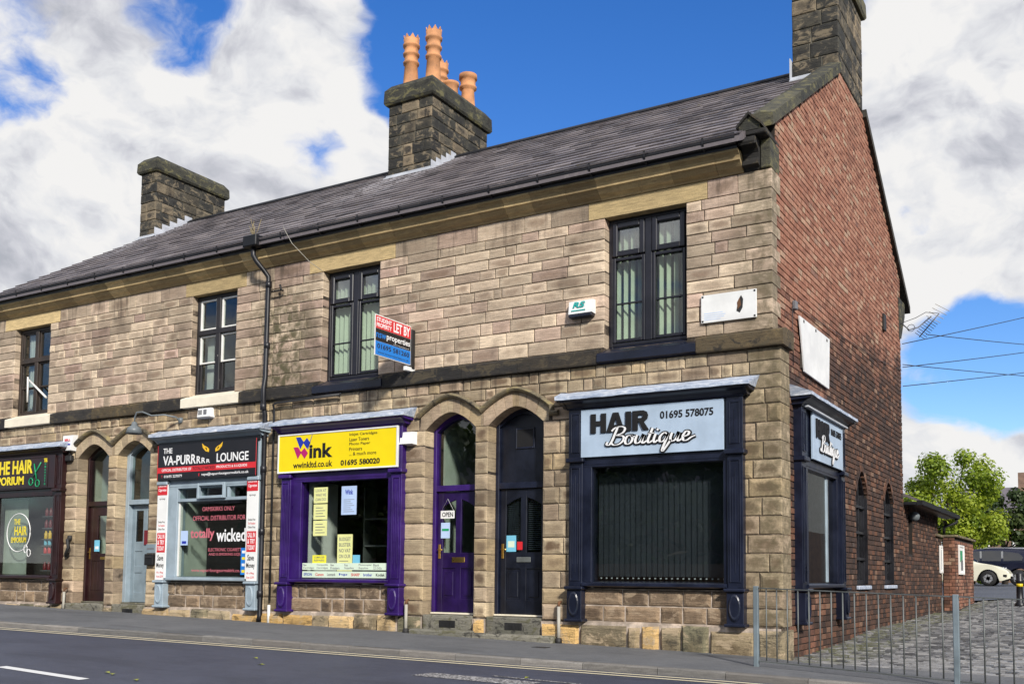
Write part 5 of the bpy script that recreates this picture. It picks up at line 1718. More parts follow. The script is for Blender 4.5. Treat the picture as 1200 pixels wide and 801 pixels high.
while x < hg[1]:
    a = math.radians(12); c = .046
    m = MB(); vs = []
    for zz in (.99, 2.56): vs += [(x - c, .22 - .012, zz), (x + c, .22 + .012, zz), (x + c, .224 + .012, zz), (x - c, .224 - .012, zz)]
    m.add(vs, [(0, 1, 5, 4), (2, 3, 7, 6), (1, 2, 6, 5), (3, 0, 4, 7)]); m.build('slat', 'blind_dark', t)
    for zz in (.955, 2.60): bx('weight', 'white_plastic', t, x - .012, x + .012, .203, .209, zz, zz + .018)
    x += .088

# Wink
wk, wkw, wki, wg = shopfront('bright purple shopfront under the yellow sign', -9.13, -6.38, ('purple_paint', 'purple_paint', 'purple_paint'), None, (-7.75, 0, .3), .46, .33)
a, b, z0, z1 = -9.155, -6.455, 2.795, 3.475
s = board('bright yellow Wink ink cartridge sign on the purple shopfront', a, b, z0, z1, -.135, 'sign_yellow', None, (-7.8, -.16, 2.79), 'dirty_white', .035)
P = (0, -.171, 0); W_ = b - a; H_ = z1 - z0
def wpts(x0, x1, zt_, zb_): 
    w3 = (x1 - x0)
    return [[(x0, zt_), (x0 + .30 * w3, zt_), (x0 + .52 * w3, zt_ - .45 * (zt_ - zb_)), (x0 + .30 * w3, zb_)], [(x0 + .47 * w3, zt_ - .47 * (zt_ - zb_)), (x0 + .72 * w3, zt_ - .02), (x0 + .95 * w3, zt_ - .55 * (zt_ - zb_)), (x0 + .74 * w3, zb_)]]
for q in wpts(a + .155 * W_, a + .29 * W_, z0 + .92 * H_, z0 + .60 * H_): poly('ink_blue', s, P, FU, FV, q, .002, 'logo')
for q in wpts(a + .135 * W_, a + .27 * W_, z0 + .66 * H_, z0 + .345 * H_): poly('ink_magenta', s, P, FU, FV, q, .003, 'logo')
poly('ink_blue', s, P, FU, FV, [(a + .258 * W_, z0 + .58 * H_), (a + .296 * W_, z0 + .965 * H_), (a + .300 * W_, z0 + .965 * H_), (a + .264 * W_, z0 + .58 * H_)], .002, 'logo')
text('ink', 'ink_black', s, P, FU, FV, a + .275 * W_, a + .475 * W_, z0 + .345 * H_, z0 + .72 * H_, .003, .035)
text('wwinkltd.co.uk', 'ink_black', s, P, FU, FV, a + .135 * W_, a + .475 * W_, z0 + .10 * H_, z0 + .265 * H_, .002, .02)
for i, (q, xe) in enumerate((('Inkjet Cartridges', .84), ('Laser Toners', .775), ('Photo Paper', .785), ('Printers', .72), ('... & much more', .835))):
    zz = z0 + (.865 - .122 * i) * H_
    text(q, 'ink_black', s, P, FU, FV, a + .615 * W_, a + xe * W_, zz - .035 * H_, zz + .055 * H_, .002, .004)
text('01695 580020', 'ink_black', s, P, FU, FV, a + .545 * W_, a + .865 * W_, z0 + .10 * H_, z0 + .245 * H_, .003, .03)
bx('side_wall', 'white_paint', wki, -8.80, -8.66, .16, .9, .9, 2.66)
YG = -.012
nl = [(-8.42, -8.10, 2.24, 2.52, 'paper_yellow', 'top pale yellow notice in the left column of the purple shop window', ['LOOK AT', 'WHAT WE', 'CAN DO']),
      (-8.42, -8.10, 1.95, 2.22, 'paper_yellow', 'second pale yellow notice down in the left column of the purple shop window', None),
      (-8.42, -8.10, 1.66, 1.93, 'paper_yellow', 'third pale yellow notice down in the left column of the purple shop window', None),
      (-8.42, -8.10, 1.06, 1.32, 'paper_bright', 'bright yellow computer repairs notice low in the purple shop window', ['COMPUTER', 'REPAIRS']),
      (-7.78, -7.44, 2.02, 2.52, 'paper_blue', 'pale blue Wink notice high in the purple shop window', None),
      (-7.85, -7.51, 1.04, 1.68, 'paper_yellow', 'tall yellow BUDGET BUSTER notice in the purple shop window', ['BUDGET', 'BUSTER', 'NO VAT', 'ON OUR']),
      (-7.50, -7.34, 1.16, 1.32, 'paper_cyan', 'small blue sticker beside the budget notice', None)]
for (p, q, c, d, mt, lb, lines) in nl:
    o = sheet(lb, 'notice', p, q, c, d, YG, mt)
    if lines:
        n = len(lines); hh = (d - c)
        top = d - .05 * hh
        st_ = (.62 if n == 4 else .85) * hh / n if lines[0] != 'COMPUTER' else .2 * hh
        for i, ln in enumerate(lines): text(ln, 'ink_grey', o, (0, YG - .003, 0), FU, FV, p + .04, q - .04, top - (i + .85) * st_, top - (i + .2) * st_, .001, .01)
        if n == 4:
            for i in range(4): bx('print', 'ink_grey', o, p + .05, q - .06 - .03 * (i % 2), YG - .0045, YG - .003, c + .05 + i * .04, c + .062 + i * .04)
    elif mt == 'paper_blue':
        text('Wink', 'ink_blue', o, (0, YG - .003, 0), FU, FV, p + .08, q - .08, d - .15, d - .06, .001, .03)
        for i in range(7): bx('print', 'ink_grey', o, p + .05, q - .05 - .04 * (i % 3), YG - .0045, YG - .003, c + .05 + i * .035, c + .058 + i * .035)
    elif mt == 'paper_yellow':
        for i in range(4): bx('print', 'ink_grey', o, p + .05, q - .05 - .05 * (i % 2), YG - .0045, YG - .003, c + .05 + i * .05, c + .062 + i * .05)
o = sheet('pale green strip of product names along the bottom of the purple shop window', 'window strip', wg[0] + .02, wg[1] - .02, 1.09 - .03, 1.09 + .09, YG - .004, 'paper_green')
for i, (l1, l2) in enumerate((('New', 'Cartridges'), ('Compatible', 'Cartridges'), ('New', 'Printers'), ('Fax', 'Supplies'), ('Photocopier', 'Supplies'), ('Blank', 'CD DVDs'))):
    uu = wg[0] + .04 + i * .318
    text(l1, 'ink_grey', o, (0, YG - .007, 0), FU, FV, uu, uu + .026 * len(l1), 1.125, 1.165, .001, .01); text(l2, 'ink_grey', o, (0, YG - .007, 0), FU, FV, uu, uu + .026 * len(l2), 1.072, 1.112, .001, .01)
o = sheet('pale green strip of printer brand names under the product strip', 'window strip', wg[0] + .02, wg[1] - .02, .925, 1.035, YG - .004, 'paper_green')
for i, (l1, mt) in enumerate((('EPSON', 'ink_blue'), ('Canon', 'sign_red'), ('Lexmark', 'ink_grey'), ('hp', 'ink_blue'), ('SHARP', 'sign_red'), ('brother', 'ink_blue'), ('Kodak', 'ink_black'))):
    uu = wg[0] + .06 + i * .272
    text(l1, mt, o, (0, YG - .007, 0), FU, FV, uu, uu + .19, .955, 1.005, .001, .02)
# shelves of stock seen dimly inside
t = thing('display_shelf', 'dark shelving inside the purple shop window', 'shelf', (-7.6, 1.2, .9))
for zz in (1.0, 1.5, 2.0): bx('shelf', 'ink_grey', t, -8.2, -6.75, 1.1, 1.45, zz, zz + .025)
for xx in (-8.2, -7.45, -6.78): bx('upright', 'steel_grey', t, xx, xx + .03, 1.1, 1.45, .4, 2.6)

# Va-Purrrrr Lounge
vp, vpw, vpi, vg = shopfront('grey blue shopfront of the vape lounge with poster covered pilasters', -12.375, -9.66, ('greyblue_paint', 'greyblue_paint', 'greyblue_paint'), None, (-11.0, 0, .3), .48, .31, style='plain')
bx('cornice_board', 'black_paint', vp, -12.38, -9.655, -.150, -.127, 3.44, 3.60)
a, b, z0, z1 = -12.37, -9.69, 2.785, 3.475
s = board('black Va-Purrrrr Lounge sign with yellow cat eyes', a, b, z0, z1, -.145, 'sign_black', None, (-11.0, -.17, 2.78), None, .04)
P = (0, -.1855, 0); W_ = b - a; H_ = z1 - z0
for q in ((a + .002, a + .012), (b - .012, b - .002)): bx('edge_stripe', 'sign_red', s, q[0], q[1], -.189, -.1855, z0, z1)
bx('band', 'sign_red', s, a + .012, b - .012, -.188, -.1855, z0 + .205 * H_, z0 + .365 * H_)
text('THE', 'ink_white', s, P, FU, FV, a + .06 * W_, a + .155 * W_, z0 + .76 * H_, z0 + .91 * H_, .003, .015)
text('VA-PURR', 'ink_white', s, P, FU, FV, a + .06 * W_, a + .405 * W_, z0 + .42 * H_, z0 + .69 * H_, .003, .02)
for i in range(3): text('R', 'ink_white', s, P, FU, FV, a + (.413 + .05 * i) * W_, a + (.455 + .047 * i) * W_, z0 + .42 * H_, z0 + (.625 - .05 * i) * H_, .003, .02)
text('LOUNGE', 'ink_white', s, P, FU, FV, a + .615 * W_, a + .925 * W_, z0 + .42 * H_, z0 + .665 * H_, .003, .015)
PB = (0, -.188, 0)
text('OFFICIAL DISTRIBUTOR OF', 'ink_white', s, PB, FU, FV, a + .05 * W_, a + .36 * W_, z0 + .245 * H_, z0 + .325 * H_, .001, .01)
text('TOTALLY WICKED', 'sign_black', s, PB, FU, FV, a + .375 * W_, a + .60 * W_, z0 + .24 * H_, z0 + .33 * H_, .001, .01)
text('PRODUCTS & E-LIQUIDS', 'ink_white', s, PB, FU, FV, a + .615 * W_, a + .915 * W_, z0 + .245 * H_, z0 + .325 * H_, .001, .01)
text('01695 227079', 'ink_white', s, P, FU, FV, a + .075 * W_, a + .265 * W_, z0 + .07 * H_, z0 + .145 * H_, .002, .01)
text('T', 'sign_red', s, P, FU, FV, a + .045 * W_, a + .058 * W_, z0 + .07 * H_, z0 + .145 * H_, .002, .02)
text('E', 'sign_red', s, P, FU, FV, a + .435 * W_, a + .447 * W_, z0 + .07 * H_, z0 + .145 * H_, .002, .02)
text('vape@vapurrloungeormskirk.co.uk', 'ink_white', s, P, FU, FV, a + .465 * W_, a + .93 * W_, z0 + .055 * H_, z0 + .15 * H_, .002, .01)
for cx_, sg in ((.50, 1), (.635, -1)):
    pts = [(-.036, .17), (-.028, .05), (.0, -.05), (.034, -.085), (.036, .0), (.016, .06), (-.012, .10)]
    poly('eye_yellow', s, P, FU, FV, [(a + (cx_ + sg * p) * W_, z0 + (.80 + q) * H_) for p, q in pts], .003, 'cat_eye')
    poly('ink_black', s, P, FU, FV, [(a + (cx_ + sg * p) * W_, z0 + (.80 + q) * H_) for p, q in ((-.002, .05), (.006, .0), (.010, -.04), (.015, .0), (.008, .05))], .005, 'pupil')
# transom lights with the little hopper
g0, g1 = vg
bx('transom', 'greyblue_paint', vpw, g0 - .01, g1 + .01, -.07, .10, 2.36, 2.42, .006)
for xx in (g0 + .58, g1 - .56): bx('transom_bar', 'greyblue_paint', vpw, xx - .03, xx + .03, -.065, .10, 2.42, 2.63, .006)
f = MB(); ring_frame(f, g0 + .60, g1 - .58, -.14, -.08, 2.40, 2.70, .055, .008); f.build('hopper_light', 'greyblue_paint', vpw)
bx('inner_frame', 'white_paint', vpw, g0 - .01, g0 + .025, -.03, .05, .92, 2.37)
bx('side_wall', 'room_pale', vpi, g0 - .25, g0 + .02, .16, 1.2, .9, 2.66)
bx('back_panel', 'ink_black', vpi, g0 + .45, g1 + .1, .30, .33, .85, 2.36)
for (l, mt, p, q, c, d, bo) in (('ORMSKIRKS ONLY', 'ink_pink', .33, .78, 2.17, 2.25, .0), ('OFFICIAL DISTRIBUTOR FOR', 'ink_pink', .20, .93, 1.99, 2.08, .0), ('totally', 'ink_pink', .17, .51, 1.60, 1.84, .02), ('wicked', 'ink_white', .54, .94, 1.58, 1.83, .02),
                         ('ELECTRONIC CIGARETTES', 'ink_pink', .43, .93, 1.40, 1.46, .0), ('AND E-SMOKING LIQUID', 'ink_pink', .44, .93, 1.31, 1.37, .0), ('www.vapurrloungeormskirk.co.uk', 'ink_pink', .20, .93, .99, 1.07, .0)):
    text(l, mt, vpw, (0, -.010, 0), FU, FV, g0 + p * (g1 - g0), g0 + q * (g1 - g0), c, d, .001, bo)
s = sheet('pale blue notice at the left of the vape shop window', 'notice', g0 + .06, g0 + .26, 1.52, 1.80, -.012, 'paper_blue')
bx('print', 'ink_blue', s, g0 + .10, g0 + .22, -.0165, -.015, 1.55, 1.60)
s = sheet('tall blue and yellow card strip at the right of the vape shop window', 'notice', g1 - .22, g1 - .02, .96, 1.46, -.012, 'sign_blue')
for i in range(4): bx('print', ('ink_yellow', 'paper_white')[i % 2], s, g1 - .19, g1 - .05, -.0165, -.015, 1.0 + i * .12, 1.05 + i * .12)
for k, (p, q, lb) in enumerate(((-12.385, -12.10, 'narrow white and red poster on the left pilaster of the vape shop'), (-9.945, -9.66, 'narrow white and red poster on the right pilaster of the vape shop'))):
    t = bx('poster', 'paper_white', None, p, q, -.145, -.118, .845, 2.77, .003, (p, -.14, .85)); tag(t, lb, 'poster', 'posters on the vape shop pilasters')
    P = (0, -.1455, 0)
    bx('print', 'sign_red', t, p + .004, q - .004, -.1475, -.1455, 2.50, 2.765)
    text('Electronic', 'ink_white', t, (0, -.1475, 0), FU, FV, p + .03, q - .03, 2.66, 2.72, .001, .01); text('Cigarettes', 'ink_white', t, (0, -.1475, 0), FU, FV, p + .03, q - .03, 2.56, 2.63, .001, .01)
    bx('print', 'sign_red', t, p + .03, q - .02, -.1475, -.1455, 1.38, 1.76)
    for i, l in enumerate(('CALL IN', '& TRY', 'TODAY')): text(l, 'ink_white', t, (0, -.1475, 0), FU, FV, p + .05, q - .045, 1.645 - i * .115, 1.735 - i * .115, .001, .02)
    text('Save', 'ink_black', t, P, FU, FV, p + .06, q - .06, 1.22, 1.33, .001, .02); text('Money', 'ink_black', t, P, FU, FV, p + .035, q - .035, 1.06, 1.18, .001, .02)
    for i in range(2): text(('& a Bag', 'from £3.99')[i], 'sign_red', t, P, FU, FV, p + .05, q - .05, .965 - i * .075, 1.01 - i * .075, .001, .01)
    for i in range(3): text(('Smoke Free', 'Tar Freedom', 'Odour Free')[i], ('ink_black', 'sign_red', 'ink_black')[i], t, P, FU, FV, p + .05, q - .05, 1.955 - i * .07, 1.995 - i * .07, .001, .01)
    text('vap-lounge', 'ink_black', t, P, FU, FV, p + .06, q - .06, 2.40, 2.45, .001, .0)

# Hair Emporium
em, emw, emi, eg = shopfront('very dark maroon shopfront at the far left with yellow lettering', -18.17, -15.45, ('maroon_paint', 'maroon_paint', 'maroon_paint'), None, (-16.8, 0, .3), .32, .33)
s = board('dark THE HAIR EMPORIUM sign with green scissors', -18.15, -15.65, 2.775, 3.49, -.13, 'maroon_paint', None, (-16.9, -.15, 2.77), None, .03)
P = (0, -.1605, 0)
ring = MB(); ring_frame(ring, -18.10, -15.88, -.172, -.155, 2.80, 3.46, .02, .005); ring.build('moulding', 'maroon_paint', s)
text('THE HAIR', 'ink_yellow', s, P, FU, FV, -17.83, -16.42, 3.12, 3.42, .004, .03)
text('EMPORIUM', 'ink_yellow', s, P, FU, FV, -18.02, -16.72, 2.88, 3.07, .004, .03)
text('TEL', 'ink_yellow', s, P, FU, FV, -16.03, -15.90, 3.34, 3.42, .004, .03)
for i, d in enumerate('01695578'): text(d, 'ink_green', s, P, FU, FV, -16.0, -15.95, 3.28 - i * .062, 3.32 - i * .062, .003, .02)
m = MB(); m.tube([(-16.12, -.168, 3.34), (-16.38, -.168, 3.02)], .013, 6); m.tube([(-16.36, -.168, 3.32), (-16.26, -.168, 2.98)], .013, 6)
for cx_, cz_ in ((-16.45, 2.93), (-16.22, 2.89)):
    m.tube([(cx_ + .07 * math.cos(t * math.pi / 7), -.168, cz_ + .075 * math.sin(t * math.pi / 7)) for t in range(15)], .012, 6)
m.build('scissors_emblem', 'ink_green', s)
m = MB(); cx_, cz_ = -17.05, 1.84
m.tube([(cx_ + .42 * math.cos(t * math.pi / 20), -.012, cz_ + .42 * math.sin(t * math.pi / 20)) for t in range(41)], .011, 5)
m.tube([(cx_ + .28 + .06 * math.cos(t * math.pi / 6), -.012, cz_ - .36 + .09 * math.sin(t * math.pi / 6)) for t in range(13)], .009, 5)
m.tube([(cx_ + .40 + .06 * math.cos(t * math.pi / 6), -.012, cz_ - .45 + .08 * math.sin(t * math.pi / 6)) for t in range(13)], .009, 5); m.build('ring_print', 'paper_white', emw)
for l, c, d, p, q in (('THE', 2.02, 2.14, -.18, .05), ('HAIR', 1.78, 1.98, -.15, .30), ('EMPORIUM', 1.62, 1.74, -.26, .28)): text(l, 'ink_yellow', emw, (0, -.012, 0), FU, FV, cx_ + p, cx_ + q, c, d, .001, .02)
bx('back_panel', 'room_pale', emi, -18.0, -17.1, .22, .24, .9, 2.6)
bx('side_panel', 'ink_grey', emi, -16.9, -15.9, 1.4, 1.42, .9, 2.5)
for r_, (zz, mt) in enumerate(((2.20, 'dark_red'), (1.94, 'dark_red'), (1.70, 'eye_yellow'), (1.56, 'paper_cyan'), (1.38, 'sign_red'), (1.02, 'dark_red'))):
    n = 4 if r_ < 2 else 3
    sh_ = bx('shelf', 'ink_grey', emi, -16.45, -15.84, .14, .30, zz - .02, zz - .005)
    for i in range(n):
        xx = -16.38 + i * .14
        m = MB(); m.lathe(xx, .20, [(.035, zz), (.038, zz + .02), (.038, zz + .12), (.02, zz + .15), (.018, zz + .18)], 8)
        tag(m.build('bottle', mt, None, (xx, .20, zz)), '%s %s bottle on the %s shelf of the far left shop window' % (('leftmost', 'second', 'third', 'rightmost')[i if n == 4 or i < 2 else 3], ('dark red', 'dark red', 'amber', 'blue', 'bright red', 'dark red')[r_], ('topmost', 'second', 'third', 'fourth', 'fifth', 'lowest')[r_]), 'bottle', 'bottles on the shelves of the maroon shop')

# the side shop window on the gable
TS = lambda v: (GX - v[1], v[0], v[2])
sb, sbw, sbi, sg = shopfront('navy shopfront with small silver sign on the brick gable wall', SIDE[0], SIDE[1], ('navy_paint', 'navy_paint', 'navy_paint'), TS, (GX, 2.4, .3), .50, .42, 'glass_side')
bx('frame_post', 'greyblue_paint', sbw, GX - .07, GX + .02, 2.84, 2.96, .92, 2.64, .01)
s = board('silver HAIR Boutique sign over the window in the brick gable', 1.60, 3.50, 2.775, 3.49, -.11, 'sign_silver', TS, (GX + .13, 2.55, 2.77), None, .035)
hair_sign(s, (GX + .1465, 0, 0), (0, 1, 0), FV, 1.60, 3.50, 2.775, 3.49)
MB(TS).box(1.15, 3.65, -.20, -.136, 3.495, 3.52).build('sign_top', 'lead_white', sb)
# ------------------------------------------------------------------ arched windows in the gable
for (a, b) in ARW:
    c = (a + b) / 2; hw = (b - a) / 2
    N = 14
    f = MB()
    f.box(GX - .13, GX - .055, a + .002, a + .075, .88, 2.56, .005); f.box(GX - .13, GX - .055, b - .075, b - .002, .88, 2.56, .005)
    f.box(GX - .13, GX - .055, a + .07, b - .07, .88, .96, .005)
    f.box(GX - .125, GX - .065, c - .02, c + .02, .95, 2.9, .004)
    vs = []
    for i in range(N + 1):
        y = a + .002 + (b - a - .004) * i / N; z = arw_head(y, a, b)
        vs += [(GX - .055, y, z + .03), (GX - .055, y, z - .08), (GX - .13, y, z - .08)]
    f.add(vs, [(i * 3 + j, i * 3 + j + 1, i * 3 + j + 4, i * 3 + j + 3)[::-1] for i in range(N) for j in (0, 1)])
    win = f.build('window', 'black_paint', houseA); win['label'] = 'tall black arched window'
    for zz in (1.35, 1.83, 2.31): bx('glazing_bar', 'black_paint', win, GX - .12, GX - .04, a + .01, b - .01, zz - .025, zz + .025, .004)
    bx('pane', 'glass_side', win, GX - .105, GX - .10, a + .05, b - .05, .92, 2.94)
    bx('reveal', 'black_paint', win, GX - .055, GX - .004, b - .012, b + .004, .90, 2.5)
    m = MB(); m.box(GX - .2, GX + .05, a - .06, b + .06, .79, .862, .01); m.build('sill', 'lead', houseA)
    bx('interior', 'room_dark', houseA, GX - .9, GX - .88, a - .2, b + .2, .7, 3.1)
    # ring of headers over the arch
    n = 13; m = None
    for i in range(n):
        y0 = a - .0 + (b - a) * i / n; y1 = a + (b - a) * (i + 1) / n
        z0, z1 = arw_head(y0, a, b), arw_head(y1, a, b)
        dy, dz = y1 - y0, z1 - z0; l = math.hypot(dy, dz); ny, nz = -dz / l, dy / l
        q = [(y0, z0), (y1, z1), (y1 + ny * .115, z1 + nz * .115), (y0 + ny * .115, z0 + nz * .115)]
        cy, cz = sum(p[0] for p in q) / 4, sum(p[1] for p in q) / 4
        q = [(p[0] + (cy - p[0]) * .07, p[1] + (cz - p[1]) * .07) for p in q]
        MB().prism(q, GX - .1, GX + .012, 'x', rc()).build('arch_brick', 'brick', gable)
# interior of the house behind the gable so that the openings are dark
bx('interior', 'room_dark', houseA, -4.6, -4.55, .5, 9.5, -.2, 7.0)

# white boards on the gable
o = MB(lambda v: v).prism([(1.27, 4.90), (3.10, 4.92), (3.02, 4.08), (1.52, 4.10)][::-1], GX + .03, GX + .05, 'x').build('blank_board', 'dirty_white', None, (GX + .04, 2.2, 4.1))
tag(o, 'blank white board hanging loose on the brick gable', 'board')
for (y, z) in ((1.5, 4.86), (2.9, 4.86), (2.2, 4.87)): bx('bolt', 'iron', o, GX + .05, GX + .058, y - .02, y + .02, z - .02, z + .02)
bx('batten', 'bark', o, GX + .002, GX + .03, 1.45, 1.55, 4.15, 4.8)
o = bx('wall_vent', 'iron', None, GX - .0, GX + .05, 7.75, 7.95, 6.1, 6.45, .01, (GX, 7.8, 6.1)); tag(o, 'small dark iron bracket high on the brick gable', 'bracket')
m = MB(); m.tube([(GX + .02, 1.02, 4.1), (GX + .02, 1.0, 4.98), (GX + .02, 1.15, 5.02), (GX + .02, 7.0, 5.35), (GX + .02, 9.78, 5.62)], .006, 5); m.tube([(GX + .02, .52, .1), (GX + .02, .50, 3.8)], .014, 5)
tag(m.build('wall_cable', 'cable_black', None, (GX, 1, .1)), 'thin black cable clipped across the brick gable', 'cable')
o = bx('junction_box', 'ink_grey', None, GX, GX + .06, 1.05, 1.16, 4.95, 5.08, .01, (GX, 1.1, 4.95)); tag(o, 'small grey junction box above the white board on the gable', 'box')

# ------------------------------------------------------------------ things fixed to the street front
# letting board on its bracket
BX = -6.29
t = thing('letting_board', 'red black and blue letting board sticking out from the upper wall', 'letting board', (BX, -.05, 4.5))
bx('board', 'white_paint', t, BX - .008, BX + .008, -1.02, -.075, 4.505, 5.175)
for (c, d, mt) in ((4.952, 5.158, 'sign_red'), (4.745, 4.948, 'sign_black'), (4.515, 4.741, 'sign_blue')): bx('band', mt, t, BX + .008, BX + .0105, -1.01, -.085, c, d)
bx('post', 'iron', t, BX - .03, BX + .03, -.072, .02, 4.44, 5.12, .004)
bx('bracket', 'white_plastic', t, BX - .03, BX + .03, -.22, .03, 4.40, 4.47, .004)
P = (BX + .0105, 0, 0); LU = (0, 1, 0)
text('STUDENT', 'ink_white', t, P, LU, FV, -.99, -.60, 5.065, 5.135, .001, .025); text('PROPERTY', 'ink_white', t, P, LU, FV, -.99, -.60, 4.975, 5.045, .001, .025)
text('LET BY', 'ink_white', t, P, LU, FV, -.55, -.105, 4.975, 5.135, .001, .03)
text('nsw', 'sign_blue', t, P, LU, FV, -.995, -.74, 4.80, 4.88, .001, .01); text('properties', 'ink_white', t, P, LU, FV, -.725, -.10, 4.785, 4.905, .001, .015)
text('www.nswproperties.co.uk', 'ink_white', t, P, LU, FV, -.55, -.12, 4.757, 4.775, .001, 0)
text('01695 581260', 'sign_black', t, P, LU, FV, -.965, -.12, 4.625, 4.705, .001, .02); text('www.nswproperties.co.uk', 'sign_black', t, P, LU, FV, -.95, -.13, 4.54, 4.585, .001, .0)

# white sign with the torn hole
o = bx('wall_plaque', 'dirty_white', None, -1.145, -.33, .005, .035, 4.62, 5.025, .003, (-.74, .02, 4.62)); tag(o, 'blank white sign with a rusty torn patch beside the upper window', 'sign')
for (x, z) in ((-1.12, 5.0), (-.355, 5.0), (-1.12, 4.645), (-.355, 4.645)): bx('screw', 'iron', o, x - .012, x + .012, .0, .0052, z - .012, z + .012)
poly('iron', o, (0, .0045, 0), FU, FV, [(-.62, 4.74), (-.59, 4.90), (-.55, 4.96), (-.52, 4.90), (-.53, 4.78), (-.57, 4.71)], .001, 'hole'); poly('rust', o, (0, .0045, 0), FU, FV, [(-.60, 4.76), (-.61, 4.86), (-.57, 4.93), (-.55, 4.82)], .003, 'rust_patch')
for i, (p, q) in enumerate(((-1.10, -.85), (-1.10, -.80), (-1.10, -.78), (-1.1, -.82))): bx('print', 'paper_blue', o, p, q, .0035, .0048, 4.66 + i * .03, 4.668 + i * .03)

def alarm(label, x0, x1, z0, z1, y, d, name='alarm_box', taper=.0):
    m = MB(); m.add([(x0 + taper, y, z0), (x1 - taper, y, z0), (x1, y, z1), (x0, y, z1), (x0 + taper + .01, y - d, z0 + .01), (x1 - taper - .01, y - d, z0 + .01), (x1 - .01, y - d * .8, z1 - .01), (x0 + .01, y - d * .8, z1 - .01)],
                    [(0, 1, 5, 4), (1, 2, 6, 5), (2, 3, 7, 6), (3, 0, 4, 7), (4, 5, 6, 7)])
    o = m.build(name, 'white_plastic', None, ((x0 + x1) / 2, y, z0)); tag(o, label, 'alarm box'); return o
o = alarm('white alarm box with green RS letters on the upper wall', -3.28, -2.86, 4.99, 5.21, YU, .12)
text('RS', 'ink_teal', o, (0, YU - .118, 0), FU, FV, -3.20, -2.98, 5.09, 5.18, .004, .03, .25); bx('print', 'ink_teal', o, -3.22, -2.98, YU - .125, YU - .119, 5.04, 5.055)
bx('underside', 'navy_paint', o, -3.27, -2.87, YU - .13, YU, 4.945, 4.992, .01)
o = alarm('plain white alarm box left of the purple door arch', -6.47, -6.17, 3.16, 3.38, 0, .14)
o = alarm('white alarm box with blue bars under the cream sill over the vape shop', -11.38, -11.02, 3.975, 4.165, 0, .12)
for i in range(3): bx('print', 'ink_grey', o, -11.34 + i * .035, -11.32 + i * .035, -.121, -.112, 4.03, 4.12)
bx('print', 'ink_grey', o, -11.20, -11.12, -.121, -.112, 4.03, 4.12); bx('underside', 'ink_grey', o, -11.37, -11.03, -.115, 0, 3.955, 3.976)
o = alarm('white tapering bell box with pink print beside the dark maroon shop sign', -15.50, -15.13, 3.55, 3.89, 0, .13, taper=.05)
text('BELL', 'sign_red', o, (0, -.122, 0), FU, FV, -15.41, -15.22, 3.76, 3.81, .002, .02); bx('print', 'ink_blue', o, -15.41, -15.22, -.128, -.118, 3.67, 3.70)
m = MB(); m.box(-15.42, -15.22, -.10, 0, 3.33, 3.46, .02); m.tube([(-15.32, -.05, 3.46), (-15.32, -.05, 3.54)], .02, 6); tag(m.build('flood_light', 'iron', None, (-15.3, 0, 3.33)), 'small black floodlight under the white bell box', 'light')
m = MB(); m.tube([(-14.86 - .0, -.02, 1.70), (-14.86, -.09, 1.66), (-14.80, -.10, 1.50), (-14.88, -.10, 1.36), (-14.95, -.02, 1.34)], .035, 8)
for c in ((-14.86, -.03, 1.70), (-14.94, -.03, 1.34)): m.lathe(c[0], c[1], [(.05, c[2] - .05), (.055, c[2]), (.05, c[2] + .05)], 8)
o = m.build('grab_handle', 'iron', None, (-14.9, 0, 1.34)); o.location = Vector(o.location) + Vector((-.36, 0, 0)); tag(o, 'curled black iron grab handle left of the maroon door', 'handle')
o = bx('name_plate', 'greyblue_dark', None, -12.82, -12.54, -.025, -.002, 1.37, 1.55, .004, (-12.7, 0, 1.37)); tag(o, 'pale grey name plate beside the grey blue door', 'sign')
bx('print', 'ink_grey', o, -12.79, -12.58, -.027, -.025, 1.44, 1.475)
o = bx('post_box', 'ink_black', None, -12.80, -12.55, -.08, -.002, 1.13, 1.355, .012, (-12.68, 0, 1.13)); tag(o, 'black letter box under the pale grey name plate', 'letter box'); bx('flap', 'iron', o, -12.77, -12.58, -.088, -.08, 1.27, 1.31, .003)
# swan neck lamp
t = thing('swan_neck_lamp', 'grey swan neck lamp over the vape shop sign', 'lamp', (-11.95, 0, 4.1))
m = MB(); m.tube([(-11.95, -.0, 3.98), (-11.95, -.06, 3.98), (-11.96, -.12, 4.03), (-12.1, -.30, 4.06), (-12.3, -.42, 4.04), (-12.5, -.48, 4.12), (-12.64, -.50, 4.12), (-12.70, -.50, 4.02), (-12.70, -.50, 3.92)], .016, 7); m.build('arm', 'lamp_grey', t)
m = MB(); m.lathe(-12.70, -.50, [(.03, 3.94), (.05, 3.92), (.06, 3.86), (.12, 3.82), (.165, 3.70), (.155, 3.70), (.10, 3.80)], 14); m.build('lamp_shade', 'lamp_grey', t)
m = MB(); m.lathe(-11.95, -.012, [(.05, 3.93), (.05, 4.03)], 8); m.build('wall_plate', 'lamp_grey', t)

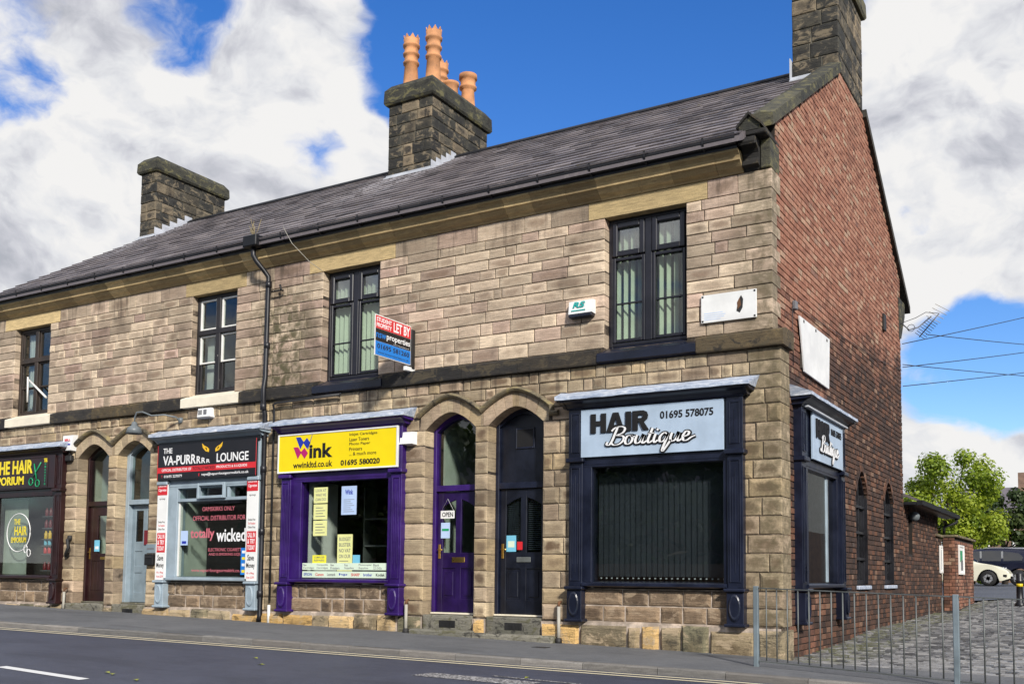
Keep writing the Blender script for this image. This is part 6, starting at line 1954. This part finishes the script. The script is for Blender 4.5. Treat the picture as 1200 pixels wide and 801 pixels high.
# down pipe between the two houses
t = thing('down_pipe', 'black rainwater pipe with hopper between the two houses', 'drainpipe', (-9.6, -.08, .1))
m = MB(); hx = -9.80
m.box(hx - .17, hx + .17, -.42, -.18, 7.03, 7.24, .015); m.build('hopper', 'gutter_black', t)
m = MB(); m.tube([(hx, -.30, 7.05), (hx, -.30, 6.88), (hx + .04, -.26, 6.78), (-9.66, -.14, 6.60), (-9.61, -.085, 6.50), (-9.61, -.085, 6.3), (-9.605, -.10, 4.6), (-9.605, -.135, 4.40), (-9.605, -.135, 4.1), (-9.605, -.08, 3.9), (-9.60, -.08, .22), (-9.60, -.11, .13)], .047, 10); m.build('pipe', 'black_paint', t)
for z in (6.35, 5.2, 4.05, 2.9, 1.75, .62):
    m = MB(); m.lathe(-9.603, -.085 if z != 4.05 else -.135, [(.05, z - .06), (.06, z - .055), (.06, z + .055), (.05, z + .06)], 10); m.build('collar', 'black_paint', t)
m = MB(); m.tube([(-9.55, -.06, 6.22), (-9.30, -.06, 6.22)], .018, 6); m.tube([(-9.30, -.02, 6.22), (-9.30, -.07, 6.22), (-9.33, -.07, 6.32)], .02, 6); m.build('bracket', 'iron', t)
t = thing('cable_conduit', 'thin black conduit dropping beside the purple shopfront', 'pipe', (-9.4, -.05, .1))
m = MB(); m.tube([(-7.8, -.10, 4.135), (-9.30, -.10, 4.10), (-9.39, -.10, 4.08), (-9.40, -.06, 3.98), (-9.385, -.06, .50)], .020, 7); m.tube([(-7.78, -.09, 4.15), (-9.30, -.09, 4.15)], .012, 6); m.build('pipe', 'cable_black', t)
m = MB(); m.tube([(-9.375, -.08, .42), (-9.37, -.09, .09)], .028, 8); m.build('pipe_end', 'white_paint', t)
for lb, x, z0, z1 in (('white stand pipe with rusty top between the navy door and navy shopfront', -3.37, .0, .60), ('pale stand pipe with rusty top right of the purple shopfront', -6.24, .05, .57), ('pale stand pipe beside the dark maroon shopfront', -15.2, .16, .64)):
    t = thing('stand_pipe', lb, 'pipe', (x, -.13, z0), 'stand pipes at the foot of the wall')
    m = MB(); m.tube([(x, -.13, z0 - .05), (x - .003, -.125, z1 - .07)], .027, 9); m.build('pipe', 'cable_pale', t)
    m = MB(); m.tube([(x - .003, -.125, z1 - .08), (x - .003, -.12, z1 - .01), (x - .003, -.06, z1)], .022, 8); m.build('rusty_cap', 'rust', t)
    m = MB(); m.lathe(x, -.13, [(.055, z0 - .05), (.05, z0 + .05), (.03, z0 + .06)], 9); m.build('collar', 'iron', t)
# weeds and hanging wire at the gutter
m = MB()
for i in range(9):
    a = R.uniform(-1, 1); m.tube([(-9.8 + R.uniform(-.1, .1), -.3, 7.2), (-9.8 + a * .12, -.3, 7.35), (-9.8 + a * .22 + R.uniform(-.05, .05), -.3 + R.uniform(-.1, .1), 7.42 + R.uniform(0, .16))], .006, 4)
tag(m.build('weed', 'weed', None, (-9.8, -.3, 7.2)), 'dry weeds growing from the gutter above the hopper', 'weeds')
m = MB(); m.tube([(-8.95, -.42, 7.25), (-8.85, -.45, 7.12), (-8.72, -.42, 6.9), (-8.55, -.15, 6.62), (-8.38, .02, 6.46)], .006, 5)
tag(m.build('loose_wire', 'cable_pale', None, (-8.9, -.4, 7.2)), 'thin loose wire hanging from the gutter to the window head', 'wire')
# drain cover in the pavement
o = bx('stop_tap_cover', 'iron', None, -3.35, -3.12, -.98, -.83, zpave(-3.2, -.9) - .02, zpave(-3.2, -.9) + .006, .0, (-3.2, -.9, 0)); tag(o, 'small dark stop tap cover in the pavement', 'cover')

# ------------------------------------------------------------------ guard rail
t = thing('guard_rail', 'galvanised steel pedestrian guard rail at the kerb corner', 'railing', (0.06, -1.25, -.12))
A = Vector((0.04, -1.28)); B = Vector((2.42, -1.90)); D = (B - A)
def gz(p): return zpave(p[0], p[1]) if p[1] < -.4 else zlane(*p)
def rail(p, q, z0, z1, w_, hgt):
    d = (q - p).normalized(); n = Vector((-d.y, d.x)) * w_
    m = MB(); vs = []
    for c, z in ((p, z0), (q, z1)):
        for s_, h_ in ((-1, 0), (1, 0), (1, hgt), (-1, hgt)): vs.append((c.x + n.x * s_, c.y + n.y * s_, z + h_))
    m.add(vs, [(0, 1, 5, 4), (1, 2, 6, 5), (2, 3, 7, 6), (3, 0, 4, 7), (0, 3, 2, 1), (4, 5, 6, 7)]); return m
bar_me = None
for k in range(2):
    P0 = A + D * k; P1 = A + D * (k + 1)
    for e, c in enumerate((P0, P1) if k == 1 else (P0,)):
        z = gz(c)
        bx('post', 'galvanised', t, c.x - .030, c.x + .030, c.y - .030, c.y + .030, z - .1, z + .985, .006)
    u = D.normalized()
    q0, q1 = P0 + u * .032, P1 - u * .032
    rail(q0, q1, gz(P0) + .955, gz(P1) + .955, .011, .013).build('top_rail', 'steel_grey', t); rail(q0, q1, gz(P0) + .06, gz(P1) + .06, .011, .014).build('bottom_rail', 'steel_grey', t)
    n = 17
    for i in range(1, n):
        c = P0 + D * (i / n); z = gz(c)
        if bar_me is None:
            m = MB(); m.tube([(t['_o'][0], t['_o'][1], t['_o'][2]), (t['_o'][0], t['_o'][1], t['_o'][2] + .875)], .0085, 8); b_ = m.build('bar', 'steel_grey', t); bar_me = b_
            b_.location = Vector((c.x, c.y, z + .081)) - Vector(t['_o'])
        else: clone(bar_me, Vector((c.x, c.y, z + .081)) - Vector(t['_o']), t)

# ------------------------------------------------------------------ outbuilding and boundary wall along the lane
def brick_mass(name, label, cat, origin, X, ya, yb, zlo, topf, hole=lambda y, z: False, mat='brick', holes=()):
    t = thing(name, label, cat, origin)
    m = MB()
    ys = sorted({ya, yb} | {q for h in holes for q in h[:2]})
    for a, b in zip(ys, ys[1:]):
        mid = (a + b) / 2; zz = zlo
        for h in holes:
            if h[0] < mid < h[1]:
                m.prism([(a, zz), (b, zz), (b, h[2]), (a, h[2])], X - .012, X - .3, 'x'); zz = h[3]
        m.prism([(a, zz), (b, zz), (b, topf(b)), (a, topf(a))], X - .012, X - .3, 'x')
    w_ = m.build('wall', 'brick_mortar', t)
    bk = brickwork(ya, yb, zlo, lambda y: topf(y) + .005, X, hole)
    bk = [(px_area([(X, a, c), (X, b, c), (X, b, d), (X, a, d)]), a, b, c, d) for a, b, c, d in bk]
    bk.sort(key=lambda q: -q[0])
    r_ = MB()
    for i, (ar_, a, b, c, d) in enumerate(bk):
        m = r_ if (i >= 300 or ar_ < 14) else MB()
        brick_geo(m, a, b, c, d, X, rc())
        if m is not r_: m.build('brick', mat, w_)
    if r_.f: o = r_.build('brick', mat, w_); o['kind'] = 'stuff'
    return t, w_
LX = -0.13
ov = (10.42, 10.95, 1.55, 2.42)
hole = lambda y, z: ov[0] < y < ov[1] and ov[2] < z < ov[3] - .0
ob, obw = brick_mass('outbuilding', 'low dark brick lean to with slate eaves behind the tall gable', 'outbuilding', (LX, 13, 0), LX, 9.81, 14.75, -.1, lambda y: 2.66, hole, holes=(ov,))
m = MB(); m.prism([(LX + .30, 2.70), (LX + .32, 2.74), (-3.2, 4.3), (-3.2, 4.2)], 9.82, 15.9, 'y'); r_ = m.build('roof', 'slate', ob)
m = MB(); m.prism([(LX + .29, 2.62), (LX + .40, 2.62), (LX + .41, 2.72), (LX + .29, 2.72)], 9.82, 15.9, 'y'); m.build('gutter', 'gutter_black', ob)
m = MB(); m.box(LX, LX + .28, 9.83, 15.85, 2.63, 2.69); m.build('soffit', 'black_paint', ob)
m = MB(); m.tube([(LX + .34, 15.7, 2.62), (LX + .34, 15.7, 2.52), (LX + .06, 15.5, 2.40), (LX + .05, 15.5, 2.2)], .04, 7); m.build('outlet_pipe', 'gutter_black', ob)
bx('window', 'black_paint', ob, LX - .2, LX - .15, ov[0], ov[1], ov[2], ov[3])
bx('rear_mass', 'far_brick', ob, -4.5, LX - .31, 9.85, 15.8, -.2, 2.6)
m = MB(); m.lathe(LX + .10, 10.62, [(.03, 2.30), (.10, 2.34), (.12, 2.42), (.08, 2.5), (.02, 2.52)], 10); tag(m.build('wall_lamp', 'lamp_grey', None, (LX, 10.6, 2.3)), 'small round grey lamp under the lean to eaves', 'lamp')
bw, bww = brick_mass('boundary_wall', 'low weathered brick wall with dark coping next to the car park', 'wall', (LX, 17, .2), LX, 14.75, 15.35, -.1, lambda y: 2.08)
bx('coping', 'hood_stone', bw, LX - .34, LX + .06, 14.3, 15.36, 2.10, 2.17, .01)
pw, pww = brick_mass('boundary_wall', 'brighter orange brick pier wall standing forward at the end of the lane wall', 'wall', (.2, 17, .2), .2, 15.45, 19.3, .05, lambda y: 2.10, mat='brick_orange')
bx('coping', 'hood_stone', pw, -.2, .27, 15.38, 19.36, 2.115, 2.18, .012)
# the end of that wall that faces the street
vs_ = MB()
vs_.box(-.125, .186, 15.43, 19.25, .0, 2.1); vs_.build('wall_core', 'brick_mortar', pw)
z = .05; k = 0
while z < 2.05:
    xs = [-.11, .03, .19] if k % 2 else [-.11, .10, .19]
    for a, b in zip(xs, xs[1:]): MB().box(a + .005, b - .005, 15.415, 15.46, z + .005, z + .09, .003, rc()).build('brick', 'brick_orange', pww)
    z += .0945; k += 1
for k, (yy0, yy1, zz0, zz1, X, lb) in enumerate(((14.85, 15.25, 1.15, 1.88, LX, 'blank white framed notice board on the darker lane wall'), (15.9, 16.9, 1.12, 1.93, .2, 'white framed notice board with a picture on the orange pier wall'))):
    t = thing('notice_board', lb, 'notice board', (X, (yy0 + yy1) / 2, zz0), 'notice boards on the lane walls')
    tf = lambda v, X=X: (X - v[1], v[0], v[2])
    f = MB(tf); ring_frame(f, yy0, yy1, -.05, -.002, zz0, zz1, .06, .006); f.build('frame', 'white_paint', t)
    MB(tf).box(yy0 + .05, yy1 - .05, -.03, -.004, zz0 + .05, zz1 - .05).build('panel', 'paper_white', t)
    if k: 
        MB(tf).box(yy0 + .2, yy1 - .3, -.033, -.0302, zz0 + .35, zz1 - .15).build('print', 'ink_green', t); MB(tf).box(yy0 + .35, yy1 - .25, -.034, -.0305, zz0 + .12, zz0 + .4).build('print', 'ink_grey', t)
    else: MB(tf).box(yy0 + .12, yy1 - .12, -.033, -.0302, zz0 + .1, zz1 - .1).build('print', 'greyblue_dark', t)
# low mossy kerb line between the wall foot and the setts
# bollard
z = zlane(1.72, 15.5)
t = thing('bollard', 'black bollard with yellow band at the end of the setts', 'bollard', (1.72, 15.5, z))
m = MB(); m.lathe(1.72, 15.5, [(.13, z - .05), (.13, z + .06), (.085, z + .10), (.075, z + .60), (.095, z + .62), (.095, z + .66), (.08, z + .68), (.085, z + .82), (.05, z + .88)], 14); m.build('post', 'black_paint', t)
m = MB(); m.lathe(1.72, 15.5, [(.0795, z + .50), (.0825, z + .50), (.0815, z + .58), (.0785, z + .58)], 14); m.build('band', 'hazard_yellow', t)

# ------------------------------------------------------------------ cars
def car(label, name, x0, y0, zg, L, W_, prof, belt, glass, wheels, wr, body, flip, roofcol=None):
    """prof: outline (x along the car from the nose, z); built facing -x, flip turns it to +x"""
    def tx(p):
        return x0 + (L - p if flip else p)
    t = thing(name, label, 'car', (x0 + L / 2, y0 + W_ / 2, zg), 'parked cars')
    def halfw(x, z):
        w0 = W_ / 2
        e = min(x, L - x)
        w0 *= 1 - 0.16 * max(0, 1 - e / 0.7) ** 2
        if z > belt: w0 -= (z - belt) * 0.36
        if z < 0.35: w0 -= (0.35 - z) * 0.2
        return w0
    # body shell: side outline in rings from sill to roof, lofted across the car
    n = 28; rows = []
    up = prof
    def zt(x): return lerp_tab(up, x)
    m = MB(); cy = y0 + W_ / 2
    xs = [L * i / 40 for i in range(41)]
    lv = [0.22, .36, .55, .75, belt]
    ring = []
    for x in xs:
        top = zt(x); low = 0.22 + (0.12 * max(0, 1 - min(x, L - x) / .35))
        for wx in wheels:
            d = abs(x - wx)
            if d < wr * 1.22: low = max(low, wr * 0.98 + math.sqrt(max(0, (wr * 1.22) ** 2 - d * d)) * .99 - .0)
        pts = []
        for k in range(9):
            z = low + (min(top, belt) - low) * k / 5 if k <= 5 else min(top, belt) + max(0.0, top - min(top, belt)) * (k - 5) / 3
            hw = halfw(x, z)
            if k == 8: hw *= .86
            pts.append((hw, z))
        ring.append(pts)
    vs = []
    for x, pts in zip(xs, ring):
        for hw, z in pts: vs.append((tx(x), cy - hw, zg + z))
        for hw, z in reversed(pts): vs.append((tx(x), cy + hw, zg + z))
    q = 18
    fs = []
    for i in range(len(xs) - 1):
        for j in range(q - 1): fs.append((i * q + j, i * q + j + 1, (i + 1) * q + j + 1, (i + 1) * q + j))
    fs += [tuple(range(q))[::-1], tuple((len(xs) - 1) * q + j for j in range(q))]
    if not flip: fs = [f[::-1] for f in fs]
    m.add(vs, fs, smooth=True)
    b_ = m.build('body', body, t)
    # glass: panels lying just proud of the flank
    for pane in glass:
        m = MB(); vs = []
        for (x, z) in pane: vs.append((tx(x), cy - halfw(x, z) - .008, zg + z))
        for (x, z) in pane: vs.append((tx(x), cy - halfw(x, z) + .02, zg + z))
        k = len(pane)
        ff = [tuple(range(k))] + [(i, i + k, (i + 1) % k + k, (i + 1) % k) for i in range(k)]
        m.add(vs, ff); m.build('side_window', 'car_glass', t)
    for wx in wheels:
        for sy in (-1, 1):
            X_, Y_ = tx(wx), cy + sy * (W_ / 2 - .10)
            m = MB(); seg = 22
            prf = [(wr * .62, -.11), (wr * .96, -.11), (wr, -.07), (wr, .07), (wr * .96, .11), (wr * .62, .11)]
            vs = []
            for r_, o_ in prf:
                for k in range(seg):
                    a = 2 * math.pi * k / seg; vs.append((X_ + r_ * math.cos(a), Y_ + o_, zg + wr + r_ * math.sin(a)))
            m.add(vs, [(i * seg + k, i * seg + (k + 1) % seg, (i + 1) * seg + (k + 1) % seg, (i + 1) * seg + k) for i in range(5) for k in range(seg)], smooth=True)
            wl = m.build('wheel', 'tyre', t)
            m = MB()
            m.add([(X_ + wr * .64 * math.cos(2 * math.pi * k / seg), Y_ + sy * .07, zg + wr + wr * .64 * math.sin(2 * math.pi * k / seg)) for k in range(seg)], [tuple(range(seg)) if sy > 0 else tuple(range(seg))[::-1]]); m.build('rim_back', 'tyre', wl)
            m = MB(); ys_ = Y_ + sy * .10
            for k in range(6):
                a = 2 * math.pi * k / 6 + .2; c, s_ = math.cos(a), math.sin(a); d = .055
                m.add([(X_ - s_ * d, ys_, zg + wr + c * d), (X_ + s_ * d, ys_, zg + wr - c * d), (X_ + c * wr * .6 + s_ * d * 1.3, ys_, zg + wr + s_ * wr * .6 - c * d * 1.3), (X_ + c * wr * .6 - s_ * d * 1.3, ys_, zg + wr + s_ * wr * .6 + c * d * 1.3)], [(0, 1, 2, 3)])
            for k in range(seg):
                a, a2 = 2 * math.pi * k / seg, 2 * math.pi * (k + 1) / seg
                m.add([(X_ + wr * r_ * math.cos(aa), ys_, zg + wr + wr * r_ * math.sin(aa)) for r_, aa in ((.54, a), (.64, a), (.64, a2), (.54, a2))], [(0, 1, 2, 3)])
            m.build('rim', 'alloy', wl)
    return t, tx, cy, halfw
glass_mat('car_glass', (0.10, 0.16, 0.15), 3.0)
zc_ = zlane(0, 34)
P1 = [(0, .52), (.12, .70), (.35, .82), (.9, .95), (1.25, 1.0), (1.45, 1.08), (1.75, 1.33), (2.1, 1.47), (2.5, 1.50), (2.95, 1.42), (3.4, 1.16), (3.75, .95), (4.0, .78), (4.08, .55)]
t, tx, cy, hwf = car('cream rounded small car parked with its nose to the right', 'parked_car', -4.13, 34.0, zc_, 4.08, 1.72, P1, .93, [[(1.52, .98), (2.35, .98), (2.35, 1.40), (1.95, 1.37), (1.74, 1.24)], [(2.45, .98), (3.25, .98), (3.05, 1.22), (2.75, 1.37), (2.45, 1.40)]], (0.85, 3.30), .33, 'car_cream', True)
for sy in (-1, 1):
    m = MB(); m.disc((tx(.32), cy + sy * .56, zc_ + .70), (0, 1, 0), (.35, 0, .95), (1, 0, .3), .13, .12, .05, 14); m.build('headlight', 'lamp_glass', t)
bx('grille', 'tyre', t, tx(.03) - .02, tx(.03) + .03, cy - .55, cy + .55, zc_ + .30, zc_ + .42); bx('fog_slot', 'tyre', t, tx(.42), tx(.12), cy - hwf(.25, .4) - .004, cy - hwf(.25, .4) + .1, zc_ + .40, zc_ + .50)
bx('number_plate', 'white_plastic', t, tx(-.02) - .01, tx(-.02) + .01, cy - .26, cy + .26, zc_ + .43, zc_ + .54)
m = MB(); m.add([(tx(1.28), cy - .62, zc_ + 1.02), (tx(1.28), cy + .62, zc_ + 1.02), (tx(1.80), cy + .54, zc_ + 1.365), (tx(1.80), cy - .54, zc_ + 1.365)], [(0, 1, 2, 3)]); m.build('windscreen', 'car_glass', t)
P2 = [(0, .65), (.1, .85), (.4, .98), (.85, 1.08), (1.1, 1.15), (1.65, 1.55), (2.0, 1.68), (3.0, 1.74), (4.1, 1.66), (4.45, 1.50), (4.7, 1.12), (4.78, .9), (4.8, .6)]
t, tx, cy, hwf = car('dark navy estate car with roof rails parked behind the cream car', 'parked_car', -3.75, 37.0, zc_, 4.8, 1.92, P2, 1.08, [[(1.35, 1.13), (2.20, 1.13), (2.20, 1.58), (1.75, 1.55)], [(2.30, 1.13), (3.10, 1.13), (3.10, 1.61), (2.30, 1.59)], [(3.20, 1.13), (3.95, 1.16), (4.02, 1.30), (3.85, 1.48), (3.20, 1.58)]], (0.92, 3.80), .37, 'car_navy', False)
for sy in (-1, 1):
    m = MB(); m.tube([(tx(2.3), cy + sy * .62, zc_ + 1.66), (tx(2.4), cy + sy * .62, zc_ + 1.74), (tx(4.0), cy + sy * .62, zc_ + 1.73), (tx(4.1), cy + sy * .62, zc_ + 1.64)], .02, 6); m.build('roof_rail', 'alloy', t)
bx('tail_light', 'tail_red', t, tx(4.62), tx(4.74), cy - hwf(4.68, .95) - .01, cy - hwf(4.68, .95) + .2, zc_ + .85, zc_ + 1.08); bx('door_handle', 'car_navy', t, tx(3.15), tx(3.35), cy - hwf(3.2, .95) - .03, cy - hwf(3.2, .95), zc_ + .98, zc_ + 1.02); bx('pillar', 'alloy', t, tx(2.21), tx(2.29), cy - hwf(2.25, 1.3) - .015, cy - hwf(2.25, 1.3) + .05, zc_ + 1.12, zc_ + 1.58); bx('pillar', 'alloy', t, tx(3.11), tx(3.19), cy - hwf(3.15, 1.3) - .015, cy - hwf(3.15, 1.3) + .05, zc_ + 1.12, zc_ + 1.58)

# ------------------------------------------------------------------ trees
def tree(label, name, x, y, z0, h, crown_r, crown_z, nleaf, leaf, mat, seed, clumps=34, group=None, squash=.9):
    rr = random.Random(seed)
    t = thing(name, label, 'tree', (x, y, z0), group)
    tr = MB()
    topz = z0 + h * .62
    tr.tube([(x, y, z0 - .2), (x + .03, y, z0 + h * .2), (x - .05, y + .05, z0 + h * .42), (x + .02, y, topz)], [h * .028, h * .022, h * .016, h * .006], 9)
    cl = []
    for i in range(clumps):
        a = rr.uniform(0, 2 * math.pi); e = rr.uniform(-.75, 1.0); q = rr.uniform(.35, 1.0) ** .6
        rxy = crown_r * q * math.sqrt(max(0.03, 1 - e * e * .85)) * rr.uniform(.75, 1.1)
        c = Vector((x + rxy * math.cos(a), y + rxy * math.sin(a), crown_z + e * crown_r * squash * rr.uniform(.8, 1.15)))
        cl.append((c, crown_r * rr.uniform(.17, .36)))
        if i % 2 == 0:
            b0 = z0 + h * rr.uniform(.25, .5)
            mid = Vector((x, y, b0)).lerp(c, .5) + Vector((0, 0, .1 * h * rr.uniform(-.3, .6)))
            tr.tube([(x, y, b0), mid, c], [h * .010, h * .007, h * .002], 5)
    tr.build('trunk', 'bark', t)
    m = MB()
    per = nleaf // clumps
    for c, r_ in cl:
        tone = rr.uniform(0, 1)
        for k in range(per):
            d = Vector((rr.gauss(0, 1), rr.gauss(0, 1), rr.gauss(0, .8)))
            if d.length < 1e-3: continue
            d = d.normalized() * r_ * rr.uniform(.35, 1.08)
            p = c + d
            n = (d.normalized() + Vector((rr.uniform(-.8, .8), rr.uniform(-.8, .8), rr.uniform(-.2, 1.1)))).normalized()
            u = n.cross(Vector((rr.uniform(-1, 1), rr.uniform(-1, 1), rr.uniform(-1, 1)))).normalized(); v = n.cross(u)
            s_ = leaf * rr.uniform(.6, 1.25)
            col = (min(1, max(0, tone * .55 + rr.uniform(0, .45))), rr.random(), rr.random())
            m.add([p - u * s_ * .5, p + v * s_ * .42 + u * s_ * .1, p + u * s_ * .6, p - v * s_ * .42 + u * s_ * .1], [(0, 1, 2, 3)], col)
    m.build('crown', mat, t)
    return t
tree('bright lime green leafy tree behind the lane wall', 'broadleaf_tree', -1.75, 30, .5, 5.9, 2.05, 3.95, 19000, .125, 'leaf_lime', 3, 46)
tree('darker green tree right of the lime tree by the far house', 'broadleaf_tree', -1.3, 46, .8, 6.2, 2.0, 4.3, 4200, .22, 'leaf_dark', 9, 26)
tree('low green bush below the lime tree behind the parked cars', 'bush', -2.6, 44, .8, 2.8, 1.6, 2.1, 3000, .2, 'leaf_lime', 12, 18)
for k in range(9):
    h_ = (7.5, 9, 7, 8.5, 8, 9.5, 7.2, 8.8, 8)[k]
    tree('tall dark tree across the road, %s from the left end of its row' % ('first', 'second', 'third', 'fourth', 'fifth', 'sixth', 'seventh', 'eighth', 'ninth')[k], 'street_tree', -34 + k * 5.2, -28 - (k * 37 % 5), -.4, h_, 4.3, h_ * .50, 3800, .5, 'leaf_dark', 40 + k, 34, 'trees across the road', 1.15)
t = thing('added_terrace', 'unseen long dark brick terrace added across the road behind the trees', 'house', (-15, -40, -.5)); bx('wall', 'far_brick', t, -60, 25, -46, -37, -.6, 6.0); MB().prism([(-36.7, 5.9), (-41.5, 9), (-46.3, 5.9)], -60.3, 25.3, 'x').build('roof', 'far_roof', t)  # unseen terrace added to keep bright sky out of the window reflections
bx('roadside_wall', 'far_brick', None, -60, 30, -24.2, -23.8, -.6, 1.5, 0, (-15, -24, -.5))
o = SC.objects['roadside_wall']; tag(o, 'long low wall on the far side of the road, behind the viewer', 'wall')
# ------------------------------------------------------------------ house beyond the car park
t = thing('brick_house', 'distant brown brick house with slate roof and white sash window', 'house', (-2.0, 74, .9))
bx('wall', 'far_brick', t, -6.5, 3.5, 70.2, 78, .5, 5.35)
MB().prism([(69.8, 5.5), (74.2, 8.3), (78.4, 5.5)], -6.8, 3.8, 'x').build('roof', 'far_roof', t)
bx('fascia', 'white_paint', t, -6.8, 3.8, 69.7, 69.82, 5.25, 5.52)
bx('chimney', 'far_brick', t, -2.6, -1.7, 73.6, 74.8, 7.6, 9.4)
for (x0, x1, z0, z1) in ((-2.35, -1.55, 3.35, 4.25), (.4, 1.4, 3.3, 4.3), (-5.4, -4.4, 3.3, 4.3)):
    f = MB(); ring_frame(f, x0, x1, 70.08, 70.21, z0, z1, .1); f.box((x0 + x1) / 2 - .04, (x0 + x1) / 2 + .04, 70.1, 70.2, z0, z1); f.box(x0, x1, 70.09, 70.2, (z0 + z1) / 2 - .04, (z0 + z1) / 2 + .04)
    w_ = f.build('window', 'white_paint', t); bx('pane', 'car_glass', w_, x0 + .05, x1 - .05, 70.15, 70.17, z0 + .05, z1 - .05)
t = thing('lamp_post', 'slim white lamp post in front of the distant house', 'lamp post', (-1.62, 56, .8)); m = MB(); m.tube([(-1.62, 56, .7), (-1.62, 56, 4.75)], .09, 8); m.build('pole', 'white_paint', t); bx('lantern', 'white_paint', t, -1.78, -1.46, 55.85, 56.15, 4.75, 4.95, .03)
# unseen house, added as a shade caster but too low to shade the gable
t = thing('brick_house', 'unseen brick house added on the other side of the cobbled lane', 'house', (12.5, 3, 0))
bx('wall', 'far_brick', t, 9.5, 18, -1.5, 30, -.6, 4.8); MB().prism([(9.3, 4.7), (13.75, 7.0), (18.2, 4.7)], -1.7, 30.2, 'y').build('roof', 'far_roof', t)
for y in (1, 5, 9, 14, 19, 24, 29):
    for z in (1, 3.0): 
        f = MB(); f.box(9.44, 9.52, y, y + 1.1, z, z + 1.5); w_ = f.build('window', 'white_paint', t); bx('pane', 'car_glass', w_, 9.42, 9.44, y + .1, y + 1.0, z + .1, z + 1.4)

t = thing('rendered_house', 'cream rendered house with brick base beyond the car park on the right', 'house', (14, 46, .6))
bx('base', 'far_brick', t, 9.6, 20, 33, 43, .3, 3.4); bx('base', 'far_brick', t, 9.6, 20, 43, 62, .3, 1.3); bx('wall', 'cream_render', t, 9.65, 19.95, 33.05, 42.99, 3.4, 7.6); bx('wall', 'cream_render', t, 9.65, 19.95, 43.01, 61.95, 1.3, 7.6); MB().prism([(9.3, 7.5), (14.8, 10.4), (20.3, 7.5)], 32.8, 62.2, 'y').build('roof', 'far_roof', t)
# ------------------------------------------------------------------ television aerial and wires
AX, AY, AZ = GX + .02, 9.75, 6.70
t = thing('aerial', 'television aerial on a bent arm at the rear corner of the gable', 'aerial', (AX, AY, AZ))
m = MB(); m.tube([(AX, AY, AZ), (AX + .16, AY + .1, AZ - .16), (AX + .34, AY + .2, AZ - .10), (AX + .60, AY + .3, AZ + .14)], .014, 6); m.build('arm', 'aerial_metal', t)
b0, b1 = Vector((AX + .34, AY + .3, AZ - .30)), Vector((AX + .78, AY + .2, AZ + .16))
m = MB(); m.tube([b0, b1], .012, 6); m.build('boom', 'aerial_metal', t)
for i in range(8):
    c = b0.lerp(b1, .04 + .09 * i); L = .13
    m = MB(); m.tube([(c.x - L * .75, c.y - L * .3, c.z + L * .6), (c.x + L * .75, c.y - -L * .3, c.z - L * .6)], .007, 5); m.build('element', 'aerial_metal', t)
m = MB()
for q in (-.12, -.04, .04, .12): m.tube([b1 + Vector((-.17 + q * .8, .0, .10 + q)), b1 + Vector((.10 + q * .8, .15, -.06 + q))], .007, 5)
m.build('reflector', 'cable_pale', t)
m = MB(); m.tube([(AX, AY, AZ - .02), (AX + .12, AY + .08, AZ + .04), (AX + .30, AY + .12, AZ + .10), (AX + .5, AY + .2, AZ + .22), b1], .007, 5); m.tube([(AX + .20 + .08 * math.cos(k * .7), AY + .1, AZ - .12 + .08 * math.sin(k * .7)) for k in range(10)], .007, 5); m.build('lead', 'cable_black', t)
for k, (a, b, lb) in enumerate((((-.10, 9.9, 6.25), (2.16, 18, 8.63), 'topmost of the thin black wires running right from the rear corner of the gable'),
        ((.40, 10, 6.43), (2.14, 18, 7.74), 'thin black wire running right from the foot of the aerial'),
        ((-.10, 9.9, 5.72), (2.14, 18, 7.59), 'third thin black wire down at the rear corner of the gable, rising to the right'),
        ((-.10, 9.9, 5.78), (2.12, 18, 6.84), 'thin black wire that falls slightly to the right beyond the gable, crossing two others'),
        ((-.10, 9.9, 5.29), (2.12, 18, 7.01), 'lowest of the thin black wires running right from the gable'))):
    a, b = Vector(a), Vector(b); e = a + (b - a) * 2.6
    pts = [a.lerp(e, i / 14) - Vector((0, 0, .12 * math.sin(min(1, i / 14) * math.pi))) for i in range(15)]
    m = MB(); m.tube(pts, .010, 5); tag(m.build('overhead_wire', 'cable_black', None, a), lb, 'wire', 'overhead wires beyond the gable')
# fallen leaves on the road
for (x, y, lb) in ((-4.6, -5.0, 'yellow green leaf alone in the middle of the road'), (-4.9, -6.75, 'yellow green leaf beside the end of the white dash'), (-5.05, -6.7, 'yellow green leaf touching the end of the white dash'), (-4.35, -6.9, 'yellow green leaf near the bottom edge right of the white dash'), (-1.7, -3.9, 'small leaf by the worn white marking'), (-5.3, -4.4, 'yellow green leaf lying nearest the yellow lines')):
    z = zroad(x, y) + .008; a = R.uniform(0, 3); c, s_ = math.cos(a) * .05, math.sin(a) * .05
    m = MB(); m.add([(x - c, y - s_, z), (x + s_ * .6, y - c * .6, z + .012), (x + c, y + s_, z + .004), (x - s_ * .6, y + c * .6, z + .012)], [(0, 1, 2, 3)], rc())
    tag(m.build('fallen_leaf', 'leaf_yellow', None, (x, y, z)), lb, 'leaf', 'fallen leaves on the road')

flush_texts()
for o in list(SC.objects):
    if '_o' in o: del o['_o']
SC.render.engine = 'CYCLES'
SC.cycles.max_bounces = 8
SC.cycles.transparent_max_bounces = 12
SC.cycles.caustics_reflective = False
SC.cycles.caustics_refractive = False
SC.cycles.sample_clamp_indirect = 6
